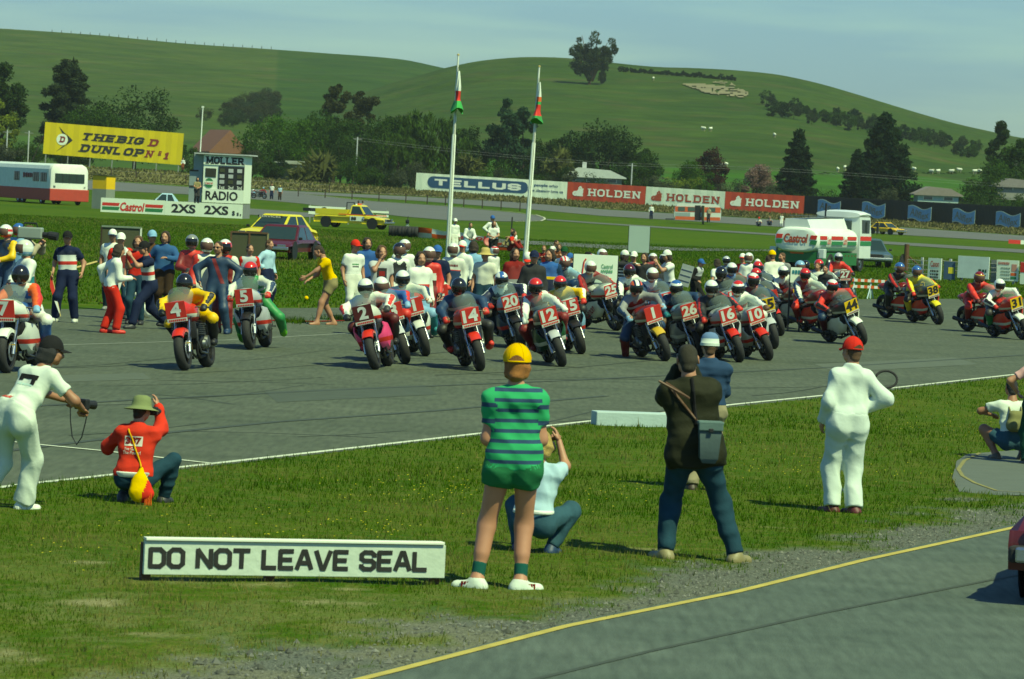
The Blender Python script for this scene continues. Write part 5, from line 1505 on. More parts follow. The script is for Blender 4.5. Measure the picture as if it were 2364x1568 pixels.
# black fence with wave shaped banners
t, L = hoarding('hoarding', 'black fence carrying the blue wave shaped banners', at(1856, 496, 524), at(2480, 533, 482), 2.55, [mat('black_sheet', (.012, .013, .012), .8, 0, .3, 1)], 38, posts=10)
Mf = t.matrix_world.copy()
for i, (x0, x1, y0, y1) in enumerate([(1888, 1968, 457, 500), (1990, 2071, 461, 507), (2096, 2177, 470, 515), (2199, 2276, 478, 522), (2299, 2382, 484, 530)]):
 M0, _ = frame3(at(x0, (y0 + y1) / 2, np.interp(x0, [1856, 2480], [522.0, 480.0])), at(x1, (y0 + y1) / 2 + 5, np.interp(x1, [1856, 2480], [522.0, 480.0])))
 wd = (x1 - x0) / FPX * 510; hh = .86
 r = thing('banner', ('first', 'second', 'third', 'fourth', 'last')[i] + ' blue wave shaped Allflex banner from the left on the black fence', 'banner', 'wave banners on the black fence', mtx=M0)
 wv = lambda x: .24 * math.sin(x * 6.28 + .5)
 for nm, gro, y0_, y1_, m in (('border', 0, -.03, -.01, pnt2((.48, .56, .42))), ('panel', .10, -.05, -.034, pnt2((.13, .30, .50)))):
  xs = np.linspace(gro * .5, wd - gro * .5, 15); b = MB()
  b.loft([[(x, y0_, -hh + gro + wv(x / wd)), (x, y0_, hh - gro + wv(x / wd)), (x, y1_, hh - gro + wv(x / wd)), (x, y1_, -hh + gro + wv(x / wd))] for x in xs]); b.build(nm, [m], r)
 V, Fs, d = text2d('Allflex', .02, .12)
 V2 = V.copy(); V2[:, 1] = V2[:, 1] / d[1] * 1.0 + np.array([wv(v / d[0] * .86 + .5) for v in V2[:, 0]])
 lettering((V2, Fs, np.array((d[0], 1.0))), (wd / 2, -.052, 0), XR, ZU, wd * .82, .92, pnt2((.15, .17, .12)), r)
# yellow hoarding
P0, P1 = at(99, 355, 545), at(419, 381.5, 545)
t, L = hoarding('hoarding', 'large yellow hoarding reading THE BIG D DUNLOP', P0, P1, 4.35, [mat('yellow_sheet', (.60, .48, .020), .6, 0, .10, .6, .1), mat('yellow_sheet', (.54, .43, .018), .6, 0, .10, .6, .1)], 24, posts=0)
for i in range(7):
 b = MB(); b.box((0, .14, 1.1), (.14, .14, 6.0)); b.build('post', [wood('grey')], t, mtx=Matrix.Translation((.4 + (L - .8) * i / 6, 0, 0)))
b = MB(); b.tube([(-1.6, .1, -1.6), (-.05, .1, 2.6)], .06, 5); b.build('brace', [wood('dbrown')], t)
lettering(block2d('THEBIG', .27, True, .30, .36), (L * .50, -.014, 2.82), XR, ZU, L * .45, 1.06, BLK, t)
lettering(block2d('D', .27, True, .30), (L * .785, -.014, 2.72), XR, ZU, L * .085, 1.06, pnt2('dred'), t)
lettering(block2d('DUNLOP', .27, True, .30, .36), (L * .49, -.014, 1.22), XR, ZU, L * .48, 1.12, BLK, t)
lettering(block2d('N', .24, True, .30), (L * .765, -.014, 1.16), XR, ZU, L * .075, 1.0, pnt2('dred'), t); lettering(block2d('o', .16, False, .2), (L * .838, -.014, 1.36), XR, ZU, L * .028, .62, pnt2('dred'), t); lettering(block2d('1', .3, True, .30), (L * .885, -.014, 1.12), XR, ZU, L * .04, 1.0, pnt2('dred'), t)
b = MB(); cx, cz = L * .13, 2.15; b.prism([(cx + .78 * math.cos(a), cz + .78 * math.sin(a)) for a in np.linspace(0, 5.98, 20)], -.016, -.008); b.build('emblem', [OFF], t)
b = MB(); b.prism([(cx + .55, cz + .80), (cx + 1.45, cz), (cx + .55, cz - .80), (cx + .86, cz)], -.015, -.004)
b.prism([(cx - .55, cz + 1.75), (cx + .20, cz + .98), (cx + .60, cz + .72), (cx - .05, cz + .88)], -.015, -.004); b.prism([(cx - .75, cz - 1.75), (cx + .60, cz - .72), (cx + .20, cz - .86)], -.015, -.004); b.build('emblem', [BLK], t)
lettering(block2d('D', .28, True, .2), (cx, -.020, cz), XR, ZU, .88, .9, pnt2('dred'), t)

# ------------------------------------------------------------------ scoreboard tower, low boards, bus, yellow hut
P0, P1 = Vector((at(232, 486, 279.5).x, 279.5, 0)), Vector((at(559, 506, 278.).x, 278., 0))
M, L = frame3(P0, P1); k = L / (559 - 232)                    # metres per printed pixel
def flatboard(name, label, cat, M, x0, x1, z0, z1, m, group=None, th=.05, parts=()):
 t = thing(name, label, cat, group, mtx=M @ Matrix.Translation((x0, 0, 0)))
 b = MB(); b.box(((x1 - x0) / 2, th / 2, (z0 + z1) / 2), (x1 - x0, th, z1 - z0)); b.build('board', [m], t)
 return t
t = flatboard('sign_board', 'low white board with green and red Castrol stripes', 'sign', M, 0, 147 * k, .0, 1.0, OFF, 'low boards at the scoreboard'); w_ = 147 * k
for x0, x1 in ((.02, .30), (.70, .985)):
 for z0, z1, m in ((.46, .68, RDp), (.16, .40, DGN)):
  b = MB(); b.prism([(w_ * x0, z0), (w_ * x1 - .08 + (.0), z0), (w_ * x1, z1), (w_ * x0 + .02, z1)], -.006, -.002); b.build('stripe', [m], t)
lettering(text2d('Castrol', .035, .22), (w_ * .5, -.006, .44), XR, ZU, w_ * .385, .62, RDp, t)
t = flatboard('sign_board', 'low white board reading 2XS 2XS in black', 'sign', M, 147 * k + .01, 327 * k, -.02, .98, OFF, 'low boards at the scoreboard'); w_ = 180 * k
for x in (.245, .665): lettering(text2d('2XS', .035), (w_ * x, -.006, .50), XR, ZU, w_ * .31, .62, BLK, t)
for x, h in ((.885, .34), (.94, .24), (.975, .15)): lettering(text2d('s', .03), (w_ * x, -.006, .17 + h / 2), XR, ZU, h * .62, h, BLK, t)
T0 = M @ Matrix.Translation((232 * k, .10, 0))
t = thing('scoreboard_tower', 'white scoreboard tower reading MOLLER and RADIO beside a grey annex', 'tower', None, mtx=T0)
w_ = 95 * k; H = 4.38
TWR = mat('tower_white', (.70, .76, .62), .6, 0, .07, 3)
b = MB(); b.box((w_ / 2 - .6, 1.2, .5), (w_ + 1.2, 2.2, 1.0)); b.build('base', [pnt2('grey')], t)
b = MB(); b.box((w_ / 2, 1.2, 2.7), (w_, 2.2, 3.3)); b.build('wall', [TWR], t)
b = MB(); b.box((w_ / 2 - .15, 1.15, H + .04), (w_ + 1.0, 2.7, .09)); b.build('roof', [pnt2('lgrey')], t)
b = MB(); b.box((-.42, 1.45, 3.0), (.82, 1.7, 2.7)); b.build('annex_wall', [pnt2((.24, .29, .28))], t)
b = MB(); b.box((-.62, .52, 2.1), (.92, .06, 2.3)); b.build('door', [pnt2((.22, .27, .27))], t)
for z in (2.1, 3.2):
 b = MB(); b.box((-.75, .47, z), (.62, .05, .10)); b.build('shelf', [wood('dbrown')], t)
b = MB(); b.box((w_ * .18, .085, 3.10), (w_ * .26, .03, .62)); b.build('window', [glass((.03, .03, .02))], t)
b = MB(); b.box((w_ * .68, .07, 2.78), (w_ * .62, .06, 1.62)); sb = b.build('score_panel', [BLK], t)
for i in range(3):
 for j in range(3):
  b = MB(); b.box((w_ * (.46 + .21 * i), .03, 3.30 - .40 * j), (.34, .03, .26)); b.build('score_plate', [pnt2('lgrey' if (i + j) % 3 else 'olive')], sb)
for i, q in enumerate(('1st', '2nd', '3rd')): lettering(text2d(q, .02), (w_ * (.47 + .21 * i), .036, 2.12), XR, ZU, .36, .24, WH, sb)
b = MB(); b.box((w_ * .5, .07, 3.98), (w_, .05, .64)); b.build('name_board', [TWR], t)
lettering(block2d('MOLLER', .26, True, 0, .22), (w_ * .52, .042, 3.98), XR, ZU, w_ * .95, .54, BLK, t)
b = MB(); b.box((w_ / 2, .04, 1.50), (w_ - .02, .06, .94)); b.build('board', [TWR], t)
lettering(text2d('RADIO', .03), (w_ * .47, .006, 1.52), XR, ZU, w_ * .78, .64, BLK, t)
ec, ez = w_ * .15, 2.38
b = MB(); b.prism([(ec + .31 * math.cos(a), ez + .34 * math.sin(a)) for a in np.linspace(0, 5.98, 18)], .060, .085); e_ = b.build('emblem', [DGN], t)
b = MB(); b.prism([(ec - .33, ez - .11), (ec + .29, ez - .13), (ec + .33, ez + .12), (ec - .29, ez + .14)], .045, .058); b.build('emblem_band', [OFF], e_)
lettering(text2d('Castrol', .02, .2), (ec, .042, ez), XR, ZU, .54, .17, RDp, e_)
t = thing('antenna_pole', 'thin white pole rising from the scoreboard roof', 'pole', None, mtx=T0 @ Matrix.Translation((-.55, 1.2, H + .14)))
b = MB(); b.tube([(0, 0, 0), (.05, 0, 3.1)], .045, 6); b.build('pole', [WH], t); b = MB(); b.box((.05, 0, 3.15), (.16, .1, .14)); b.build('bracket', [WH], t)
# yellow hut on a grey plinth
g = at(238, 470, 300); t = thing('hut', 'small yellow hut with grey lower half beside the Castrol board', 'hut', None, (g.x, 300, 0), R(-28))
b = MB(); b.box((0, 0, .75), (1.25, 1.2, 1.5)); b.build('base', [pnt2((.20, .23, .18))], t)
b = MB(); b.box((0, 0, 2.0), (1.24, 1.19, 1.0)); b.build('upper_wall', [pnt2('yellow')], t); b = MB(); b.box((0, 0, 2.54), (1.4, 1.35, .07)); b.build('roof', [pnt2('olive')], t)
# bus shaped caravan
g = G(114, 472); t = thing('caravan_bus', 'long grey, white and red bus cut off by the left edge', 'bus', None, (g.x, g.y, 0), R(27))
W_, Lb = 3.25, 14.5                                          # front at y=0 facing -Y, length along +Y
def ring(y, ins=0., top=3.25): 
 return [(x, y, z) for x, z in ((ins, .35 + ins * .2), (W_ - ins, .35 + ins * .2), (W_ - ins * .6, 1.4), (W_ - ins, top - .45), (W_ - ins - .14, top - .16), (W_ - ins - .45, top), (ins + .45, top), (ins + .14, top - .16), (ins, top - .45), (ins * .6, 1.4))]
b = MB(); b.loft([ring(0, .22, 3.05), ring(.10, .07, 3.2), ring(.45, .0)]); b.build('front', [WH], t, True)
b = MB(); b.loft([ring(.45), ring(Lb * .5), ring(Lb - .3), ring(Lb, .2, 3.1)]); b.build('body', [pnt2((.60, .68, .62))], t)
b = MB(); b.box((W_ / 2, Lb / 2 - .05, .78), (W_ + .05, Lb + .02, .95), 0, 0, .04); b.build('lower_panel', [pnt2((.36, .035, .02))], t)
b = MB(); b.box((W_ / 2, -.005, 2.12), (2.5, .05, .74), 0, 0, .02); b.build('windscreen', [glass((.015, .03, .025))], t)
for i in range(1, 4):
 b = MB(); b.box((W_ / 2 - 1.18 + i * .59, -.03, 2.12), (.05, .03, .72)); b.build('pillar', [dark()], t)
for y, l_ in ((.85, 1.4), (2.6, 1.4), (7.2, 1.2)):
 f_ = MB(); f_.box((-.01, y + l_ / 2, 2.15), (.05, l_, .72)); wn = f_.build('window', [glass((.015, .025, .02))], t)
 for q in (.33, .66): f2 = MB(); f2.box((-.04, y + l_ * q, 2.15), (.03, .05, .72)); f2.build('mullion', [dark()], wn)
lettering(bars2d(6, 2), (-.03, 5.2, 2.25), (0, -1, 0), ZU, 2.2, .42, pnt2('dred'), t); b = MB(); b.box((W_ / 2, .03, 1.42), (2.0, .03, .16)); b.build('grille', [pnt2('dred')], t)
for x in (.35, W_ - .35):
 b = MB(); b.box((x, .02, 1.42), (.22, .04, .22), 0, 0, .02); b.build('headlight', [met('silver', .2)], t)
Ty = Matrix.Rotation(R(90), 4, 'Y')
def wheel(t, x, y, r=.32, wd=.2, rim='lgrey'):
 b = MB(); b.lathe([(r * .58, -wd / 2), (r * .9, -wd / 2), (r, -wd * .32), (r, wd * .32), (r * .9, wd / 2), (r * .58, wd / 2)], 18, 0, Ty); w1 = b.build('wheel', [rub()], t, True, mtx=Matrix.Translation((x, y, r)))
 b = MB(); b.lathe([(0, -wd * .46), (r * .2, -wd * .5), (r * .34, -wd * .34), (r * .60, -wd * .44), (r * .60, wd * .44), (r * .34, wd * .34), (r * .2, wd * .5), (0, wd * .46)], 14, 0, Ty); b.build('rim', [met(rim, .4)], w1, True)
for y in (2.0, 6.4, 7.4): wheel(t, .12, y, .42, .26); wheel(t, W_ - .12, y, .42, .26)

# ------------------------------------------------------------------ cars and trucks (front at +Y in their own frame)
def car(label, loc, rz, col, L=4.3, W=1.68, H=1.36, kind='saloon', roofc=None, rimc='lgrey', group=None, name='car', bump='silver', cat='car', low=0, mirrors=True):
 t = thing(name, label, cat, group, loc, rz)
 P = pnt(col); h = L / 2
 sh = .70 if not low else .62                                     # shoulder height
 prof = [(-h, .32), (-h - .02, .52), (-h + .06, sh + .06), (-h + .5, sh + .12), (h * .30, sh + .12), (h - .35, sh + .02), (h - .03, sh - .10), (h, .50), (h - .04, .30)]
 def ringz(ins, k): return [(k, y * (1 - .0 * ins), z) for y, z in prof]
 b = MB(); w2 = W / 2
 b.loft([[(-w2 + .10, y * .985, .32 + (z - .32) * .94) for y, z in prof], [(-w2 + .02, y, z - .05 * (z > .6)) for y, z in prof], [(-w2, y, z - .12 * (z > .6)) for y, z in prof], [(-w2 + .06, y * .995, z) for y, z in prof], [(w2 - .06, y * .995, z) for y, z in prof], [(w2, y, z - .12 * (z > .6)) for y, z in prof], [(w2 - .02, y, z - .05 * (z > .6)) for y, z in prof], [(w2 - .10, y * .985, .32 + (z - .32) * .94) for y, z in prof]])
 b.build('body', [P], t, True, 30)
 z0 = sh + .10
 if kind == 'ute': ys = (-h * .02, .10, h * .26, h * .48)
 else: ys = (-h * .80, -h * .48, h * .06, h * .46)
 wb, wt = w2 - .07, w2 - .24
 b = MB(); b.loft([[(-wb, ys[0], z0), (wb, ys[0], z0), (wb, ys[3], z0), (-wb, ys[3], z0)], [(-wt - .02, ys[1] - .03, H - .06), (wt + .02, ys[1] - .03, H - .06), (wt + .02, ys[2] + .05, H - .06), (-wt - .02, ys[2] + .05, H - .06)], [(-wt + .06, ys[1] + .04, H), (wt - .06, ys[1] + .04, H), (wt - .06, ys[2] - .04, H), (-wt + .06, ys[2] - .04, H)]])
 b.build('cabin', [pnt(roofc or col)], t, True, 35)
 gl = glass((.02, .035, .032))
 def pane(nm, a, bb, c, d, off):
  q = [Vector(v) for v in (a, bb, c, d)]; n = (q[1] - q[0]).cross(q[3] - q[0]).normalized(); ce = sum(q, Vector()) / 4
  if n.dot(ce - Vector((0, 0, .9))) < 0: n = -n
  q = [ce + (v - ce) * .9 + n * off for v in q]; V = q + [v - n * .02 for v in q]
  b = MB(); b.add(V, [(0, 1, 2, 3), (7, 6, 5, 4), (0, 4, 5, 1), (1, 5, 6, 2), (2, 6, 7, 3), (3, 7, 4, 0)]); return b.build(nm, [gl], t)
 pane('windscreen', (-wb, ys[3], z0), (wb, ys[3], z0), (wt + .02, ys[2] + .05, H - .06), (-wt - .02, ys[2] + .05, H - .06), .012)
 pane('rear_window', (-wb, ys[0], z0), (wb, ys[0], z0), (wt + .02, ys[1] - .03, H - .06), (-wt - .02, ys[1] - .03, H - .06), .012)
 for s in (-1, 1):
  m = (ys[1] + ys[2]) / 2
  if kind == 'ute': pane('side_window', (s * wb, ys[0] + .08, z0), (s * wb, ys[3] - .10, z0), (s * (wt + .02), ys[2], H - .06), (s * (wt + .02), ys[1], H - .06), .012)
  else:
   pane('side_window', (s * wb, ys[0] + .30, z0), (s * wb, m, z0), (s * (wt + .02), m, H - .06), (s * (wt + .02), ys[1] + .06, H - .06), .012)
   pane('side_window', (s * wb, m + .03, z0), (s * wb, ys[3] - .10, z0), (s * (wt + .02), ys[2], H - .06), (s * (wt + .02), m + .03, H - .06), .012)
  b = MB(); b.box((s * (w2 - .30), h + .004, sh - .12), (.32, .05, .16), 0, 0, .02); b.build('headlight', [met('silver', .15)], t)
  b = MB(); b.box((s * (w2 - .26), -h - .012, sh - .05), (.36, .04, .15), 0, 0, .02); b.build('tail_light', [pnt('dred')], t)
  if mirrors: b = MB(); b.box((s * (w2 + .07), ys[3] - .05, z0 + .08), (.14, .08, .10), 0, 0, .02); b.build('mirror', [dark()], t)
  for y in (h - .80, -h + .82): 
   wheel(t, s * (w2 - .11), y, .31, .19, rimc)
   b = MB(); b.lathe([(.0, 0), (.37, 0), (.37, .012), (0, .012)], 18, 0, Matrix.Translation((s * (w2 + .001) - .006, y, .34)) @ Ty, math.pi * 2); b.build('wheel_arch', [dark()], t)
 b = MB(); b.box((0, h + .006, sh - .12), (W - 1.0, .04, .15), 0, 0, .01); b.build('grille', [dark()], t)
 for s in (1, -1): b = MB(); b.box((0, s * (h + .05), .43), (W - .04, .12, .13), 0, 0, .03); b.build('bumper', [met(bump, .25) if bump == 'silver' else rub()], t)
 return t
def face_cam(a): return math.pi + R(a)                                # front towards the camera, swung a degrees to the right
g = G(668, 602)
t = car('maroon car parked on the grass facing the track behind the brown board', (G(650, 602).x - .15, g.y + 2.1, 0), face_cam(-12), 'maroon', 4.5, 1.75, 1.27, rimc='silver', low=1)
t = car('yellow car parked sideways behind the maroon car', (at(640, 540, 172).x, 172, 0), face_cam(-24), 'lemon', 4.3, 1.75, 1.42)
b = MB(); b.box((0, 1.02, 1.30), (1.18, .02, .10)); b.build('sun_strip', [BLK], t, mtx=Matrix.Translation((0, -.30, .005)))
lettering(text2d('SERVICES', .02), (0, .74, 1.305), (-1, 0, 0), ZU, 1.05, .075, WH, t)
# utility truck with roll bar and ladder board
g = G(815, 527); U = car('yellow utility with open tray and number panels parked on the grass', (g.x, g.y + .4, 0), R(-90 - 18), 'lemon', 4.75, 1.75, 1.48, 'ute', name='utility_truck', cat='utility truck')
b = MB()
for s in (-1, 1): b.box((s * .82, -1.25, .98), (.06, 2.1, .36))
b.box((0, -2.28, .98), (1.7, .06, .36)); b.build('tray_side', [pnt('lemon')], U)
b = MB(); b.box((0, -2.75, .98), (1.3, .9, .06)); b.box((0, -3.0, 1.05), (1.2, .5, .20)); b.build('tailgate', [dark()], U)
b = MB(); b.tube([(-.72, -.25, .9), (-.66, -.25, 1.62), (.66, -.25, 1.62), (.72, -.25, .9)], .035, 6); b.build('roll_bar', [dark()], U)
b = MB(); b.box((0, .35, 1.53), (.5, .14, .10), 0, 0, .02); b.build('roof_lamp', [pnt('orange')], U)
for s in (-1, 1):
 b = MB(); b.box((s * .885, .55, .62), (.012, .95, .30)); b.build('number_panel', [OFF], U)
 b = MB(); b.box((s * .89, .6, .86), (.012, 2.6, .06)); b.build('stripe', [pnt('orange')], U)
 lettering(text2d('88', .04), (s * .895, .32, .62), (0, s, 0), ZU, .36, .22, BLK, U); lettering(bars2d(6, 3), (s * .895, 1.2, .55), (0, s, 0), ZU, .62, .12, BLK, U)
P0, P1 = at(712, 494, 272), at(897, 503, 272); Mb, L = frame3(P0, P1)
t = thing('barrier_board', 'long white ladder board lettered Castrol behind the yellow utility', 'sign', None, mtx=Mb)
b = MB(); b.box((L * .24, 0, .28), (L * .48, .04, .56)); b.build('board', [OFF], t)
lettering(text2d('Castrol', .03, .2), (L * .31, -.022, .26), XR, ZU, L * .34, .52, BLK, t)
for z in (.10, .36): b = MB(); b.box((L * .75, 0, z), (L * .50, .05, .14)); b.build('rail', [OFF], t)
for x in (.02, .5, .98): b = MB(); b.box((L * x, .04, 0), (.08, .06, 1.3)); b.build('post', [wood('grey')], t)
g = at(2046, 542, 418); t = car('yellow race car parked beyond the tanker cab', (g.x, 418, 0), R(-90 - 48), 'yellow', 4.2, 1.7, 1.28, low=1)
b = MB(); b.box((0, -1.95, 1.0), (1.4, .3, .05)); b.build('spoiler', [dark()], t)
g = at(2012, 620, 192); car('dark blue green car behind the tanker cab', (g.x, 194, 0), face_cam(5), (.05, .085, .10), 4.2, 1.65, 1.38)
g = at(388, 466, 300); car('pale blue car behind the low boards at the scoreboard', (g.x - .4, 300, 0), R(96), 'paleblue', 3.0, 1.6, 1.40)
# tanker: rear towards the camera
g = G(1886, 628); a = R(-25)
t = thing('tanker_truck', 'white and green Castrol tanker truck with its rounded rear towards the grid', 'truck', None, (g.x - 1.02 * math.cos(a), g.y, 0), a)
W2 = 1.03
def tring(y, k=1.): return [(W2 * k * math.copysign(abs(math.cos(q)) ** .62, math.cos(q)), y, 1.32 + (.60 if math.sin(q) > 0 else .50) * k * math.copysign(abs(math.sin(q)) ** .75, math.sin(q))) for q in np.linspace(0, 2 * math.pi, 28, False)]
b = MB(); b.loft([tring(-.14, .80), tring(-.09, .93), tring(0, 1.0), tring(4.8, 1.), tring(4.9, .9)]); b.build('tank', [pnt((.68, .73, .66))], t, True, 30)
b = MB(); b.loft([[(-.62, -.0, 1.82), (.62, -.0, 1.82), (.42, .0, 2.26), (-.60, .0, 2.26)], [(-.62, 4.6, 1.82), (.62, 4.6, 1.82), (.40, 4.6, 2.36), (-.60, 4.6, 2.36)]]); b.build('hatch_box', [pnt((.64, .68, .64))], t)
b = MB(); b.box((0, 2.3, 2.40), (.9, 4.4, .03)); b.build('walkway', [met('grey', .5)], t)
for s, xs in ((0, None),):
 for z0, z1, m in ((1.40, 1.58, RDp), (1.18, 1.36, DGN)):
  for x0, x1 in ((-.97, -.62), (.62, .97)):
   b = MB(); b.prism([(x0 + .03, z0), (x1 - .05, z0), (x1, z1), (x0 + .06, z1)], -.162, -.10); b.build('stripe', [m], t)
  for y0, y1 in ((.1, .9), (1.5, 2.9), (3.5, 4.6)):
   b = MB(); b.box((W2 + .002, (y0 + y1) / 2, (z0 + z1) / 2), (.03, y1 - y0, z1 - z0 - .02)); b.build('stripe', [m], t)
lettering(text2d('Castrol', .035, .2), (0, -.166, 1.42), XR, ZU, 1.12, .40, pnt2((.34, .04, .015)), t)
for y in (1.2, 3.2): lettering(text2d('Castrol', .03, .2), (W2 + .012, y, 1.38), (0, 1, 0), ZU, .46, .34, pnt2((.45, .16, .12)), t)
GRN = pnt((.025, .13, .035))
b = MB(); b.box((0, .1, .62), (2.04, .12, .50)); b.box((0, 2.4, .76), (2.02, 4.6, .16)); b.build('rear_skirt', [GRN], t)
b = MB(); b.box((0, .03, .82), (.62, .02, .13)); b.build('warning_plate', [pnt2('orange')], t)
for s in (-1, 1):
 b = MB(); b.box((s * 1.12, .15, .80), (.30, .30, .42), 0, 0, .03); b.build('tool_box', [pnt((.5, .56, .54))], t)
 b = MB(); b.prism([(.0, .30), (.75, .30), (1.0, .62), (1.75, .62), (2.0, .3), (4.7, .30), (4.7, .84), (.0, .84)], s * 1.0, s * 1.05, axes='yz'); b.build('side_skirt', [GRN], t)
 for y in (1.38,): wheel(t, s * .86, y, .42, .42)
 wheel(t, s * .86, 5.35, .42, .30, 'grey')
b = MB(); b.tube([(1.09, 2.45, .36), (1.09, 2.45, .72)], .08, 8); b.build('extinguisher', [pnt('red')], t)
b = MB()
for y in np.linspace(2.4, 4.5, 6): b.box((1.058, y, .72), (.02, .06, .06))
b.build('side_lamp', [pnt('dred')], t)
cab = MB(); cab.loft([[(x, y, z) for x, y in ((-1.05, 4.98), (1.05, 4.98), (1.05, 6.45), (.95, 6.60), (-.95, 6.60), (-1.05, 6.45))] for z in (.62, 1.6)] + [[(x * .96, 5.0 + (y - 5.0) * .92, z) for x, y in ((-1.05, 4.98), (1.05, 4.98), (1.05, 6.45), (.95, 6.60), (-.95, 6.60), (-1.05, 6.45))] for z in (2.45,)])
cab.build('cab', [pnt((.58, .64, .60))], t, True, 30)
b = MB(); b.loft([sel(4.92, 1.04, 2.40, 2.66, 20), sel(5.8, 1.05, 2.42, 2.74, 20), sel(6.5, .98, 2.42, 2.66, 20)]); b.build('cab_roof', [pnt((.66, .70, .66))], t, True)
b = MB(); b.box((.0, 4.965, 1.98), (1.3, .04, .60), 0, 0, .02); b.build('rear_window', [glass()], t)
for s in (-1, 1):
 b = MB(); b.box((s * 1.022, 5.75, 2.02), (.05, 1.0, .62), 0, 0, .02); b.build('side_window', [glass((.03, .04, .04))], t)
 for z0, m in ((1.50, RDp), (1.28, DGN)): b = MB(); b.box((s * 1.05, 5.75, z0), (.03, 1.4, .19)); b.build('stripe', [m], t)
 b = MB(); b.tube([(s * 1.0, 6.4, 2.3), (s * 1.30, 6.5, 2.3), (s * 1.30, 6.5, 1.7)], .02, 5); b.box((s * 1.32, 6.5, 2.0), (.05, .18, .45)); b.build('mirror', [dark()], t)
b = MB(); b.tube([(-.6, 4.95, 1.8), (-.6, 4.95, 3.0)], .05, 8); b.build('exhaust_stack', [dark()], t)
b = MB(); b.box((0, 3.4, .55), (.9, 5.4, .22)); b.build('chassis', [dark()], t)
# orange and white caravan
P0, P1 = at(1556, 517, 431), at(1664, 520, 431); Mc, L = frame3(P0, P1); Mc.translation.z = float(zground(P0.x, 431))
t = thing('caravan', 'small orange and white caravan with its door open in front of the hoardings', 'caravan', None, mtx=Mc)
def cr(y): return [(x * L, y, z) for x, z in ((.02, .42), (.0, .9), (.01, 1.55), (.05, 2.0), (.12, 2.18), (.88, 2.18), (.96, 2.0), (1.0, 1.5), (1.0, .9), (.98, .42))]
b = MB(); b.loft([cr(0), cr(2.0)]); b.build('body', [pnt((.56, .60, .54))], t)
for z0, z1 in ((.42, .78), (1.28, 1.85)): b = MB(); b.box((L * .5, -.012, (z0 + z1) / 2), (L * (.96 if z0 < 1 else .97), .02, z1 - z0)); b.build('band', [pnt2((.48, .085, .025))], t)
b = MB(); b.box((L * .18, -.012, .98), (L * .32, .02, .42)); b.build('side_panel', [pnt2((.22, .28, .28))], t)
for x in (.15, .36, .80): b = MB(); b.box((L * x, -.030, 1.58), (L * .15, .02, .46), 0, 0, .01); b.build('window', [glass((.06, .09, .08))], t)
b = MB(); b.box((L * .50, -.028, 1.2), (.62, .02, 1.62)); b.build('doorway', [dark()], t); b = MB(); b.box((L * .50 + .55, -.30, 1.2), (.05, .60, 1.62), R(25)); b.build('door', [wood('khaki')], t)
wheel(t, L * .62, .0, .30, .2); b = MB(); b.box((-.4, 1.0, .45), (1.0, .12, .10)); b.build('tow_bar', [dark()], t)

# ------------------------------------------------------------------ flags
def flagpole(label, base, top, lbl2, seed):
 B0 = G(*base); T = at(top[0], top[1], B0.y); d = T - B0; H = d.length
 q = d.to_track_quat('Z', 'Y').to_matrix().to_4x4(); M = Matrix.Translation(B0) @ q
 t = thing('flagpole', label, 'flagpole', 'flagpoles', mtx=M)
 b = MB(); b.tube([(0, 0, -.4), (0, 0, H * .64), (0, 0, H * .645)], [.085, .066, .05], 12); b.build('lower_pole', [pnt2((.60, .64, .54))], t, True)
 b = MB(); b.tube([(0, 0, H * .645), (0, 0, H)], [.048, .030], 10); b.build('upper_pole', [pnt2((.62, .64, .56))], t, True)
 b = MB(); b.lathe([(0, H + .06), (.04, H + .04), (.045, H), (0, H)], 8); b.build('finial', [pnt2('straw')], t)
 b = MB(); b.tube([(-.10, -.02, 1.0), (-.06, -.02, H * .95)], .006, 4); b.build('halyard', [pnt2('khaki')], t)
 f = thing('flag', lbl2, 'flag', 'limp flags', mtx=M)
 r = np.random.default_rng(seed); rings = []
 zt, zb = H * .93, H * .93 - 1.30
 for i, z in enumerate(np.linspace(zt, zb, 22)):
  u = i / 21; w_ = .05 + .10 * min(1, u * 2.4) + .24 * max(0, u - .72) / .28
  ox = -.02 - .04 * math.sin(u * 5 + seed) - (.10 if seed == 1 else -.02) * max(0, u - .7) / .3
  rings.append([(ox + w_ * (1 + .35 * math.sin(3 * a + u * 4 + seed)) * math.cos(a) * .9, -.05 + w_ * .55 * (1 + .3 * math.cos(4 * a + 3 * u)) * math.sin(a), z + .10 * math.sin(a * 2 + seed) * u) for a in np.linspace(0, 2 * math.pi, 18, False)])
 b = MB(); b.loft(rings)
 m = ramp_mat('flag_cloth', [(0, (.05, .30, .06)), (.24, (.05, .30, .06)), (.25, 'red'), (.50, 'white')] if seed == 1 else [(0, (.04, .22, .05)), (.13, 'red'), (.42, (.06, .32, .08)), (.50, 'orange'), (.62, 'white')], 'Object', 2, .8, zb, zt)
 b.build('cloth', [m], f, True)
flagpole('white flagpole standing behind the crowd, left of two', (1031, 640), (1058, 128), 'white, red and green flag hanging limp, lower green corner blown left', 1)
flagpole('white flagpole standing behind the crowd, right of two', (1209, 645), (1245, 155), 'white, red and green flag hanging limp with red lowest', 2)

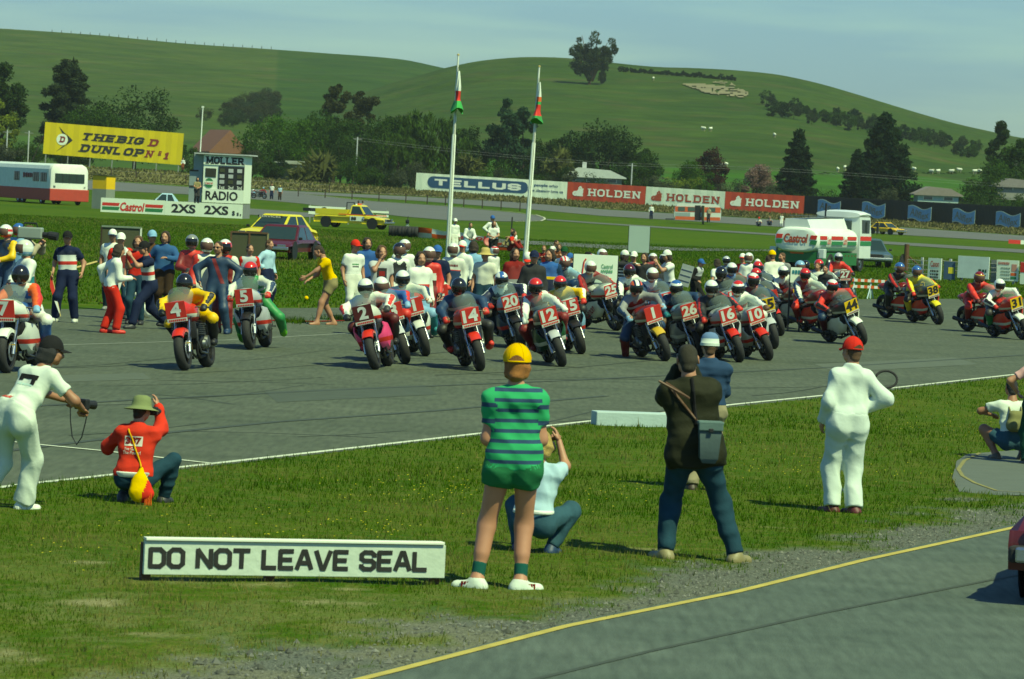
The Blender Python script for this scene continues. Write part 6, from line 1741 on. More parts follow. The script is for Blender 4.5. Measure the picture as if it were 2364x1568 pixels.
# ------------------------------------------------------------------ signs and boards around the grid
P0, P1 = G(331, 1353), G(1026, 1361); Ms, L = frame3(P0, P1)
t = thing('warning_sign', 'low white sign reading DO NOT LEAVE SEAL in the foreground grass', 'sign', None, mtx=Ms)
SW = mat('old_white_paint', (.47, .54, .45), .7, 0, .09, 3.5, .25)
b = MB(); b.box((L / 2, .03, .205), (L, .04, .245), 0, 0, .004); b.build('board', [SW], t)
b = MB(); b.box((L / 2 - .005, .035, .342), (L - .02, .09, .022), 0, 0, .005); b.build('top_rail', [mat('old_white_paint', (.66, .69, .58), .6, 0, .08, 5)], t)  # lighter copy of the board paint: sunlight on the rail put into the colour
for x in (.03, L * .42, L - .06): b = MB(); b.box((x, .085, .11), (.07, .06, .40)); b.build('post', [wood('brown')], t)
lettering(block2d('DO NOT LEAVE SEAL', .215, False, 0, .13, .46, .92), (L * .475, .0085, .205), XR, ZU, L * .925, .162, mat('sign_black', (.010, .010, .009), .7, 0, .2, 9), t, .002)
# concrete block at the edge of the track
P0, P1 = G(1376, 987), G(1560, 993); Mk, L = frame3(P0, P1)
t = thing('concrete_block', 'long pale blue grey block on the grass at the track edge', 'block', None, mtx=Mk)
b = MB(); b.box((L / 2, .14, .095), (L, .28, .22), 0, 0, .015); b.build('block', [mat('painted_concrete', (.36, .45, .43), .8, 0, .12, 5, .2)], t)
# brown display boards behind the crowd
def dboard(label, x0, x1, ybot, w_, h, panels, cols, lean=0, z0=0.):
 P0, P1 = G(x0, ybot), G(x1, ybot + (x1 - x0) * .047); Md, L = frame3(P0, P1)
 t = thing('display_board', label, 'board', 'boards behind the crowd', mtx=Md)
 n = panels
 for i in range(n): b = MB(); b.box((L * (i + .5) / n, .02, z0 + h / 2), (L / n - .05, .03, h - .05)); b.build('panel', [pnt2(cols[0])], t)
 for i in range(n + 1): b = MB(); b.box((L * i / n, 0, (z0 + h) / 2), (.05, .05, h + z0)); b.build('post', [wood(cols[1]) if i < n else pnt2(cols[3])], t)
 b = MB(); b.box((L / 2, 0, z0 + h), (L, .052, .05)); b.build('top_bar', [pnt2(cols[2])], t)
 return t
dboard('brown framed board with white right post behind the man in white cap', 230, 321, 637, 1.1, 1.40, 1, ((.055, .058, .024), 'dbrown', (.16, .20, .15), 'offw'))
dboard('brown board of two panels in front of the maroon car', 529, 614, 646, 1.1, 1.38, 2, ((.05, .052, .022), 'brown', 'brown', 'khaki'))
def panel_sign(name, label, x0, x1, y0, y1, Y, m, cat='sign', group=None, legs=True, th=.04):
 P0 = at(x0, y1, Y); P1 = at(x1, y1 + (x1 - x0) * .047, Y); Mp, L = frame3(P0, P1)
 t = thing(name, label, cat, group, mtx=Mp); h = (y1 - y0) / FPX * Y
 b = MB(); b.box((L / 2, th / 2, h / 2), (L, th, h)); b.build('panel', [m], t)
 if legs:
  for x in (0, L): b = MB(); b.box((x, th + .02, (h - P0.z) / 2), (.04, .04, h + P0.z)); b.build('post', [dark()], t)
 return t, L, h
panel_sign('screen', 'blank pale grey screen on two thin posts in the infield', 1450, 1498, 521, 582, 155, mat('grey_screen', (.30, .38, .34), .6, 0, .06, 2))
t, L, h = panel_sign('sign_board', 'white sign with green print and an orange bar behind the Canon rider', 1322, 1424, 586, 650, 93, OFF)
lettering(text2d('Castrol', .02), (L * .76, -.004, h * .60), XR, ZU, L * .26, h * .16, pnt2((.12, .30, .16)), t); lettering(bars2d(6, 4), (L * .76, -.004, h * .42), XR, ZU, L * .26, h * .12, pnt2((.12, .30, .16)), t)
b = MB(); b.box((L * .77, -.006, h * .10), (L * .20, .008, h * .17)); b.build('colour_bar', [pnt2('orange')], t)
b = MB(); b.tube([(L * .20, -.01, h * .2), (L * .24, -.01, h * .75), (L * .28, -.01, h * .84)], .018, 6); b.build('stroke', [RDp], t)
t, L, h = panel_sign('sign_board', 'small white sign with blue green print behind rider 40', 1824, 1850, 617, 652, 92, OFF)
lettering(bars2d(3, 5), (L * .5, -.004, h * .7), XR, ZU, L * .7, h * .25, pnt2('teal'), t)
t, L, h = panel_sign('pit_board', 'grey pit board leaning beside the man in white T-shirt and yellow armband', 1562, 1590, 606, 656, 83, pnt2((.24, .27, .25)), 'board', None, False)
t.rotation_euler.y += R(14)
for z in (.25, .5, .75): b = MB(); b.box((L * .5, -.008, h * z), (L * .9, .012, .01)); b.build('rail', [met('lgrey')], t)
# red and white barrier
P0, P1 = G(1962, 688), G(2064, 693); Mr, L = frame3(P0, P1)
t = thing('barrier', 'low barrier with two red and white striped rails on the grass edge', 'barrier', None, mtx=Mr)
for z in (.58, .38):
 rl = ob('rail', None, t)
 for i in range(13): b = MB(); b.box((L * (i + .5) / 13, 0, z), (L / 13, .03, .09)); b.build('block', [pnt2('orange') if i % 2 == 0 else WH], rl)
for x in (.08, .46, .98):
 b = MB(); b.box((L * x, .03, .33), (.05, .03, .66)); b.tube([(L * x, .04, .45), (L * x - .10, -.28, 0)], .022, 5); b.tube([(L * x, .04, .45), (L * x + .10, .30, 0)], .022, 5); b.build('leg', [pnt2((.34, .45, .46))], t)
# fence with advertising boards at right
P0, P1 = Vector((at(2091, 640, 167.5).x, 167.5, 0)), Vector((at(2420, 655, 164.).x, 164., 0)); Mf, L = frame3(P0, P1); kf = L / (2420 - 2091)
t = thing('wire_fence', 'post and wire fence behind the boards at the right', 'fence', None, mtx=Mf)
for i, x in enumerate((2125, 2159, 2191, 2218, 2250, 2292, 2310, 2338, 2372, 2405)):
 b = MB(); hh = .92 if x != 2292 else .98; wd = .09 if x != 2292 else .24
 b.box((0, 0, hh / 2 - .1), (wd, .09, hh + .2)); b.build('post', [wood('lgrey' if x != 2292 else 'grey')], t, mtx=Matrix.Translation(((x - 2091) * kf, .12, 0)))
for z in (.80, .62, .44, .26):
 b = MB(); b.tube([(x * L / 8, .06, z - .03 * math.sin(x * 2.1)) for x in range(9)], .012, 4); b.build('wire', [wood('grey')], t)
b = MB(); n = 60
for i in range(n): b.box((L * i / n, .09, .46), (.012, .008, .72))
o_ = b.build('netting', [wood('grey')], t); o_['kind'] = 'stuff'
g = G(2090, 626); t = thing('gate_post', 'thick tall timber post at the left end of the wire fence', 'post', None, (g.x, g.y - .1, 0))
b = MB(); b.tube([(0, 0, -.2), (.01, 0, 1.26)], [.125, .115], 10); b.build('post', [wood('brown')], t); b = MB(); b.tube([(.05, 0, .75), (.9, .1, .05)], .04, 6); b.build('stay', [wood('brown')], t)
t = thing('tarpaulin', 'dark folded tarpaulin leaning on the thick timber post', 'tarpaulin', None, (g.x - .30, g.y - .05, 0)); b = MB(); b.loft([[(-.32, -.2, 0), (.30, -.25, 0), (.28, .3, 0), (-.30, .25, 0)], [(.02, -.1, .45), (.22, -.12, .45), (.22, .14, .45), (.0, .12, .45)], [(.08, -.03, .78), (.18, -.03, .8), (.18, .05, .8), (.10, .05, .78)]]); b.build('sheet', [fab('char')], t, True)
def fsign(label, x0, x1, h, z0, m, yo, rot=0):
 t = thing('sign_board', label, 'sign', 'advertising boards along the wire fence', mtx=Mf @ Matrix.Translation(((x0 - 2091) * kf, -.12 + yo, z0)) @ Matrix.Rotation(R(rot), 4, 'Z'))
 w_ = (x1 - x0) * kf; b = MB(); b.box((w_ / 2, .025, h / 2), (w_, .05, h)); b.build('panel', [m], t)
 if z0 > .1:
  for x in (.1, .9): b = MB(); b.box((w_ * x, .06, -z0 / 2 + .1), (.05, .04, z0 + .2)); b.build('post', [wood('brown')], t)
 return t, w_
t, w_ = fsign('white board with red logo and black print, left of the fence boards', 2151, 2183, .92, .0, OFF, -.25, -4)
lettering(text2d('Canon', .03, .1), (w_ * .52, -.004, .68), XR, ZU, w_ * .66, .26, pnt2((.42, .12, .09)), t)
for z, q in ((.38, 5), (.24, 4), (.12, 6)): lettering(bars2d(q, q), (w_ * .5, -.004, z), XR, ZU, w_ * .62, .085, BLK, t)
t, w_ = fsign('small navy board with a yellow square', 2182, 2206, .74, .06, pnt2((.035, .075, .14)), 0, 12)
b = MB(); b.box((w_ * .66, -.004, .38), (w_ * .5, .01, .26)); b.build('colour_patch', [pnt2('lemon')], t)
t, w_ = fsign('large white board with small dark print in its lower right corner', 2214, 2286, .92, .16, pnt2((.58, .66, .60)), 0)
lettering(bars2d(3, 6), (w_ * .80, -.004, .33), XR, ZU, w_ * .26, .15, pnt2('dgreen'), t); lettering(bars2d(6, 7), (w_ * .78, -.004, .15), XR, ZU, w_ * .27, .08, pnt2('dgreen'), t)
t, w_ = fsign('white board with red heading, grey print and an orange patch', 2304, 2352, .86, .14, OFF, 0, 5)
lettering(bars2d(8, 8), (w_ * .32, -.004, .72), XR, ZU, w_ * .5, .12, pnt2((.45, .14, .10)), t)
for z in (.52, .38, .25, .10): lettering(bars2d(7, 9), (w_ * .40, -.004, z), XR, ZU, w_ * .42, .07, pnt2((.16, .22, .18)), t)
b = MB(); b.box((w_ * .78, -.004, .28), (w_ * .26, .01, .12)); b.build('colour_patch', [pnt2('orange')], t); b = MB(); b.box((w_ * .78, -.004, .13), (w_ * .26, .01, .10)); b.build('colour_patch', [DGN], t); b = MB(); b.box((w_ * .80, -.004, .55), (w_ * .24, .01, .30)); b.build('colour_patch', [pnt2((.5, .24, .18))], t)
t, w_ = fsign('red and white board cut off by the right edge', 2358, 2412, .92, .04, OFF, 0, 4); b = MB(); b.box((w_ * .5, -.004, .70), (w_, .01, .42)); b.build('colour_patch', [RDp], t)
P0, P1 = at(2328, 563, 300), at(2440, 569, 300); Mq, L = frame3(P0, P1); Mq.translation.z = max(Mq.translation.z, .02)
t = thing('barrier_board', 'low red and white board in the infield at the right edge', 'board', None, mtx=Mq)
for i in range(4): b = MB(); b.box((L * (i + .5) / 4, 0, .17), (L / 4, .05, .30)); b.build('panel', [RDp if i % 2 == 0 else OFF], t)
# tyres, tripod, collapsed banner, red trailer behind the crowd
for i in range(9):
 g = G(901 + i * 7.4, 546 + i * .4); b = MB(); b.lathe([(.16, -.11), (.28, -.11), (.31, -.06), (.31, .06), (.28, .11), (.16, .11), (.16, -.11)], 16, 0, Ty)
 o = b.build('tyre', [rub()], None, True); o.location = (g.x, g.y + .03 * (i % 3), .31); o.rotation_euler = (0, 0, R(random.uniform(-8, 8)))
 tag(o, 'black tyre in the row standing on the infield grass', 'tyre', 'row of tyres on the infield')
g = G(938, 541)
t = thing('camera_tripod', 'small camera on a pale legged tripod behind the tyre row', 'tripod', None, (g.x, g.y + 1.2, 0))
for q in (0, 2.1, 4.2): b = MB(); b.tube([(.03 * math.cos(q + .4), .03 * math.sin(q + .4), .62), (.30 * math.cos(q + .4), .30 * math.sin(q + .4), 0)], .03, 6); b.build('leg', [pnt2((.38, .44, .40))], t)
b = MB(); b.box((0, 0, .74), (.22, .30, .22), 0, 0, .03); b.tube([(0, -.1, .78), (.02, -.34, .80)], .06, 8); b.tube([(0, 0, .82), (.03, 0, 1.05)], .02, 5); b.build('camera', [dark()], t)
P0, P1 = Vector((at(963, 548, 222).x, 222, 0)), Vector((at(1150, 560, 219).x, 219, 0)); Mt, L = frame3(P0, P1)
t = thing('banner', 'red and white Castrol banner sagging to the right behind the left flagpole', 'banner', None, mtx=Mt)
xs = np.linspace(0, 1, 24); hh = lambda u: .60 - .36 * u + .03 * math.sin(u * 14); yy = lambda u, v: -.10 * v + .04 * math.sin(u * 21 + v * 3)
def bpatch(nm, u0, u1, v0, v1, m, off=0):
 us = np.linspace(u0, u1, max(3, int(24 * (u1 - u0)))); vs_ = np.linspace(v0, v1, 4); V = [(u * L, yy(u, v) - off, v * hh(u)) for v in vs_ for u in us]; n = len(us)
 V += [(x, y + .012, z) for x, y, z in V]; q = n * 4
 Fs = [(j * n + i, j * n + i + 1, (j + 1) * n + i + 1, (j + 1) * n + i) for j in range(3) for i in range(n - 1)]; Fs += [tuple(k_ + q for k_ in reversed(f_)) for f_ in Fs]
 ob(nm, mesh(nm, V, Fs, [m]), t)
bpatch('check', 0, .19, .5, 1, fab('orange')); bpatch('check', 0, .19, 0, .5, fab('offw')); bpatch('check', .19, .36, 0, .5, fab('orange'), .004); bpatch('cloth', .19, 1, .5, 1, fab('white')); bpatch('cloth', .36, 1, 0, .5, fab('white'))
lettering(text2d('Castrol', .03, .15), (L * .62, -.10, .20), (1, 0, -.02), ZU, L * .50, .26, RDp, t, .03)
for u in (.0, .33, .66, 1.): b = MB(); b.tube([(u * L, .05, 0), (u * L, .05, hh(u))], .02, 5); b.build('stake', [wood()], t)
g = G(1168, 594); t = thing('farm_trailer', 'red farm trailer with round red disc behind the crowd', 'trailer', None, (g.x, g.y + .3, 0), R(8))
RDM = pnt((.34, .045, .022))
b = MB(); b.loft([[(-.55, -.4, .30), (.50, -.4, .30), (.50, .5, .30), (-.55, .5, .30)], [(-.62, -.5, .62), (.55, -.5, .60), (.55, .6, .60), (-.62, .6, .62)]]); b.build('body', [RDM], t)
b = MB(); b.box((.66, -.1, .50), (.50, .9, .05)); b.build('ramp', [pnt((.45, .11, .05))], t, mtx=Matrix.Translation((0, 0, .15)) @ Matrix.Rotation(R(24), 4, 'Y'))
b = MB(); b.lathe([(0, -.02), (.16, -.03), (.20, 0), (.16, .03), (0, .02)], 18, 0, Matrix.Translation((-.86, -.4, .62)) @ Matrix.Rotation(R(70), 4, 'X')); b.build('disc', [pnt((.42, .10, .08))], t, True)
b = MB(); b.tube([(-.86, -.35, .62), (-.55, .0, .4)], .03, 5); b.build('drawbar', [dark()], t)
for s in (-.5, .5): wheel(t, s, .05, .30, .16)
b = MB(); b.tube([(.25, .6, .3), (.28, .6, 1.75)], .03, 6); b.build('mast', [dark()], t)
# timber lying about, ball, rope, small red flag rest
def pole(name, label, a, b_, r, m, cat, n=6):
 a, b_ = Vector(a), Vector(b_); bb = MB(); bb.tube([(0, 0, 0), b_ - a], r, n); o = bb.build(name, [m], None, True); o.location = a; return tag(o, label, cat)
a = G(178, 640); b2 = G(232, 636); pole('timber_pole', 'yellowish timber pole propped beside the marshal with the flag', a + Vector((-.2, 0, .20)), b2 + Vector((0, 0, .42)), .035, wood('straw'), 'pole')
pole('timber_beam', 'pale timber beam lying behind the rider in white overalls', G(1146, 664) + Vector((0, 0, .07)), G(1192, 666) + Vector((0, 0, .07)), .07, pnt2((.45, .42, .26)), 'beam', 4)
g = G(707, 694); b = MB(); b.lathe([(.055 * math.sin(q), .055 * math.cos(q)) for q in np.linspace(0, math.pi, 8)], 10); o = b.build('ball', [fab('yellow')], None, True); o.location = (g.x, g.y, .06); tag(o, 'small yellow ball lying in the grass left of the man in yellow', 'ball')
pts = [G(x, y) + Vector((0, 0, .015)) for x, y in ((230, 700), (330, 722), (420, 746), (520, 752), (640, 741), (720, 744), (800, 742))]
b = MB(); b.tube([p - pts[0] for p in pts], .014, 5); o = b.build('rope', [fab('dred')], None, True); o.location = pts[0]; tag(o, 'thin dark red rope lying across the grid behind the riders', 'rope')

# ------------------------------------------------------------------ buildings beyond the hoardings
def house(label, px, py, Y, L, D, h, rh, wallc, roofc, rz=0, chimney=False, wins=3, bot=None):
 q = at(px, py, Y); t = thing('house', label, 'house', 'buildings beyond the track', (q.x, Y, q.z), R(rz))
 b = MB(); b.box((0, 0, h / 2 - .5), (L, D, h + 1)); b.build('wall', [pnt2(wallc)], t)
 b = MB(); b.prism([(-L / 2 - .5, h - .1), (0, h + rh), (L / 2 + .5, h - .1), (L / 2 + .5, h - .25), (-L / 2 - .5, h - .25)] if rh > 1.6 else [(-L / 2 - .6, h - .1), (-L * .22, h + rh), (L * .30, h + rh * .8), (L / 2 + .6, h - .05), (L / 2 + .6, h - .2), (-L / 2 - .6, h - .25)], -D / 2 - .4, D / 2 + .4); rf = b.build('roof', [pnt2(roofc)], t)
 if chimney: b = MB(); b.box((-L * .12, 0, h + rh + .3), (.6, .6, 1.0)); b.build('chimney', [pnt2('lgrey')], rf)
 for i in range(wins):
  b = MB(); b.box((-L / 2 + L * (i + .5) / wins, -D / 2 - .03, h * .55), (L / wins * .5, .08, h * .4)); f = b.build('window', [pnt2('offw')], t)
  b = MB(); b.box((-L / 2 + L * (i + .5) / wins, -D / 2 - .06, h * .55), (L / wins * .42, .06, h * .32)); b.build('pane', [glass((.05, .07, .07))], f)
 return t
house('low house with pale sheet metal roof behind the red hoarding', 1364, 428, 566, 8.6, 6, 1.3, 1.15, (.17, .20, .15), (.44, .48, .44), 0, True, 3)
house('long beige shed half hidden by the flax clumps', 690, 412, 566, 5.4, 5, 2.2, .25, (.17, .16, .08), (.20, .22, .17), 30, False, 2)
house('old barn with steep rusty roof left of the bright round tree', 505, 372, 585, 5.2, 8, 1.4, 3.2, (.10, .09, .05), (.17, .075, .04), 24, False, 1)
house('pale blue house with grey hipped roof behind the black fence', 2160, 470, 552, 5.6, 6, 1.3, 1.0, (.30, .40, .37), (.20, .17, .15), 0, False, 2)
house('house with grey roof at the far right behind the bushes', 2345, 446, 560, 6.0, 6, 1.0, 1.0, (.22, .22, .19), (.20, .18, .17), 0, False, 2)
def upole(px, bot, top, Y, label):
 a, b_ = at(px, bot, Y), at(px, top, Y); t = thing('utility_pole', label, 'utility pole', 'poles beyond the track', tuple(a)); h = b_.z - a.z
 b = MB(); b.tube([(0, 0, -1), (.02, 0, h)], .10, 6); b.build('pole', [wood('lgrey')], t)
 if h > 3: b = MB(); b.box((.02, 0, h - .3), (1.2, .1, .1)); b.build('crossarm', [wood('grey')], t)
upole(1456, 446, 377, 556, 'bare grey pole above the red hoarding next to the house'); upole(821, 410, 316, 556, 'tall thin pole in front of the dull brown trees'); upole(13, 392, 300, 552, 'pale pole at the far left edge'); upole(63, 394, 302, 552, 'pale pole left of the yellow hoarding')
P0, P1 = at(13, 305, 552.), at(63, 306, 552.)
for y0, y1 in ((316, 352), (330, 368)):
 A = [at(x, np.interp(x, [821, 1456, 2500], [318, 379, 428]) + (y0 - 316) * .4 + 6 * math.sin((x - 821) / 200), 556) for x in range(821, 2500, 120)]
 b = MB(); b.tube([p - A[0] for p in A], .012, 4); o = b.build('power_line', [wood('grey')], None); o.location = A[0]; tag(o, 'overhead wire running right from the thin pole' if y0 == 316 else 'lower overhead wire running right from the thin pole', 'wire', 'overhead wires')
# wire fences along the far tracks: short posts
def postrow(label, pts, n, h, y=None):
 P = [G(*p) for p in pts]; t = thing('wire_fence', label, 'fence', 'wire fences in the infield', tuple(P[0]))
 d = [0];
 for a, b_ in zip(P[:-1], P[1:]): d.append(d[-1] + (b_ - a).length)
 me = None; tops = []
 for i in range(n):
  s = d[-1] * i / (n - 1); j = max(0, min(len(P) - 2, int(np.searchsorted(d, s)) - 1)); f = (s - d[j]) / (d[j + 1] - d[j]); q = P[j].lerp(P[j + 1], f) - P[0]
  if me is None: b = MB(); b.box((0, 0, h / 2), (.12, .12, h)); me = b.me('post', [wood('dbrown')])
  ob('post', me, t, None, Matrix.Translation(q)); tops.append(q + Vector((0, 0, h * .9)))
 b = MB(); b.tube(tops, .012, 3); b.build('wire', [wood('grey')], t)
postrow('sparse wire fence on the near side of the far straight', [(440, 440), (700, 455), (960, 470), (1200, 488)], 15, 1.1)
postrow('sparse wire fence along the foot of the dry bank', [(200, 408), (427, 424), (600, 436), (760, 446)], 10, 1.1)
# sheep on the hill
def sheep(px, py, hill, i):
 p = hill.point(px, py); sc = 1.15; t = thing('sheep', 'white sheep grazing on the green slope', 'sheep', 'sheep on the hill', tuple(p), R(random.uniform(0, 360))); t.scale = (sc, sc, sc)
 if 'sheepb' not in _HG:
  V, Q, _ = shape([cap_((-.28, 0, .62), (.28, 0, .64), .23, .25), cap_((.36, 0, .70), (.46, 0, .84), .11, .10)], .07, .03); _HG['sheepb'] = mesh('body', V, Q, [fab('offw')])
  V, Q, _ = shape([cap_((.46, 0, .88), (.62, 0, .78), .09, .06), cap_((.46, -.14, .90), (.46, .14, .90), .03, .03)], .03, .01); _HG['sheeph'] = mesh('head', V, Q, [fab('beige')])
  b = MB()
  b.tube([(0, 0, .5), (.02, 0, .25), (0, 0, 0)], [.07, .04, .04], 6); _HG['sheepl'] = b.me('leg', [fab('beige')], True)
 ob('body', _HG['sheepb'], t); ob('head', _HG['sheeph'], t)
 for x in (-.24, .24):
  for y in (-.12, .12): ob('leg', _HG['sheepl'], t, None, Matrix.Translation((x, y, 0)))
for i, (x, y) in enumerate([(1624, 303), (1640, 304), (1788, 318), (2094, 400), (2110, 397), (2290, 386), (2345, 388), (2262, 402), (2150, 402), (2165, 404), (2196, 404), (2250, 404), (1662, 388), (1676, 387), (1508, 186), (2215, 399), (1830, 390), (1934, 398), (1950, 394)]):
 if x > 2364: continue
 sheep(x, min(y, 402), HB, i)
# dark red car at the right edge, on the pit road
g = G(2322, 1412); t = car('dark red car standing on the pit road, cut off by the right edge', (g.x + 1.53, g.y + 1.95, 0), face_cam(-19), 'maroon', 4.4, 1.70, 1.38, bump='rubber', mirrors=False)
b = MB(); b.box((.12, 2.31, .43), (1.30, .05, .12), 0, 0, .02); b.build('bumper_bar', [met('silver', .25)], t)
# ------------------------------------------------------------------ racing motorcycles (forward is +Y, ground at z=0)
BK = {}
def bike_meshes():
 def keep(n, b, smooth=True, ang=45, band=None):
  BK[n] = b.me(n, None, smooth, ang)
  if band: BK[n].polygons.foreach_set('material_index', [1 if band(p.center) else 0 for p in BK[n].polygons])
  for _ in range(2 if band else max(b.m) + 1): BK[n].materials.append(None)
 Ty = Matrix.Rotation(R(90), 4, 'Y')
 for n, r, wd in (('tyre_f', .318, .150), ('tyre_r', .325, .185)):
  b = MB(); pr = []
  for a in np.linspace(-1.9, 1.9, 13):
   pr.append((r - .066 + .066 * math.cos(a), wd / 2 * math.sin(a) / math.sin(1.57) if abs(a) < 1.58 else wd / 2 * math.sin(a)))
  b.lathe(pr + [pr[0]], 32, 0, Ty); keep(n, b)
  b = MB(); ri = r - .085
  b.lathe([(ri, -wd * .42), (ri - .022, -wd * .30), (ri - .03, 0), (ri - .022, wd * .30), (ri, wd * .42), (ri + .012, wd * .40), (ri + .012, -wd * .40), (ri, -wd * .42)], 28, 0, Ty)
  b.lathe([(.0, -.05), (.04, -.05), (.04, .05), (0, .05)], 12, 0, Ty)
  for q in range(5):
   a = 2 * math.pi * q / 5
   for da in (-.13, .13): b.tube([(0, .03 * math.cos(a + da * 2), .03 * math.sin(a + da * 2)), (0, (ri - .01) * math.cos(a + da), (ri - .01) * math.sin(a + da))], .013, 5)
  keep('rim' + n[-2:], b, False)
 b = MB(); b.lathe([(.085, -.003), (.140, -.003), (.140, .003), (.085, .003), (.085, -.003)], 24, 0, Ty); keep('disc', b, False)
 b = MB(); rings = []
 for a in np.linspace(.75, 1.95, 8):
  rr = .355; c, s_ = math.cos(a), math.sin(a)
  rings.append([(x, c * (rr - q), s_ * (rr - q)) for x, q in ((-.088, .07), (-.084, .02), (-.05, 0), (.05, 0), (.084, .02), (.088, .07), (.078, .065), (.045, .012), (-.045, .012), (-.078, .065))])
 b.loft(rings); keep('mudguard', b)
 b = MB(); b.tube([(0, .02, -.03), (0, -.12, .30)], .031, 10); b.tube([(0, -.12, .30), (0, -.235, .58)], .021, 10); b.box((0, -.055, .06), (.05, .10, .12), 0, 1, .01, Matrix.Translation((0, .0, .0))); keep('fork', b)
 b = MB(); b.loft([sel(.30, .10, .80, .92), sel(.26, .145, .76, .985), sel(.10, .165, .76, 1.02), sel(-.06, .15, .76, .98), sel(-.16, .105, .75, .88)]); keep('tank', b, band=lambda c: abs(c.z - .86) < .05)
 b = MB(); b.loft([sel(-.10, .09, .74, .83), sel(-.22, .125, .74, .815), sel(-.42, .135, .75, .83), sel(-.56, .125, .77, .90)]); keep('seat', b)
 b = MB(); b.loft([sel(-.50, .13, .75, .90), sel(-.62, .135, .78, .97), sel(-.76, .11, .82, .96), sel(-.88, .05, .86, .92)]); keep('tail', b, band=lambda c: c.z < .84)
 b = MB(); b.box((0, .05, .42), (.40, .34, .24), 0, 0, .05); b.box((0, .16, .60), (.42, .22, .20), 0, 0, .03)
 for z in (.53, .56, .59, .62, .65, .68): b.box((0, .17, z), (.47, .25, .012), 0, 1)
 for s in (-1, 1): b.tube([(s * .19, -.02, .40), (s * .245, -.02, .40)], [.11, .095], 14, 1); b.tube([(s * .19, .12, .38), (s * .235, .12, .38)], [.075, .06], 12, 1)
 keep('engine', b)
 b = MB()
 for s in (-1, 1):
  b.tube([(s * .05, .46, .86), (s * .13, .34, .74), (s * .16, .10, .72), (s * .17, -.20, .66), (s * .16, -.30, .40)], .020, 7)
  b.tube([(s * .05, .47, .74), (s * .15, .40, .50), (s * .17, .26, .26), (s * .17, -.12, .22), (s * .16, -.30, .40)], .018, 7)
  b.tube([(s * .15, -.20, .66), (s * .11, -.60, .80), (s * .07, -.78, .84)], .015, 6)
  b.tube([(s * .17, -.27, .38), (s * .13, -.72, .315)], .026, 7)
  b.tube([(s * .16, -.62, .36), (s * .13, -.46, .74)], .027, 8)
  b.tube([(s * .17, -.28, .37), (s * .30, -.28, .36)], .012, 6)
 b.tube([(0, .44, .95), (0, .50, .72)], .035, 8); keep('frame', b)
 b = MB()
 for q in (-.15, -.05, .05, .15): b.tube([(q, .27, .62), (q * 1.05, .36, .46), (q * .8, .30, .25), (q * .6, .0, .17), (-.10 if q < 0 else .10, -.25, .19)], .020, 7)
 for s in (1,): b.tube([(s * .12, -.22, .20), (s * .20, -.40, .28), (s * .22, -.50, .32)], .026, 8); b.tube([(s * .22, -.48, .315), (s * .24, -.92, .40)], [.046, .052], 12)
 keep('exhaust', b)
 b = MB()
 for s in (-1, 1): b.tube([(s * .08, .46, .93), (s * .22, .42, .945), (s * .40, .34, .915)], .012, 6); b.tube([(s * .29, .385, .935), (s * .405, .34, .914)], .019, 8); b.tube([(s * .27, .43, .935), (s * .40, .42, .91)], .006, 5)
 b.box((0, .46, .95), (.26, .07, .03), 0, 0, .01); b.tube([(0, .49, .93), (.12, .56, .86), (.16, .66, .62), (.11, .70, .40)], .008, 4); b.tube([(-.1, .48, .93), (-.16, .58, .84), (-.15, .66, .60), (-.11, .70, .40)], .008, 4); keep('handlebar', b)
 b = MB(); b.loft([sel(.825, .09, .86, 1.02), sel(.79, .135, .82, 1.055), sel(.70, .172, .79, 1.075), sel(.54, .205, .75, 1.06), sel(.36, .222, .70, 1.0), sel(.27, .215, .70, .94)]); keep('fairing', b)
 b = MB()
 for s in (-1, 1):
  rg = []
  for y, w0, w1, z0, z1 in ((.56, .20, .245, .50, .74), (.44, .225, .262, .36, .72), (.22, .225, .268, .27, .70), (-.04, .205, .255, .25, .60), (-.30, .15, .21, .25, .44)):
   rg.append([(s * w1, y, z1), (s * (w1 + .015), y, (z0 + z1) / 2 + .05), (s * w0, y, z0 + .05), (s * w0 * .55, y, z0), (s * w0 * .5, y, z0 + .018), (s * (w0 - .02), y, z0 + .06), (s * (w1 - .005), y, (z0 + z1) / 2 + .05), (s * (w1 - .02), y, z1)])
  b.loft(rg)
 keep('belly_fairing', b)
 b = MB(); V, Fs = [], []
 for i, (y, w_, z) in enumerate(((.77, .165, 1.05), (.71, .195, 1.13), (.62, .20, 1.215), (.52, .19, 1.28))):
  for k in range(9):
   a = math.pi * k / 8
   V.append((w_ * math.cos(a), y - .14 * (1 - math.sin(a)), z - .12 * (1 - math.sin(a) ** .7) * (1 if i else .6)))
 Fs = [(i * 9 + k, i * 9 + k + 1, (i + 1) * 9 + k + 1, (i + 1) * 9 + k) for i in range(3) for k in range(8)]
 b.add(V, Fs); keep('windscreen', b)
 b = MB(); b.box((0, 0, 0), (.315, .010, .26), 0, 0, .004); b.box((0, 0, -.158), (.315, .010, .058), 0, 1, .004); keep('plate', b, False)
 b = MB()
 for i in range(9): b.quad((-.135 + i * .030, .0065, -.173), (-.113 + i * .030, .0065, -.173), (-.113 + i * .030, .0065, -.143), (-.135 + i * .030, .0065, -.143))
 keep('plate_text', b, False)
 b = MB(); b.box((0, 0, 0), (.36, .05, .26), 0, 0, .01); keep('radiator', b)
 b = MB()
 for s in (-1, 1): b.tube([(s * .10, -.70, .885), (s * .115, -.72, .885)], .03, 8)
 keep('tail_lamp', b)
bike_meshes()
BIKES = {}
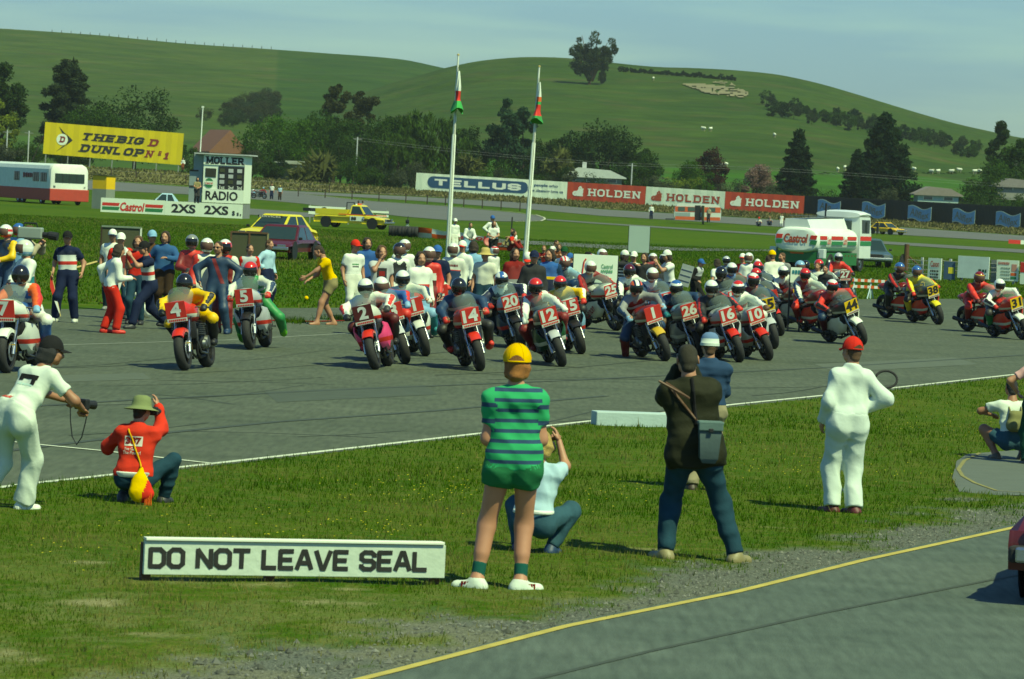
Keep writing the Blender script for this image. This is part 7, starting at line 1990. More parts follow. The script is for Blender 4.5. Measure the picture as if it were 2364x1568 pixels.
def bike(key, x, y, yaw, lean, num, label, plate='red', body='white', fender='black', belly=None, fw='black', screen=True, tail=None, frame='char', extra=None, up=0, trim=None, group='racing motorcycles on the starting grid'):
 two = lambda a, c, z0, z1: _HG.setdefault(('two', a, c, z0), ramp_mat('striped_paint', [(0, a), (z0, c), (z1, a)], 'Object', 2, .35, .2, 1.1, .1)); tc2 = trim or ('red' if body in ('white', 'offw', 'silver', 'lblue') else 'offw')
 tm = pnt(trim or ('red' if body in ('white', 'offw', 'silver', 'lblue') else 'offw'))
 M = Matrix.Translation(G(x, y)) @ Matrix.Rotation(math.pi + R(yaw), 4, 'Z') @ Matrix.Rotation(R(lean), 4, 'Y') @ Matrix.Translation((0, -.72, 0))
 if up: M = M @ Matrix.Rotation(R(up), 4, 'X')
 r = thing('motorcycle', label, 'motorcycle', group, mtx=M)
 for n, yy, z in (('f', .72, .305), ('r', -.73, .315)):
  wh = ob('wheel', BK['rim_' + n], r, [mat('cast_alloy', C(fw), .4, .4, .1)], Matrix.Translation((0, yy, z + .012)))
  ob('tyre', BK['tyre_' + n], wh, [rub()])
  for s in ((-.075, .075) if n == 'f' else (.085,)): ob('brake_disc', BK['disc'], wh, [met('silver', .35)], Matrix.Translation((s, 0, 0)))
 for s in (-1, 1): ob('fork_leg', BK['fork'], r, [met('silver', .25), met('gold' if sum(map(ord, key)) % 3 == 0 else 'silver', .4)], Matrix.Translation((s * .105, .72, .305)))
 ob('mudguard', BK['mudguard'], r, [pnt(fender)], Matrix.Translation((0, .72, .305)))
 ob('fuel_tank', BK['tank'], r, [pnt(tail or body), tm]); ob('seat', BK['seat'], r, [lea('black')]); ob('tail', BK['tail'], r, [pnt(tail or body), tm])
 ob('engine', BK['engine'], r, [dark(), met('grey', .45)]); ob('frame', BK['frame'], r, [pnt(frame)]); ob('exhaust', BK['exhaust'], r, [dark()])
 ob('handlebar', BK['handlebar'], r, [dark()]); ob('radiator', BK['radiator'], r, [dark()], Matrix.Translation((0, .42, .60)))
 ob('fairing', BK['fairing'], r, [two(body, tc2, .66, .72)])
 if belly: ob('belly_fairing', BK['belly_fairing'], r, [two(belly, tc2, .24, .32) if key != 'b25' else pnt(belly)])
 if screen: ob('windscreen', BK['windscreen'], r, [glass((.26, .32, .28), .72)])
 if num:
  pc, tcx = (('red', 'white') if plate == 'red' else ('yellow', 'black') if plate == 'yellow' else (plate, 'white'))
  pm = Matrix.Translation((0, .855, .93)) @ Matrix.Rotation(R(-12), 4, 'X') @ Matrix.Rotation(math.pi, 4, 'Z') @ Matrix.Rotation(math.pi, 4, 'Z')
  pl = ob('number_plate', BK['plate'], r, [pnt2(pc), pnt2('offw')], pm)
  t2 = text2d(num, .04); asp = t2[2][0] / t2[2][1]
  lettering(t2, (0, .006, .006), (-1, 0, 0), (0, 0, 1), min(.285, .215 * asp * 1.08), .215, pnt2(tcx), pl, .002, 'number')
  ob('lettering', BK['plate_text'], pl, [pnt2('red' if plate != 'yellow' else 'dred')])
 for e in extra or []: e(r)
 BIKES[key] = M
 return r

# ------------------------------------------------------------------ riders: four poses, meshes shared, colours per rider
RPOSE = {
 'tuck': dict(pel=(0, -.38, .88), lean=52, fl=(-.25, -.30, .42), fr=(.25, -.30, .42), kl=(-.5, 1, .6), kr=(.5, 1, .6), hl=(-.34, .36, .945), hr=(.34, .36, .945), el=(-1, -.1, .1), er=(1, -.1, .1), pl=10, pr=10),
 'up': dict(pel=(0, -.38, .88), lean=42, fl=(-.26, -.30, .42), fr=(.26, -.30, .42), kl=(-.6, 1, .6), kr=(.6, 1, .6), hl=(-.34, .36, .945), hr=(.34, .36, .945), el=(-1, -.1, .0), er=(1, -.1, .0), pl=10, pr=10),
 'outl': dict(pel=(0, -.36, .88), lean=45, fl=(-.40, -.42, .30), fr=(.26, -.30, .42), kl=(-.8, 1, .2), kr=(.6, 1, .6), hl=(-.34, .36, .945), hr=(.34, .36, .945), el=(-1, -.1, .1), er=(1, -.1, .1), pl=-15, pr=10),
 'outb': dict(pel=(0, -.36, .88), lean=46, fl=(-.36, -.62, .24), fr=(.36, -.52, .20), kl=(-.6, 1, .1), kr=(.6, 1, .1), hl=(-.34, .36, .945), hr=(.34, .36, .945), el=(-1, -.1, .1), er=(1, -.1, .1), pl=-40, pr=-35)}
RM = {}
def rider_meshes(pose):
 if pose in RM: return RM[pose]
 p = dict(RPOSE[pose]); p['grip'] = True
 J = skeleton(p); h = .022
 V, Q, mi = body_mesh(J, .027, False, True, -.01, -.014)
 d = {'J': J, 'body': mesh('body', V, Q, None, True, mi)}
 for _ in range(4): d['body'].materials.append(None)
 off = .020
 P = torso(J, off, 0) + glute(J, off, 10)
 for n in 'lr': P += leg(J, off, n, 2, 10, 0, .010) + arm(J, off + .004, n, 2, 20, .012)
 V, Q, tg = shape(P, h, .018, .003, 3)
 lut = np.zeros(64, int)
 for a, b in {0: 0, 1: 3, 10: 2, 11: 4, 20: 1, 21: 1}.items(): lut[a] = b
 tv = lut[tg]; mi = tv[Q[:, 0]]; ce = V[Q].mean(1)
 for n, s_ in (('l', -1), ('r', 1)):
  for a, b_ in (('S', 'E'), ('E', 'W')):
   A_, B2 = np.array(J[a + n]), np.array(J[b_ + n]); ax_ = (B2 - A_) / np.linalg.norm(B2 - A_); rel = ce - A_; tt = rel @ ax_; pr = rel - tt[:, None] * ax_
   o_ = np.array((s_ * .75, .1, .75)); o_ -= ax_ * (o_ @ ax_); o_ /= np.linalg.norm(o_)
   L_a = np.linalg.norm(B2 - A_); k_ = (mi == 1) & (tt > -.02) & (tt < L_a) & (np.linalg.norm(pr, axis=1) < .10) & ((pr @ o_) / (np.linalg.norm(pr, axis=1) + 1e-6) > .86)
   mi[k_] = 5
 u_ = (ce - np.array(J['P'])) @ np.array(J['t']); mi[(mi == 0) & (u_ > .26) & (u_ < .325)] = 6
 me = mesh('leathers', V, Q, None, True, mi)
 for _ in range(7): me.materials.append(None)
 d['suit'] = me
 for n in 'lr':
  q = (J['W' + n] - J['E' + n]).normalized()
  V, Q, _ = shape([(tuple(J['W' + n] - q * .06), tuple(J['W' + n] + q * .02), .044, .044, 0, None), (tuple(J['W' + n] + q * .03), tuple(J['W' + n] + q * .08), .046, .040, 0, None),
                         (tuple(J['W' + n] + q * .085 + Vector((-.03, 0, -.015))), tuple(J['W' + n] + q * .085 + Vector((.03, 0, -.015))), .026, .026, 0, None)], h * .8, .012)
  d['glove' + n] = mesh('glove', V, Q); d['glove' + n].materials.append(None)
  P = footprims(J, n, .014) + [(tuple(J['A' + n]), tuple(J['A' + n].lerp(J['K' + n], .55)), .055, .068, 0, None)]
  V, Q, _ = shape(P, h, .014)
  d['boot' + n] = mesh('boot', V, Q); d['boot' + n].materials.append(None)
 RM[pose] = d
 return d
def rider(key, label, suit, helmet, pose='tuck', boots='black', gloves='red', look=0, side=0, group='riders on the starting grid', dz=0, stripe=None):
 """suit=(torso, arms, thighs, shoulders, shins)"""
 d = rider_meshes(pose); M = BIKES[key]; J = d['J']
 r = thing('person', label, 'person', group, mtx=M @ Matrix.Translation((side, 0, dz)))
 ob('body', d['body'], r, [skn('skin'), EYE, hairm('dbrown'), LIP])
 s = list(suit); s += [s[0]] * (5 - len(s)); q_ = sum(map(ord, key)) % 4
 s += [stripe or (('white', 'red', 'black', 'dblue') if s[1] not in ('white', 'offw') else ('red', 'dred', 'black', 'dblue'))[q_], ('white', 'offw', 'red', 'lgrey')[q_] if s[0] not in ('white', 'offw', 'grey') else ('dred', 'black', 'navy', 'red')[q_]]
 ob('leathers', d['suit'], r, [c if not isinstance(c, (str, tuple)) else lea(c) for c in s])
 for n in 'lr':
  ob('glove', d['glove' + n], r, [lea(gloves)]); ob('boot', d['boot' + n], r, [lea(boots)])
 lean = M.to_euler('YXZ')
 dn = M.to_3x3().inverted() @ Vector((0, 0, 1))
 rollb = math.atan2(dn.x, dn.z)
 Mh = Matrix.Translation(J['H'] + Vector((rollb * .10, 0, 0))) @ Matrix.Rotation(rollb * .75, 4, 'Y') @ Matrix.Rotation(R(look), 4, 'Z') @ Matrix.Rotation(R(-12), 4, 'X')
 headgear(r, [('helmet',) + tuple(helmet)], None, Mh)
 return r
# ------------------------------------------------------------------ the field: front contact point (x, y), heading, lean
def lower_print(txt, col, w=.50, h=.14, z=.52, y=.16, tilt=.55):
 def f(r):
  for s in (1, -1):
   V, Fs, d = text2d(txt, .02)
   lettering((V, Fs, d), (s * .300, y, z), (0, s * 1, tilt * -1 if s < 0 else tilt), (0, -tilt * s, 1), w, h, pnt2(col), r, .01, 'lettering')
 return f
B_, RD = bike, rider
# left end of the grid
B_('b7', 14, 862, -10, 2, '7', 'white and blue number 7 racing motorcycle cut off at the left edge', body='white', belly='white', fender='white', tail='blue')
RD('b7', 'rider in black helmet on the white and blue number 7 motorcycle', ('blue', 'orange', 'white', 'offw'), ('black', 'd'), 'up', 'orange', 'lblue')
B_('b4', 428, 856, -9, 10, '4', 'number 4 motorcycle with red front mudguard and red plate', body='red', fender='red')
RD('b4', 'rider in yellow leathers and black full face helmet on motorcycle number 4', ('yellow', 'yellow', 'yellow', 'yellow', 'black'), ('black', 'd'), 'tuck', 'black', 'black')
B_('b5', 578, 808, -7, 8, '5', 'number 5 motorcycle with black mudguard and silver blue fairing', body='silver', belly='silver', tail='blue')
RD('b5', 'rider in green and white leathers with red helmet and trailing green boots on motorcycle 5', ('green', 'offw', 'green', 'green', 'green'), ([(0, 'black'), (.34, 'red')], 'd'), 'outb', 'lime', 'red')
# front pack, left group
B_('b2', 869, 854, -6, 15, '2', 'pink and white number 2 motorcycle with maroon plate', plate='maroon', body='offw', belly='pink', fender='red', tail='red')
RD('b2', 'rider in grey and white leathers with white and red helmet on pink motorcycle 2', ('grey', 'white', 'maroon', 'white', 'black'), ([(0, 'black'), (.34, 'white'), (.8, 'white')], 'd'), 'tuck', 'black', 'char')
B_('b3', 938, 841, 12, 18, '3', 'number 3 motorcycle with blue fairing and red plate', body='blue', belly='dblue', fender='silver')
RD('b3', 'rider in blue leathers with white helmet banded red and purple on motorcycle 3', ('blue', 'blue', 'red', 'blue', 'red'), ([(0, 'silver'), (.35, 'purple'), (.5, 'red'), (.68, 'white')], 'o'), 'tuck', 'red', 'lblue')
B_('b9', 985, 823, 10, 18, '1', 'white and blue motorcycle behind number 3 with plate half hidden', body='lblue', belly='white', fender='offw', tail='white')
RD('b9', 'rider in white and pale blue leathers with plain white helmet behind rider 3', ('lblue', 'offw', 'lblue', 'offw', 'teal'), ([(0, 'black'), (.36, 'white')], 'd'), 'outl', 'teal', 'offw')
B_('b2x', 1030, 779, 24, 14, '2', 'dark motorcycle with white fairing trailing behind number 14, red plate with a 2', body='white', fender='black')
RD('b2x', 'rider in black and white leathers with green sleeve stripe and glossy black helmet', ('black', 'offw', 'black', 'white'), ([(0, 'black'), (.9, 'black')], 'd'), 'up', 'black', 'red', stripe='green')
B_('b14', 1110, 857, 10, 15, '14', 'red number 14 motorcycle with black belly and red mudguard', body='red', fender='red')
RD('b14', 'rider in dark blue leathers with black helmet with white band on red motorcycle 14', ('dblue', 'dblue', 'black', 'dblue', 'black'), ([(0, 'black'), (.52, 'white'), (.66, 'black')], 'd'), 'outl', 'red', 'red')
B_('b20', 1206, 806, 8, 18, '20', 'blue number 20 motorcycle with red plate behind the yellow cap', body='lblue', belly='dblue')
RD('b20', 'rider in black and white leathers with white helmet with blue stripe on motorcycle 20', ('dblue', 'navy', 'black', 'white'), ([(0, 'white'), (.36, 'blue'), (.62, 'white')], 'd', None, 0), 'tuck', 'black', 'red')
B_('b12', 1300, 847, 8, 20, '12', 'dark number 12 motorcycle with pale blue tank and red plate', body='char', belly='dgreen', tail='blue', fender='silver')
RD('b12', 'rider in red and white leathers with red helmet on motorcycle 12', ('dred', 'white', 'dred', 'red', 'dred'), ([(0, 'offw'), (.12, 'black'), (.56, 'white'), (.62, 'red')], 'd'), 'up', 'dred', 'white')
B_('b15', 1344, 818, 9, 18, '15', 'number 15 motorcycle with clear screen, blue tank and red plate', body='offw', belly='lblue', tail='blue')
RD('b15', 'rider in yellow leathers with red and white helmet on motorcycle 15', ('yellow', 'yellow', 'black', 'yellow', 'black'), ([(0, 'offw'), (.12, 'black'), (.58, 'white'), (.64, 'red')], 'd'), 'tuck', 'red', 'red')
B_('b25', 1424, 764, 27, 17, '25', 'white Canon number 25 motorcycle with full white fairing seen from its side', body='offw', belly='offw', fender='black', extra=[lower_print('Canon', 'dred', .52, .20, .50, .24, .5)])
RD('b25', 'rider in grey and red leathers with plain white helmet on the Canon motorcycle', ('grey', 'dred', 'char', 'grey'), ('white', 'o'), 'up', 'black', 'black')
B_('b32', 1413, 738, 26, 12, '3', 'red plated motorcycle half hidden behind the Canon motorcycle', body='offw')
RD('b32', 'rider with red and white striped helmet bent behind the Canon rider', ('offw', 'offw', 'black', 'offw'), ([(0, 'silver'), (.5, 'white'), (.56, 'red'), (.70, 'white')], 'o', None, 0), 'up', 'black', 'black')
B_('b33', 1340, 752, 18, 10, None, 'dark motorcycle hidden behind numbers 12 and 15', body='dblue')
RD('b33', 'rider in dark teal leathers with pale blue sleeves and red striped white helmet', ('dblue', 'lblue', 'navy', 'dblue'), ([(0, 'silver'), (.4, 'white'), (.50, 'red'), (.62, 'white'), (.72, 'red')], 'o', None, 0), 'up', 'black', 'red')
# right group
B_('b1', 1538, 834, 15, 21, '1', 'black number 1 motorcycle with red plate and yellow edged mudguard', body='dred', fender='gold', screen=False)
RD('b1', 'rider in grey and dark red leathers with red, white and blue helmet on motorcycle 1', ('dred', 'grey', 'dblue', 'grey', 'dred'), ([(0, 'orange'), (.30, 'navy'), (.40, 'white'), (.60, 'navy'), (.70, 'orange')], 'd', None, 0), 'outb', 'dred', 'lblue')
B_('b8', 1560, 790, 14, 17, '3', 'blue motorcycle half hidden behind number 1 with red plate', body='lblue', tail='red')
RD('b8', 'rider in pale blue leathers with white helmet marked yellow behind rider 1', ('lblue', 'dblue', 'blue', 'white'), ([(0, 'white'), (.40, 'yellow'), (.50, 'white')], 'o'), 'up', 'black', 'navy')
B_('b22', 1500, 778, 14, 15, '22', 'white motorcycle with dark number 22 hidden behind the front rider of the right group', body='offw', plate='dred')
RD('b22', 'rider in white and navy top with dark maroon helmet behind the yellow marked helmet', ('navy', 'white', 'black', 'white'), ('maroon', 'd'), 'up', 'black', 'black')
B_('b26', 1616, 826, 12, 18, '26', 'grey number 26 motorcycle with amber screen and red plate', body='grey', belly='grey', tail='lblue')
RD('b26', 'rider in dark blue and yellow leathers with white, gold and blue helmet on motorcycle 26', ('navy', 'dblue', 'brown', 'navy', 'brown'), ([(0, 'gold'), (.28, 'black'), (.42, 'yellow'), (.60, 'white'), (.85, 'blue')], 'd'), 'tuck', 'brown', 'teal')
B_('b16', 1709, 837, 12, 20, '16', 'silver and red number 16 motorcycle with red mudguard', body='silver', belly='silver', fender='red')
RD('b16', 'rider in black leathers and plain white helmet on motorcycle 16', ('black', 'black', 'black', 'black'), ('white', 'd'), 'up', 'black', 'red')
B_('b10', 1776, 833, 13, 22, '10', 'silver and red number 10 motorcycle, right one of the two red mudguards', body='silver', belly='silver', fender='red')
RD('b10', 'rider in white leathers with dark goggled white helmet on motorcycle 10', ('offw', 'white', 'offw', 'white'), ([(0, 'white'), (.30, 'black'), (.62, 'white'), (.84, 'red')], 'd'), 'up', 'black', 'brown')
B_('b35', 1788, 806, 12, 15, '35', 'motorcycle with yellow plate 35 and white front mudguard', plate='yellow', body='grey', fender='silver')
RD('b35', 'rider in red collared navy leathers with white helmet with red flash above plate 35', ('dblue', 'dblue', 'black', 'dred'), ([(0, 'black'), (.32, 'white'), (.70, 'red'), (.86, 'white')], 'd'), 'up', 'black', 'navy')
B_('b11', 1803, 776, 14, 20, '1', 'motorcycle with red mudguard and red plate just behind number 35', body='red', fender='red')
RD('b11', 'rider with red helmet tucked behind the rider of motorcycle 35', ('dblue', 'navy', 'black', 'white'), ('red', 'd'), 'up', 'black', 'navy')
B_('b18', 1716, 778, 14, 17, '18', 'motorcycle with red plate 18 between the white helmets', body='silver')
RD('b18', 'rider in black leathers and black helmet with silver badge on motorcycle 18', ('black', 'black', 'black', 'black'), ([(0, 'black'), (.62, 'silver'), (.68, 'black')], 'd'), 'up', 'black', 'black')
B_('b30', 1732, 760, 12, 15, '4', 'motorcycle with yellow plate glimpsed behind number 18', plate='yellow', body='blue')
RD('b30', 'rider with white helmet behind the black helmeted rider 18', ('brown', 'brown', 'black', 'blue'), ('white', 'd'), 'up', 'black', 'black')
B_('b42', 1796, 748, 14, 17, '42', 'motorcycle with yellow plate 42 at the back of the pack', plate='yellow', body='lblue')
RD('b42', 'rider with red and black helmet on motorcycle 42', ('grey', 'dblue', 'black', 'dred'), ([(0, 'dred'), (.30, 'black'), (.62, 'red')], 'd'), 'up', 'black', 'white')
B_('b40', 1866, 762, 18, 20, '40', 'red number 40 motorcycle with yellow plate', plate='yellow', body='dred', belly='silver')
RD('b40', 'rider in white and red leathers with white helmet with red front on motorcycle 40', ('dred', 'offw', 'black', 'offw'), ([(0, 'dred'), (.50, 'white')], 'd'), 'up', 'black', 'black')
B_('b41', 1893, 742, 20, 15, None, 'white motorcycle in the gap between numbers 40 and 44', body='offw')
RD('b41', 'rider in black and white leathers with blue helmet beside motorcycle 40', ('black', 'white', 'black', 'white'), ([(0, 'lblue'), (.28, 'black'), (.55, 'lblue')], 'o'), 'up', 'black', 'white')
B_('b45', 1918, 772, 18, 20, None, 'red motorcycle without plate beside number 44', body='dred', belly='red')
RD('b45', 'rider in red and white leathers with red helmet and white knees beside rider 44', ('dred', 'offw', 'red', 'dred'), ('red', 'd'), 'up', 'red', 'dblue')
B_('b46', 1932, 735, 18, 14, None, 'grey motorcycle hidden behind the red plateless motorcycle', body='grey')
RD('b46', 'rider with red helmet and grey back behind the other red helmet', ('grey', 'grey', 'black', 'grey'), ([(0, 'char'), (.4, 'white'), (.5, 'red')], 'd'), 'up', 'black', 'black')
B_('b44', 1991, 798, 22, 24, '44', 'white and black number 44 motorcycle with white mudguard leaning hard', plate='yellow', body='char', belly='offw', fender='white')
RD('b44', 'rider in red leathers with white helmet dotted red on motorcycle 44', ('dred', 'red', 'dblue', 'red', 'maroon'), ([(0, 'white'), (.25, 'black'), (.58, 'white'), (.72, 'red'), (.84, 'white')], 'd'), 'tuck', 'black', 'black')
B_('b27', 1950, 706, 10, 4, '27', 'trail motorcycle with red plate 27 standing on the grass', plate='dred', body='offw', screen=False, group='motorcycles on the grass')
RD('b27', 'rider in red top and black gloves with silver helmet on motorcycle 27', ('red', 'red', 'char', 'red'), ('silver', 'd'), 'up', 'black', 'black')
B_('b43', 2128, 741, 34, 14, '43', 'red number 43 motorcycle beside the yellow clad rider', plate='yellow', body='dred', belly='red', fender='red')
RD('b43', 'rider in black leathers with orange patches and blue yellow helmet on motorcycle 43', ('black', 'black', 'black', 'black'), ([(0, 'black'), (.34, 'silver'), (.52, 'yellow'), (.64, 'blue')], 'o'), 'up', 'brown', 'black')
B_('b38', 2168, 750, 20, 18, '38', 'number 38 motorcycle with lime yellow mudguard', plate='yellow', body='char', belly='red', fender='lemon')
RD('b38', 'rider in olive and yellow jacket with plain blue helmet on motorcycle 38', ('lemon', 'lemon', 'black', 'lemon'), ('blue', 'o'), 'up', 'black', 'red')
B_('b47', 2318, 772, 30, 16, None, 'red motorcycle beside number 31 near the right edge', body='dred', belly='red')
RD('b47', 'rider in red leathers with white sash and red and gold helmet beside rider 31', ('dred', 'red', 'red', 'dred'), ([(0, 'char'), (.45, 'dred'), (.72, 'gold'), (.8, 'dred')], 'o'), 'up', 'black', 'maroon')
B_('b31', 2364, 785, 20, 20, '31', 'red and white number 31 motorcycle with white mudguard at the right edge', plate='yellow', body='red', belly='red', fender='white')
RD('b31', 'rider in green and white leathers with white helmet on motorcycle 31', ('green', 'white', 'char', 'offw'), ('white', 'd'), 'tuck', 'black', 'red')
# ------------------------------------------------------------------ people round the grid (column, row of the head top)
CG = 'people crowding behind the starting grid'
def band(stops, lo=-.1, hi=.55): return ramp_mat('printed_cloth', [((p - lo) / (hi - lo), c) for p, c in stops], 'u', 2, .85, lo, hi)
def P_(x, hy, label, pose, face, top, legs, head, shoes='char', skin='skin', fy=None, **k): return person(x, hy, label, pose, face, top, legs, shoes, head, skin, fy, group=k.pop('group', CG), **k)
def S_(x, hy, label, pose, face, suit, head, shoes='black', **k): return person(x, hy, label, pose, face, None, None, shoes, head, 'skin', suit=suit, group=CG, **k)
HR = lambda st, c: ('hair', st, c)
W2C = ('cap', 'white')
CLUB = lambda: band([(-.1, 'white'), (.17, 'red'), (.24, 'white'), (.36, 'navy')])
# left end
S_(19, 518, 'racer in yellow and blue leathers with white and red helmet at the left edge', 'front', 150, ('dblue', 'yellow', 'dblue', 'char'), ('helmet', [(0, 'red'), (.35, 'white'), (.52, 'red'), (.68, 'white')], 'o'))
S_(45, 515, 'person with blue and white helmet behind the television camera', 'stand', 160, ('lblue', 'lblue', 'navy', 'lblue'), ('helmet', [(0, 'red'), (.4, 'white'), (.55, 'blue')], 'o'), ht=.99)
r_ = P_(66, 521, 'brown haired cameraman shouldering a grey television camera', 'cam', -100, ('shirt', 'beige'), ('slacks', 'brown'), HR('bushy', 'brown'), over=dict(hr=(.16, .30, 1.40), hl=(-.05, .32, 1.42)))
c_ = thing('television_camera', 'grey television camera on the shoulder of the brown haired cameraman', 'camera', None, mtx=r_['root'].matrix_basis.copy())
b = MB(); b.box((.16, .10, 1.62), (.17, .52, .24), 0, 0, .03); b.build('camera_body', [pnt((.24, .28, .24))], c_); b = MB(); b.tube([(.16, .34, 1.60), (.16, .46, 1.59), (.16, .50, 1.59), (.16, .68, 1.57)], [.055, .06, .085, .085], 12); b.build('lens', [dark()], c_)
b = MB(); b.tube([(.16, -.06, 1.74), (.16, -.04, 1.82), (.16, .22, 1.82), (.16, .24, 1.74)], .018, 6); b.box((.04, .22, 1.66), (.08, .16, .08)); b.build('handle', [dark()], c_)
S_(64, 553, 'racer in white and teal leathers with white and teal helmet standing by motorcycle 7', 'front', 125, (band([(-.1, 'teal'), (.24, 'offw')]), 'white', 'teal', 'white'), ('helmet', [(0, 'teal'), (.22, 'lblue'), (.34, 'white'), (.62, 'offw')], 'o'), 'dred')
r_ = P_(157, 533, 'marshal in navy and white shirt with red band holding a furled flag', 'stand2', 172, ('polo', CLUB(), 'navy', 'navy'), ('slacks', 'navy'), [HR('short', 'dbrown'), ('cap', 'black')], 'offw', fy=745, over=dict(hl=(-.30, .06, .98), hr=(.29, .04, .95), hy=10, fl=(-.18, .0, .08), fr=(.20, .05, .08)))
f_ = thing('flag', 'red and white flag furled on a stick in the hand of the marshal', 'flag', None, mtx=r_['root'].matrix_basis.copy())
b = MB(); b.tube([(.31, .10, .98), (.05, .22, .12)], .010, 6); b.build('stick', [wood('straw')], f_)
b = MB(); b.loft([[(.30, .08, .90), (.315, .11, .90), (.29, .12, .88)], [(.24, .06, .66), (.30, .16, .68), (.20, .17, .62)], [(.16, .12, .42), (.20, .20, .44), (.13, .20, .40)], [(.07, .20, .18), (.08, .22, .18), (.06, .22, .17)]]); b.build('cloth', [ramp_mat('flag_cloth', [(0, 'white'), (.55, 'red')], 'Object', 0, .8, .05, .32)], f_, True)
P_(261, 529, 'man in white T-shirt with white and blue cap, left of the red trousers', 'stand', 178, ('tee', 'white'), ('jeans', (.015, .04, .05)), [HR('short', 'dbrown'), ('cap', 'white', 'dblue')], 'grey', fy=717)
P_(283, 537, 'person in white cap behind the man in red trousers', 'stand', 190, ('tee', 'white', 'red'), ('jeans', 'denim'), [HR('short', 'dbrown'), ('cap', 'white')], ht=.98)
r_ = P_(276, 564, 'marshal in white jacket and bright red trousers with yellow armband', 'stand2', -70, ('jacket', 'white'), ('loose', 'red'), HR('bushy', 'dbrown'), 'red', fy=771, over=dict(lean=8, hl=(-.30, -.10, 1.02), hr=(.12, .34, 1.10), fl=(-.10, -.10, .08), fr=(.10, .10, .08), hy=10, band=('r', 'gold')))
r_ = P_(334, 556, 'marshal in navy and white shirt striding with an outstretched folded flag', 'stride', 120, ('polo', CLUB(), 'navy', 'navy'), ('slacks', 'navy'), [HR('short', 'dbrown'), ('cap', 'black')], 'char', fy=760)
f_ = thing('flag', 'long furled white and red flag held out by the striding marshal', 'flag', None, mtx=r_['root'].matrix_basis.copy())
b = MB(); b.loft([[(.0, .50, 1.56), (.04, .50, 1.56), (.02, .54, 1.56)], [(-.02, .50, 1.40), (.07, .50, 1.38), (.03, .58, 1.40)], [(.0, .52, 1.0), (.10, .54, 1.0), (.05, .62, 1.0)], [(.04, .58, .72), (.07, .6, .72), (.05, .62, .72)]]); b.build('cloth', [ramp_mat('flag_cloth', [(0, 'white'), (.25, 'grey'), (.5, 'dred'), (.78, 'white')], 'Object', 2, .8, .7, 1.6)], f_, True)
P_(321, 545, 'brown haired person half hidden behind the striding marshal', 'stand', 170, ('tee', 'red', 'red'), ('jeans', 'denim'), HR('bushy', 'brown'), ht=.98)
P_(352, 531, 'man in bright blue cap and brown top behind the striding marshal', 'stand', 205, ('shirt', 'brown'), ('slacks', 'dbrown'), [HR('short', 'dbrown'), ('cap', 'lblue')])
P_(383, 534, 'man in blue sweater and brown trousers with yellow armband', 'hip1', 185, ('jacket', (.03, .085, .20)), ('slacks', 'dbrown'), HR('bushy', 'dbrown'), over=dict(hl=(-.06, .30, 1.22), el=(-1, 0, -.5), hy=-15, band=('r', 'yellow')))
P_(322, 672, 'person in white trousers crouching behind the striding marshal', 'squat', 118, ('jacket', 'offw'), ('loose', 'white'), HR('short', 'brown'), 'dred', fy=744)
S_(445, 541, 'racer in red and brown leathers with dark grey helmet', 'front', 176, ('dred', 'dred', 'dbrown', 'red'), ('helmet', 'grey', 'd'))
S_(477, 549, 'racer with white helmet standing behind the blue leathers', 'stand', 200, ('offw', 'red', 'offw', 'offw'), ('helmet', 'white', 'o'))
r_ = S_(505, 556, 'bareheaded racer in dark blue leathers with red chest flash and sunglasses', 'wide', 172, ((.014, .035, .075), (.014, .035, .075), (.016, .04, .08), (.014, .035, .075)), [HR('short', 'dbrown'), ('glasses',)], 'dblue', fy=771, over=dict(hl=(-.34, .08, .98), hr=(.34, .08, .98), el=(-1, -.3, .2), er=(1, -.3, .2), gloves=False, hy=-14))
decal(r_, 'leathers', grid2d(3, 14), (-.02, .3, 1.18), (-1, 0, 0), (.42, 0, 1), .075, .50, lea('dred'), 'flash', .004)
S_(525, 552, 'racer with red topped black helmet behind the blue leathers', 'stand', 165, ('dred', 'offw', 'dred', 'red'), ('helmet', [(0, 'black'), (.5, 'red'), (.8, 'white')], 'd'))
r_ = P_(578, 563, 'young man in white T-shirt with red sleeves behind motorcycle 5', 'stand', 190, ('tee', 'lgrey', 'red', 'lgrey'), ('jeans', 'denim'), HR('fringe', 'dbrown'), fy=733, over=dict(hy=15))
P_(623, 553, 'man in pale shirt and dark trousers seen side on near the maroon car', 'hip1', 235, ('shirt', 'paleblue'), ('slacks', 'navy'), HR('fringe', 'brown'), 'brown', fy=714)
r_ = P_(737, 565, 'barefoot man in yellow T-shirt and beige shorts leaning forward on the track edge', 'crouchrun', 112, ('tee', 'yellow'), ('shorts', 'khaki', .52), HR('short', 'dbrown'), fy=750, barefoot=True, over=dict(fl=(-.12, .24, .06), fr=(.12, -.22, .06), pel=(0, -.06, .90), lean=20, hl=(-.06, .50, .98), hr=(.16, .36, .92), hy=-20))
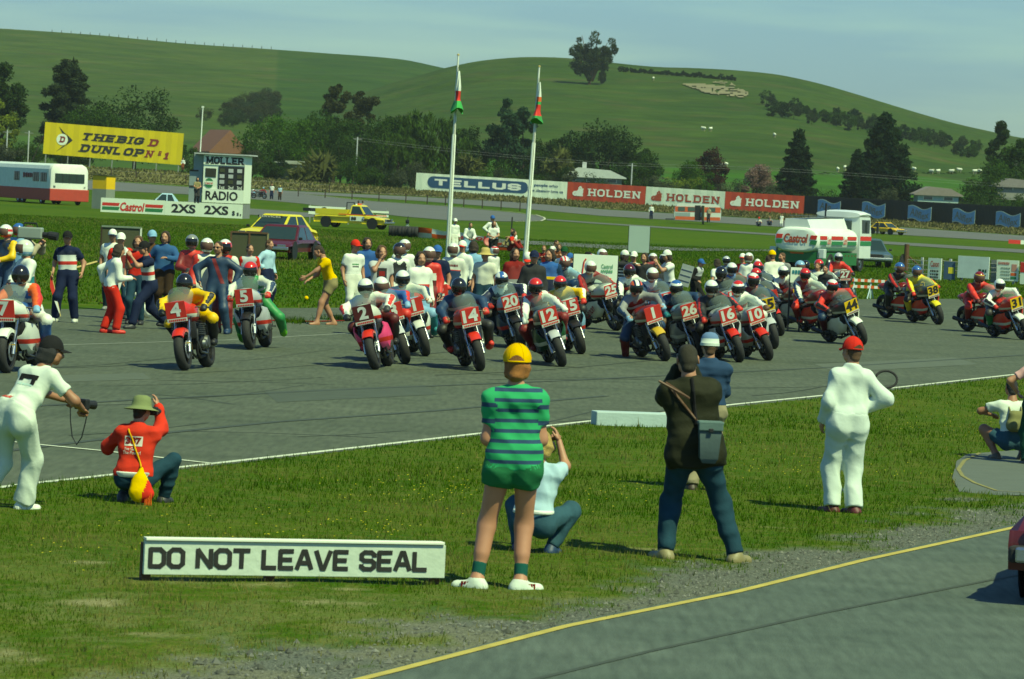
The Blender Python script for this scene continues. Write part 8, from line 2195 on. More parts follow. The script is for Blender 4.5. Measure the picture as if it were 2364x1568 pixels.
# crowd behind the first pack
P_(822, 553, 'man in white shirt and red cap beside the blue jacket', 'stand', 210, ('tee', 'white'), ('slacks', 'offw'), [HR('short', 'brown'), ('cap', 'red', 'red')], fy=742, over=dict(low=0))
P_(849, 549, 'dark curly haired man in blue jacket', 'stand', 195, ('jacket', (.03, .09, .26)), ('jeans', 'navy'), HR('curly', 'dbrown'))
r_ = P_(881, 567, 'bearded curly haired man in grey printed T-shirt with a hand at his mouth', 'mouth', 200, ('tee', 'lgrey'), ('slacks', 'brown'), HR('curly', 'brown'))
decal(r_, 't_shirt', grid2d(6, 8), (0, .4, 1.20), (-1, 0, 0), ZU, .20, .26, fab('char')); decal(r_, 't_shirt', grid2d(6, 3), (0, .4, 1.22), (-1, 0, 0), ZU, .12, .10, fab('dred'), 'print', .007)
S_(922, 560, 'racer in white leathers with black helmet and green and red sleeve stripes', 'stand', 205, ('black', 'white', 'white', 'white'), ('helmet', 'black', 'o'))
S_(934, 552, 'racer with white helmet behind the black helmeted racer', 'stand', 185, ('white', 'white', 'char', 'white'), ('helmet', 'white', 'o'))
P_(973, 581, 'dark haired person in red and white satin jacket', 'stand', 215, ('jacket', band([(-.1, 'red'), (.22, 'white')]), 'white', 'white'), ('jeans', 'lblue'), HR('bushy', 'dbrown'))
S_(991, 569, 'racer in red jacket with white, red and grey helmet', 'stand', 180, (band([(-.1, 'maroon'), (.18, 'offw'), (.32, 'red')]), 'red', 'dred', 'red'), ('helmet', [(0, 'white'), (.38, 'grey'), (.64, 'dred'), (.72, 'white')], 'o'))
P_(1014, 566, 'man in blue cap and navy shirt at the foot of the left flagpole', 'stand', 170, ('tee', 'navy'), ('jeans', 'navy'), [HR('short', 'brown'), ('cap', 'blue')])
r_ = S_(1047, 560, 'racer in white and blue leathers with plain white helmet beside the flagpole', 'stand', 178, (band([(-.1, 'dblue'), (.245, 'red'), (.262, 'offw')]), 'offw', 'dblue', 'offw'), ('helmet', 'white', 'o'))
decal(r_, 'leathers', bars2d(7, 11), (0, .4, 1.30), (-1, 0, 0), ZU, .24, .05, lea('dred'), 'print')
P_(1066, 555, 'man in white shirt with white and red cap behind the white helmet', 'stand', 165, ('shirt', 'white'), ('jeans', 'denim'), [HR('short', 'brown'), ('cap', 'white', 'red')])
r_ = P_(1097, 568, 'man in white T-shirt with pink print and grey cap, arms hanging', 'stand', 182, ('tee', 'offw'), ('jeans', 'denim'), [HR('short', 'dbrown'), ('cap', 'lgrey', 'char'), ('glasses',)], fy=704, over=dict(hl=(-.31, .10, .90), hr=(.31, .10, .90), hy=0))
for z in (1.22, 1.16): decal(r_, 't_shirt', bars2d(8, int(z * 100)), (0, .4, z), (-1, 0, 0), ZU, .22, .045, fab((.55, .10, .16)), 'print')
S_(1142, 568, 'racer in white overalls with white and red helmet turned to the right', 'stand', 225, ('offw', 'offw', 'offw', 'white'), ('helmet', [(0, 'white'), (.62, 'lblue'), (.66, 'white'), (.80, 'red'), (.95, 'white')], 'o'), 'white', fy=703)
P_(1094, 557, 'dark haired person in pale blue shirt behind the grey cap', 'stand', 20, ('shirt', 'lblue'), ('jeans', 'denim'), HR('bushy', 'dbrown'))
P_(1122, 571, 'person in straw hat behind the grey cap', 'stand', 170, ('tee', 'offw'), ('jeans', 'denim'), [HR('short', 'brown'), ('hat', 'straw')], ht=.97)
P_(1190, 572, 'dark haired person in red jacket with grey hem behind the trailer', 'stand', 215, ('jacket', band([(-.1, 'grey'), (.16, 'dred')]), 'dred', 'dred'), ('jeans', 'navy'), HR('long', 'dbrown'))
P_(1214, 581, 'man in white shirt with white and red cap bending to push a motorcycle', 'crouchrun', 195, ('tee', 'white', 'white'), ('jeans', 'denim'), [HR('short', 'dbrown'), ('cap', 'white', 'red')], over=dict(hy=-15))
P_(1234, 578, 'man in navy cap and dark top behind the bending man', 'stand', 195, ('jacket', 'char'), ('slacks', 'navy'), [HR('short', 'brown'), ('cap', 'navy')])
P_(1262, 598, 'dark haired man in white T-shirt with dark collar bending forward', 'push', 190, ('tee', 'white'), ('jeans', 'denim'), HR('short', 'dbrown'), over=dict(lean=34, hp=-24))
P_(1271, 575, 'dark haired man in blue and yellow jacket', 'stand', 175, ('jacket', band([(-.1, 'navy'), (.18, 'yellow'), (.24, 'blue')]), 'dblue', 'blue'), ('jeans', 'denim'), HR('bushy', 'dbrown'))
P_(1306, 569, 'man in green cap and white shirt at the back of the crowd', 'stand', 160, ('tee', 'white'), ('jeans', 'denim'), [HR('short', 'brown'), ('cap', 'dgreen')])
P_(1316, 584, 'man in blue cap and blue jacket right of the green cap', 'stand', 150, ('jacket', 'dblue', 'blue', 'navy'), ('jeans', 'navy'), [HR('short', 'brown'), ('cap', 'blue')])
P_(1360, 581, 'person in black brimmed hat behind the striped helmets', 'stand', 160, ('shirt', 'grey'), ('jeans', 'navy'), [HR('short', 'dbrown'), ('hat', 'black')], ht=1.0)
S_(1387, 574, 'racer in black leathers with tall plain white helmet behind the Canon rider', 'stand', 195, ('black', 'offw', 'black', 'beige'), ('helmet', 'white', 'o'))
# right crowd
r_ = P_(1441, 577, 'man in black and white striped jumper with white cap pointing to the right', 'point', 226, ('jacket', ramp_mat('striped_knit', [(i / 14, 'black' if i % 2 else 'offw') for i in range(14)], 'u', 2, .9, -.08, .50), 'char'), ('jeans', 'denim'), [HR('bushy', 'dbrown'), ('cap', 'white', 'grey')], over=dict(hy=8))
P_(1462, 580, 'person in white top with white and red cap right of the striped jumper', 'front', 190, ('tee', 'white'), ('jeans', 'navy'), [HR('short', 'brown'), ('cap', 'white', 'white')])
P_(1490, 584, 'dark haired person behind the white helmet', 'stand', 170, ('tee', 'char'), ('jeans', 'navy'), HR('bushy', 'dbrown'))
S_(1507, 584, 'racer in dark red leathers with white helmet having it fastened', 'stand', 215, ('maroon', 'dred', 'maroon', 'maroon'), ('helmet', 'white', 'o'), over=dict(hr=(.10, .20, 1.52), er=(1, 0, -.4)))
r_ = P_(1549, 577, 'man in white T-shirt with yellow armband reaching for a white helmet', 'reach', 112, ('tee', 'white'), ('jeans', 'navy'), [HR('bushy', 'dbrown'), ('cap', 'white', 'lgrey')], over=dict(hr=(.10, .36, 1.36), hl=(-.08, .40, 1.46), band=('r', 'yellow')))
S_(1531, 586, 'person with black helmet behind the reaching man', 'stand', 180, ('char', 'char', 'navy', 'char'), ('helmet', 'black', 'd'))
r_ = P_(1608, 602, 'person in black and white leathers and blue cap walking to the right', 'walk', 236, ('jacket', band([(-.1, 'black'), (.26, 'lgrey')]), 'black', 'lgrey'), ('slacks', 'black'), [HR('short', 'brown'), ('cap', 'blue')], over=dict(lean=14))
P_(1659, 598, 'dark bushy haired person in white shirt behind the black helmet', 'stand', 40, ('tee', 'white'), ('jeans', 'brown'), HR('bushy', 'dbrown'))
S_(1676, 591, 'racer with silver helmet behind the dark bushy hair', 'stand', 190, ('grey', 'grey', 'navy', 'grey'), ('helmet', 'silver', 'd'))
P_(1717, 585, 'man in red shirt with yellow armband and white and red cap', 'stand', 150, ('tee', 'red', 'red'), ('jeans', 'denim'), [HR('short', 'brown'), ('cap', 'white', 'red')], over=dict(band=('r', 'yellow')))
S_(1731, 583, 'racer with plain white helmet right of the red shirt', 'stand', 185, ('white', 'white', 'white', 'white'), ('helmet', 'white', 'o'))
P_(1747, 598, 'person in small white and red cap behind the blond head', 'stand', 180, ('tee', 'offw'), ('jeans', 'navy'), [HR('short', 'brown'), ('cap', 'white', 'red')])
P_(1733, 610, 'fair haired person in white shirt bending towards motorcycle 42', 'push', 150, ('tee', 'white'), ('jeans', 'denim'), HR('short', 'brown'), over=dict(lean=30))
P_(1792, 578, 'man in yellow cap and white shirt bending by the tanker', 'stand', 20, ('tee', 'offw'), ('jeans', 'denim'), [HR('short', 'brown'), ('cap', 'yellow')], over=dict(lean=16))
P_(1808, 583, 'brown haired man beside the yellow cap by the tanker', 'stand', 150, ('tee', 'grey'), ('jeans', 'denim'), HR('fringe', 'brown'))
P_(1773, 588, 'person in dark top with orange sleeve left of the yellow cap', 'stand', 30, ('tee', 'dred', 'orange'), ('jeans', 'navy'), HR('short', 'dbrown'))
S_(1806, 607, 'person in khaki top with white and red helmet near motorcycle 40', 'stand', 165, ('khaki', 'khaki', 'brown', 'beige'), ('helmet', [(0, 'dred'), (.55, 'white')], 'd'))
S_(1860, 601, 'racer in red and black leathers with black helmet beside the tanker', 'front', 180, ('dred', 'black', 'black', 'dred'), ('helmet', 'black', 'd'))
P_(1891, 606, 'fair haired person in pale shirt beside the silver helmeted rider', 'stand', 175, ('tee', 'offw'), ('jeans', 'denim'), HR('fringe', 'brown'))
P_(1908, 612, 'dark haired person in dark shirt behind the red helmets', 'stand', 150, ('shirt', 'char'), ('jeans', 'navy'), HR('short', 'dbrown'))
# infield people
IG = 'people in the infield'
def I_(x, hy, label, pose, face, top, legs, head, **k): return P_(x, hy, label, pose, face, top, legs, head, group=IG, **k)
I_(456, 410, 'person in grey shirt standing in front of the scoreboard door', 'front', 200, ('tee', 'khaki'), ('slacks', 'char'), HR('bushy', 'dbrown'), Y=276.5, ht=1.0)
I_(423, 365, 'person in white at the right end of the yellow hoarding', 'stand', 170, ('shirt', 'white'), ('slacks', 'rust'), HR('short', 'dbrown'), Y=539, ht=.95)
I_(628, 424, 'left of two people standing on the far track near the scoreboard', 'stand', 170, ('tee', 'white'), ('slacks', 'navy'), HR('short', 'dbrown'), fy=461)
I_(647, 428, 'right of two people standing on the far track near the scoreboard', 'stand', 180, ('tee', 'paleblue'), ('slacks', 'dbrown'), [HR('short', 'dbrown'), ('cap', 'straw')], fy=463)
I_(608, 432, 'person in red jacket sitting on the far track beside a parked motorcycle', 'sit', 190, ('jacket', 'red'), ('jeans', 'denim'), [HR('short', 'dbrown'), ('cap', 'lblue')], Y=470)
I_(586, 437, 'person in white cap sitting at the left of the parked motorcycle', 'sit', 160, ('tee', 'lblue'), ('jeans', 'dbrown'), [HR('short', 'dbrown'), ('cap', 'white')], Y=470)
I_(1504, 472, 'man in white shirt standing alone by the white lion hoarding', 'stand', 175, ('shirt', 'white'), ('slacks', 'navy'), HR('short', 'dbrown'), fy=507)
I_(1637, 478, 'person in dark clothes standing in the doorway of the small caravan', 'stand', 160, ('tee', 'beige'), ('slacks', 'char'), HR('short', 'dbrown'), Y=429.5, ht=.95)
for x, y, lb, c, hd, ps in ((1753, 501, 'sitting person with red cap on the verge left of the tanker cab', 'offw', [HR('short', 'dbrown'), ('cap', 'red')], 'sit'), (1778, 499, 'sitting person in dark clothes on the verge left of the tanker cab', 'grey', HR('short', 'dbrown'), 'sit')):
 I_(x, y, lb, ps, 170, ('tee', c), ('jeans', 'navy'), hd, Y=415)
I_(1805, 499, 'small child in white standing on the verge left of the tanker cab', 'stand', 170, ('tee', 'white'), ('slacks', 'white'), HR('short', 'dbrown'), fy=524, ht=.65)
I_(827, 463, 'person in white behind the cab of the yellow utility', 'stand', 10, ('tee', 'white'), ('jeans', 'navy'), HR('short', 'dbrown'), Y=330)
I_(838, 463, 'person in grey blue right of the person in white behind the utility', 'stand', 20, ('tee', 'grey'), ('jeans', 'navy'), HR('short', 'dbrown'), Y=331)
I_(1050, 504, 'person in white with white cap behind the sagging banner', 'stand', 210, ('shirt', 'white'), ('slacks', 'offw'), [HR('short', 'brown'), ('cap', 'white')], Y=186)
I_(1082, 513, 'dark haired person in white shirt leaning over the sagging banner', 'reach', 200, ('shirt', 'white'), ('slacks', 'lblue'), HR('short', 'dbrown'), Y=180, over=dict(lean=24, hl=(-.1, .4, .95), hr=(.1, .4, .95)))
I_(1137, 497, 'tall man in white with blue cap standing left of the trailer', 'hips', 215, ('shirt', 'white'), ('slacks', 'white'), [HR('short', 'brown'), ('cap', 'blue')], Y=176)
I_(1141, 510, 'long haired person in white blouse and dark trousers holding a camera', 'front', 180, ('tee', 'white'), ('jeans', 'black'), HR('long', 'brown'), Y=172)
I_(1181, 532, 'girl in red top sitting on the red farm trailer', 'sit', 240, ('tee', 'red'), ('slacks', 'dred'), HR('bob', 'dbrown'), Y=167.8, ht=.9)
I_(1191, 527, 'boy in white shirt sitting on the red farm trailer', 'sit', 120, ('tee', 'white'), ('slacks', 'khaki'), HR('short', 'dbrown'), Y=168.0, ht=.9)
I_(1272, 553, 'man in white shirt sitting low on the infield grass', 'sit', 235, ('tee', 'white'), ('jeans', 'denim'), HR('short', 'dbrown'), over=dict(lean=24))
I_(1291, 563, 'brown haired person sitting low at the right of the man in white shirt', 'sit', 180, ('tee', 'rust'), ('jeans', 'denim'), HR('bushy', 'brown'))
I_(1256, 566, 'red haired person sitting low at the left of the man in white shirt', 'sit', 180, ('tee', 'dred'), ('jeans', 'denim'), HR('short', 'rust'))
# parked motorcycle by the sitting people on the far track
g = G(598, 459)
BIKES['bp'] = None
def placed_bike(): 
 o = bike('bp', 598, 470, 62, 0, None, 'small red motorcycle parked on the far track between the sitting people', body='dred', screen=False, group='motorcycles on the grass')
 o.location = (g.x, g.y, g.z); return o
placed_bike()

# ------------------------------------------------------------------ foreground people, modelled finely
FG = 'photographers and marshals on the near verge'
DEN = mat('denim', (.014, .042, .062), .9, 0, .35, 9, .12, 0, .15); DEN2 = mat('denim', (.032, .078, .105), .9, 0, .35, 9, .12, 0, .15)
WHT = mat('white_cotton', (.56, .62, .53), .9, 0, .07, 9, .10, 0, .1)
# photographer in white
r_ = person(118, 776, 'photographer in white T-shirt and white flared trousers bending at the left edge', dict(fl=(-.36, -.40, .09), fr=(-.12, -.05, .08), pel=(-.05, -.26, .90), lean=36, side=4, hl=(-.16, .46, 1.02), hr=(.20, .34, .96), el=(-.8, -.2, -.6), er=(1, -.5, -.3), hy=-24, hp=8, grip=True, yr=-10), -38,
   ('tee', WHT), ('flare', WHT), 'white', [HR('bushy', 'black'), ('cap', 'black', 'black')], 'skin2', 1188, fine=True, group=FG)
Jx = r_['J']
nb = (Jx['fy'] * -1); up_ = Jx['t']
decal(r_, 't_shirt', grid2d(8, 3), Jx['P'] + up_ * .355 + nb * .2, Jx['sx'], up_, .24, .045, fab('black'), 'print'); decal(r_, 't_shirt', grid2d(3, 4), Jx['P'] + up_ * .325 + nb * .2 + Jx['sx'] * .085, Jx['sx'], up_, .05, .09, fab('black'), 'print', .005); decal(r_, 't_shirt', grid2d(3, 3), Jx['P'] + up_ * .335 + nb * .2 - Jx['sx'] * .08, Jx['sx'], up_, .06, .05, fab('black'), 'print', .005)
decal(r_, 't_shirt', bars2d(6, 3), Jx['P'] + up_ * .275 + nb * .2, Jx['sx'], up_, .18, .025, fab((.42, .60, .54)), 'print')
decal(r_, 't_shirt', text2d('Suzuki', .03), Jx['P'] + up_ * .10 + nb * .2 - Jx['sx'] * .08, Jx['sx'], up_, .16, .045, fab('red'), 'print')
hm = (Jx['Wl'] + Jx['Wr']) / 2 + Vector((0, .12, 0))
c_ = thing('camera', 'dark camera with hanging strap held by the photographer in white', 'camera', None, mtx=r_['root'].matrix_basis.copy())
b = MB(); b.box(hm, (.15, .06, .10), 0, 0, .012); b.build('camera_body', [dark()], c_); b = MB(); b.tube([hm + Vector((0, .03, 0)), hm + Vector((0, .16, -.01))], [.036, .042], 14); b.build('lens', [dark()], c_)
b = MB(); b.tube([hm + Vector((-.10 + .0, -.05, -.02)), hm + Vector((-.09, -.05, -.16)), hm + Vector((-.06, -.05, -.30)), hm + Vector((.0, -.05, -.37)), hm + Vector((.06, -.05, -.30)), hm + Vector((.10, -.05, -.16)), hm + Vector((.12, -.04, -.02))], .006, 6); b.build('strap', [lea('black')], c_)
# squatting photographer in red
r_ = person(330, 911, 'squatting photographer in red jacket and green hat', dict(POSES['squatcam'], pel=(0, -.20, .34), fl=(-.15, -.12, .09), fr=(.22, .16, .08), kl=(-.2, 1, -.55), kr=(.75, .8, .8), lean=6, hl=(-.30, .20, .70), hr=(.10, .22, 1.04), el=(-.5, -.5, -.6), er=(.45, -.5, -1.3), hy=-16), -12,
   ('jacket', (.52, .030, .018), {'low': -.02}), ('jeans', DEN), 'char', [HR('short', 'dbrown'), ('hat', (.17, .20, .09))], 'skin', 1166, fine=True, group=FG)
Jx = r_['J']; q = lambda x, z: Jx['P'] + Jx['t'] * z + Jx['sx'] * x - Jx['fy'] * .25
V, Q, _ = shape([(tuple(Jx['P'] + Vector((-.07, -.03, .03))), tuple(Jx['P'] + Vector((.07, -.03, .03))), .128, .128, 0, {'clip': [((0, 0, Jx['P'].z + .03), (0, 0, 1)), ((0, 0, Jx['P'].z - .03), (0, 0, -1))]})], .012, .012); ob('shirt_tail', mesh('shirt_tail', V, Q, [fab('white')]), r_['root'])
PRW = fab((.66, .60, .50))
decal(r_, 'jacket', grid2d(10, 5), q(-.005, .345), Jx['sx'], Jx['t'], .20, .105, PRW, 'print'); decal(r_, 'jacket', text2d('387', .05), q(-.005, .348), Jx['sx'], Jx['t'], .175, .075, fab('dred'), 'print', .009)
decal(r_, 'jacket', text2d("I've Got", .015), q(-.03, .262), Jx['sx'], Jx['t'], .13, .034, PRW, 'print'); decal(r_, 'jacket', text2d('The Power!', .015), q(-.015, .222), Jx['sx'], Jx['t'], .20, .036, PRW, 'print')
c_ = thing('camera', 'black camera held at the eye of the squatting photographer in red', 'camera', None, mtx=r_['root'].matrix_basis.copy())
hm = Jx['H'] + Jx['Rh'] @ Vector((.03, .15, .01)); b = MB(); b.box(hm, (.14, .06, .09), 0, 0, .012); b.build('camera_body', [dark()], c_); b = MB(); b.tube([hm, hm + Jx['Rh'] @ Vector((0, .20, 0))], [.035, .045], 14); b.build('lens', [dark()], c_)
c_ = thing('camera_lens', 'second black lens in the left hand of the squatting photographer', 'camera', None, mtx=r_['root'].matrix_basis.copy())
hm = Jx['Wl'] + (Jx['Wl'] - Jx['El']).normalized() * .09; b = MB(); b.tube([hm + Vector((.03, 0, -.03)), hm + Vector((-.08, .02, .03))], [.036, .044], 14); b.build('lens', [dark()], c_)
c_ = thing('shoulder_bag', 'yellow and red drawstring shoulder bag on the back of the squatting photographer', 'bag', None, mtx=r_['root'].matrix_basis.copy())
bx = Vector((.13, -.40, .17))
V, Q, tg = shape([cap_(bx + Vector((-.03, 0, .0)), bx + Vector((-.01, .02, .12)), .10, .075, 0, sq=((0, 1, 0), 1.3)), cap_(bx + Vector((.06, .01, -.02)), bx + Vector((.05, .03, .06)), .085, .06, 1, sq=((0, 1, 0), 1.3)), cap_(bx + Vector((-.01, .02, .12)), bx + Vector((-.01, .05, .24)), .06, .022, 0)], .011, .015, .005, 4)
ob('sack', mesh('sack', V, Q, [fab('yellow'), fab('red')], True, tg[Q[:, 0]]), c_)
bv = BVHTree.FromPolygons([tuple(map(float, v)) for v in r_['jacket'][0]], [tuple(map(int, x)) for x in r_['jacket'][1]])
pts = [bx + Vector((-.01, .03, .26))]
for i in range(11):
 u = i / 10; tgt = Jx['P'] + Jx['t'] * (.10 + .37 * u) + Jx['sx'] * (.10 - .17 * u); h_ = bv.ray_cast(tgt - Jx['fy'] * .6, Jx['fy'], 1.)[0]; pts.append((h_ or tgt) - Jx['fy'] * .008)
b = MB(); b.tube(pts, .0095, 6); b.build('strap', [fab((.60, .34, .02))], c_)
b = MB()
for i in range(5): b.tube([bx + Vector((.07 + .015 * i, -.03, .0)), bx + Vector((.075 + .017 * i, -.05, -.12 - .01 * (i % 2))), bx + Vector((.07 + .02 * i, -.05, -.155))], .006, 5)
b.build('tassel', [fab('orange')], c_)
b = MB(); b.box(bx + Vector((.03, .06, .19)), (.09, .03, .03), 0, 0, .01); b.build('bottle', [fab('lgrey')], c_)
# man in striped shirt
ST = ramp_mat('striped_cotton', [(0, (.035, .30, .11))] + [x for i in range(9) for x in ((.062 + i * .1055, (.012, .045, .10)), (.098 + i * .1055, (.035, .30, .11)))], 'u', 2, .9, -.13, .56)
SL = ramp_mat('striped_cotton', [(0, (.012, .045, .10)), (.07, (.035, .30, .11)), (.30, (.012, .045, .10)), (.39, (.035, .30, .11)), (.62, (.012, .045, .10)), (.71, (.035, .30, .11))], 'Object', 2, .9, 1.10, 1.46)
r_ = person(1196, 795, 'man in green and navy striped shirt and green shorts with yellow cap', dict(fl=(-.225, .0, .075), fr=(.085, .01, .075), yl=62, yr=-58, sw=.155, pel=(0, 0, .945), side=-1, hl=(-.14, .26, 1.14), hr=(.14, .28, 1.14), el=(-.22, -.7, -.7), er=(.22, -.7, -.7), hy=-4), 2,
   ('polo', ST, SL, ST, {'low': -.055, 'off': .022}), ('shorts', (.026, .14, .055), .29), WHT, [HR('mid', 'ginger'), ('cap', (.62, .37, .012), (.5, .3, .01), 'fine', 'ginger')], (.40, .19, .115), 1371, fat=.90, fine=True, group=FG)
Jx = r_['J']
for n in 'lr':
 A, K = Jx['A' + n], Jx['K' + n]; V, Q, _ = shape([(tuple(A - Vector((0, 0, .02))), tuple(A.lerp(K, .30)), .047, .050, 0, None)], .012, .01); ob('sock', mesh('sock', V, Q, [fab((.012, .075, .06))]), r_['root'])
 d = (Jx['F' + n] - Jx['heel' + n]).normalized(); sd = Vector((-d.y, d.x, 0))
 for i in range(3):
  b = MB(); c0 = Jx['heel' + n].lerp(Jx['F' + n], .42 + .13 * i)
  for s in (-1, 1): b.box(c0 + sd * s * .047 + Vector((0, 0, .01)), (.014, .012, .062), math.atan2(d.y, d.x))
  b.build('shoe_stripe', [fab('dred')], r_['root'])
# blonde squatting photographer
r_ = person(1251, 994, 'blonde photographer in pale blue T-shirt and jeans squatting beside the striped shirt', dict(POSES['squatcam'], pel=(0, -.18, .36), fl=(-.17, -.02, .09), fr=(.13, .0, .08), kl=(-.5, 1, .4), kr=(.5, 1, .5), lean=10, hl=(-.03, .24, 1.04), hr=(.10, .25, 1.06), el=(-.9, .1, -.35), er=(.55, -.1, -1.3)), -14,
   ('tee', (.36, .50, .56)), ('jeans', DEN2), 'dblue', HR('curly', 'blond'), 'skin', 1284, fine=True, group=FG)
Jx = r_['J']; V, Q, _ = shape([(tuple(Jx['P'] + Vector((-.075, -.03, .06))), tuple(Jx['P'] + Vector((.075, -.03, .06))), .118, .118, 0, {'clip': [((0, 0, Jx['P'].z + .085), (0, 0, 1)), ((0, 0, Jx['P'].z + .045), (0, 0, -1))]})], .012, .012); ob('belt', mesh('belt', V, Q, [lea('white')]), r_['root'])
c_ = thing('camera', 'camera held at the eye of the squatting blonde photographer', 'camera', None, mtx=r_['root'].matrix_basis.copy())
hm = Jx['H'] + Jx['Rh'] @ Vector((.02, .15, .01)); b = MB(); b.box(hm, (.14, .06, .09), 0, 0, .012); b.build('camera_body', [dark()], c_); b = MB(); b.tube([hm, hm + Jx['Rh'] @ Vector((0, .18, 0))], [.035, .045], 12); b.build('lens', [dark()], c_)
# man in dark jacket with bag
r_ = person(1590, 792, 'man in dark brown waxed jacket and jeans standing astride with a camera bag', dict(fl=(-.10, .02, .075), fr=(.45, -.02, .075), yl=30, yr=-40, pel=(.09, 0, .91), side=-8, hl=(-.05, .22, 1.50), hr=(.06, .22, 1.50), el=(-.55, .0, -1.4), er=(.55, .0, -1.4), hp=-4), 4,
   ('coat', mat('waxed_cotton', (.015, .016, .006), .75, 0, .30, 7, .15, 0, .2)), ('jeans', DEN), 'khaki', HR('short', (.022, .018, .008)), 'skin', 1300, fine=True, group=FG)
Jx = r_['J']; bv = BVHTree.FromPolygons([tuple(map(float, v)) for v in r_['jacket'][0]], [tuple(map(int, x)) for x in r_['jacket'][1]])
mr = r_['root'].matrix_basis.copy()
c_ = thing('camera_bag', 'grey blue camera bag slung on the back of the dark jacket', 'bag', None, mtx=mr)
b = MB(); by_ = -.26; b.loft([[(.085, by_, 1.10), (.265, by_, 1.10), (.265, by_ + .11, 1.10), (.085, by_ + .11, 1.10)], [(.09, by_ - .01, 1.06), (.262, by_ - .01, 1.06), (.262, by_ + .12, 1.06), (.09, by_ + .12, 1.06)], [(.105, by_ + .0, .84), (.245, by_ + .0, .84), (.245, by_ + .12, .84), (.105, by_ + .12, .84)], [(.13, by_ + .03, .80), (.225, by_ + .03, .80), (.225, by_ + .1, .80), (.13, by_ + .1, .80)]]); b.build('pouch', [fab((.075, .105, .105))], c_, True)
b = MB(); b.box((.176, by_ + .045, 1.115), (.20, .14, .03), 0, 0, .012); b.box((.176, by_ - .015, 1.085), (.19, .02, .06), 0, 0, .008); b.build('flap', [fab((.10, .15, .14))], c_); b = MB(); b.box((.176, by_ - .030, 1.06), (.035, .012, .03), 0, 0, .004); b.build('buckle', [dark()], c_)
b = MB(); b.tube([(-.235, -.16, 1.42)] + [((bv.ray_cast(Vector((-.20 + .30 * u, -.9, 1.44 - .34 * u)), Vector((0, 1, 0)), 2.)[0]) or Vector((0, -.2, 1.3))) + Vector((0, -.010, 0)) for u in np.linspace(0, 1, 10)] + [(.12, by_ + .05, 1.10)], .011, 6); b.build('strap', [lea((.10, .045, .02))], c_)
b = MB(); V_ = [(bv.ray_cast(Vector((.03 + .05 * u, -.9, 1.45 - .36 * u)), Vector((0, 1, 0)), 2.)[0]) or Vector((0, -.2, 1.3)) for u in np.linspace(0, 1, 8)]; b.tube([v + Vector((0, -.006, 0)) for v in V_], .014, 6); b.build('strap', [fab('black')], c_)
c_ = thing('camera', 'camera held at the eye of the man in the dark jacket', 'camera', None, mtx=mr); hm = Jx['H'] + Jx['Rh'] @ Vector((0, .15, .01)); b = MB(); b.box(hm, (.14, .06, .09), 0, 0, .012); b.build('camera_body', [dark()], c_); b = MB(); b.tube([hm, hm + Vector((0, .22, 0))], [.035, .05], 12); b.build('lens', [dark()], c_)
# man in blue jacket behind him
BN = ramp_mat('knitted_hat', [(0, (.50, .56, .50)), (.52, (.10, .17, .30))], 'Object', 2, .9, 0., .15)
person(1640, 769, 'man in blue jacket and blue and white knitted hat behind the dark jacket', dict(hl=(-.08, .30, 1.30), hr=(.10, .30, 1.30), el=(-.3, -.3, -1), er=(.3, -.3, -1), hy=2, fl=(-.13, 0, .08), fr=(.10, 0, .08)), 3, ('jacket', (.022, .048, .10), {'low': .04}), ('slacks', (.24, .21, .13)), 'dbrown', [HR('short', 'brown'), ('beanie', BN)], 'skin', 1140, fine=True, group=FG)
# marshal in white overalls
WOV = mat('white_cotton', (.53, .60, .54), .9, 0, .07, 9, .10, 0, .1)
r_ = person(1970, 778, 'man in white overalls and red cap standing with a hand on his hip', dict(fl=(-.10, .06, .075), fr=(.09, -.06, .075), yl=28, yr=20, sw=.150, pel=(.0, 0, .945), lean=2, side=3, twist=4, hl=(-.22, .12, .92), hr=(.17, .06, 1.06), el=(-.4, -.9, .0), er=(.9, -.55, .0), hy=14), 14,
   ('shirt', WOV, {'low': -.06}), ('loose', WOV), (.09, .015, .015), [HR('short', 'brown'), ('cap', (.50, .020, .016), (.40, .015, .012), 'fine', 'brown')], 'skin', 1192, fat=.92, fine=True, group=FG)
Jx = r_['J']; V, Q, _ = shape([(tuple(Jx['P'] + Vector((-.07, -.005, .10))), tuple(Jx['P'] + Vector((.07, -.005, .10))), .122, .122, 0, {'sq': ((0, 1, 0), 1.12), 'clip': [((0, 0, Jx['P'].z + .118), (0, 0, 1)), ((0, 0, Jx['P'].z + .078), (0, 0, -1))]})], .0125, .012); ob('belt', mesh('belt', V, Q, [WOV]), r_['root'])
g = r_['root'].location
c_ = thing('hose_loop', 'black loop of hose held behind the elbow of the man in white overalls', 'hose', None, mtx=Matrix.Translation(at(2046, 876, g.y + .25)))
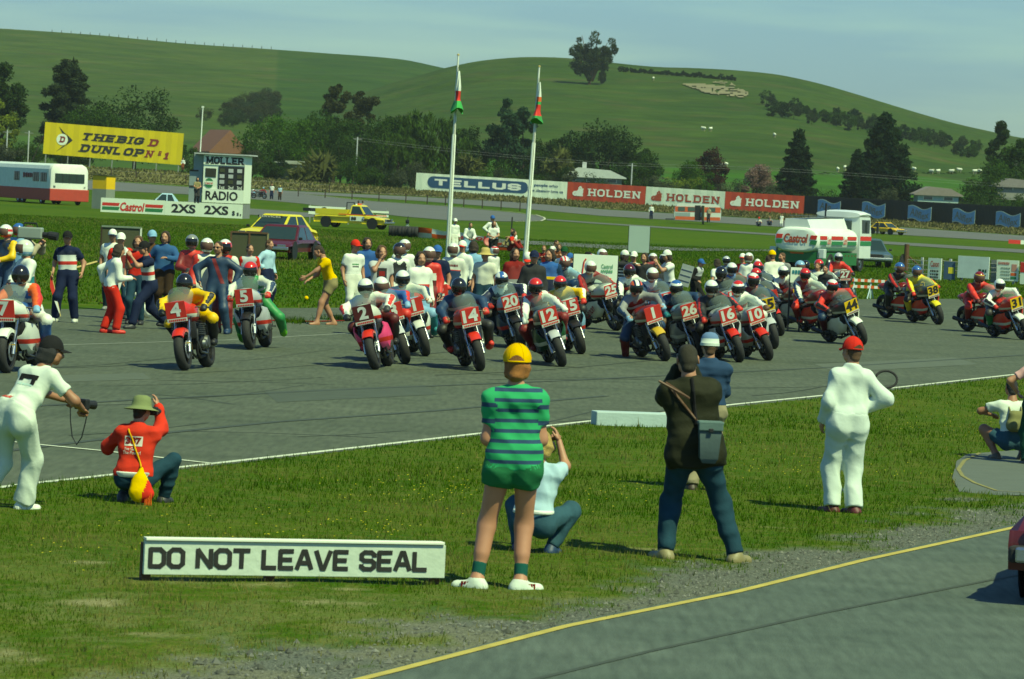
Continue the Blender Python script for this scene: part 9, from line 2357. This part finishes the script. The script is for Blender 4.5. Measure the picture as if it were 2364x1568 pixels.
b = MB(); b.tube([(.105 * math.cos(a) , .03 * math.sin(a), .080 * math.sin(a)) for a in np.linspace(-2.2, 2.9, 24)] + [(-.20, .04, .07)], .012, 8); b.build('hose', [rub()], c_, True)
# squatting person with rucksack, and the person cut off at the right
r_ = person(2338, 874, 'person in white T-shirt and denim shorts squatting on the concrete pad at right', dict(POSES['squat'], pel=(0, -.10, .34), fl=(-.19, .02, .08), fr=(.16, -.02, .08), kl=(-.6, 1, .7), kr=(.4, 1, .5), lean=14, hl=(-.20, .30, .62), hr=(.16, .34, .66), el=(-1, .2, -.2), er=(1, .2, -.2)), 12,
   ('tee', WHT), ('shorts', DEN2, .55), (.10, .07, .04), HR('short', 'black'), 'skin2', 1066, fine=True, group=FG)
Jx = r_['J']; c_ = thing('rucksack', 'khaki rucksack on the back of the squatting person in white T-shirt', 'bag', None, mtx=r_['root'].matrix_basis.copy())
ce = Jx['P'] + Jx['t'] * .18 - Jx['fy'] * .20; V, Q, _ = shape([cap_(ce + Jx['sx'] * -.08 - Jx['t'] * .06, ce + Jx['sx'] * .08 - Jx['t'] * .06, .085, .085), cap_(ce + Jx['sx'] * -.06 + Jx['t'] * .07, ce + Jx['sx'] * .06 + Jx['t'] * .07, .075, .075)], .012, .03, .004, 2); ob('sack', mesh('sack', V, Q, [fab((.17, .17, .075))]), c_)
b = MB()
for s in (-1, 1): b.tube([ce + Jx['sx'] * s * .08 + Jx['t'] * .12 - Jx['fy'] * -.04, Jx['P'] + Jx['t'] * .50 + Jx['sx'] * s * .09 - Jx['fy'] * .02, Jx['P'] + Jx['t'] * .40 + Jx['sx'] * s * .11 + Jx['fy'] * .13], .014, 6)
b.build('strap', [fab((.15, .15, .07))], c_)
person(2400, 800, 'person in pink shirt and dark green trousers cut off by the right edge', dict(POSES['stand'], hl=(-.26, .16, 1.06), el=(-1, -.2, 0)), 10, ('tee', (.55, .32, .30)), ('slacks', (.012, .05, .03)), 'char', HR('short', 'brown'), 'skin', 1078, fine=True, group=FG)
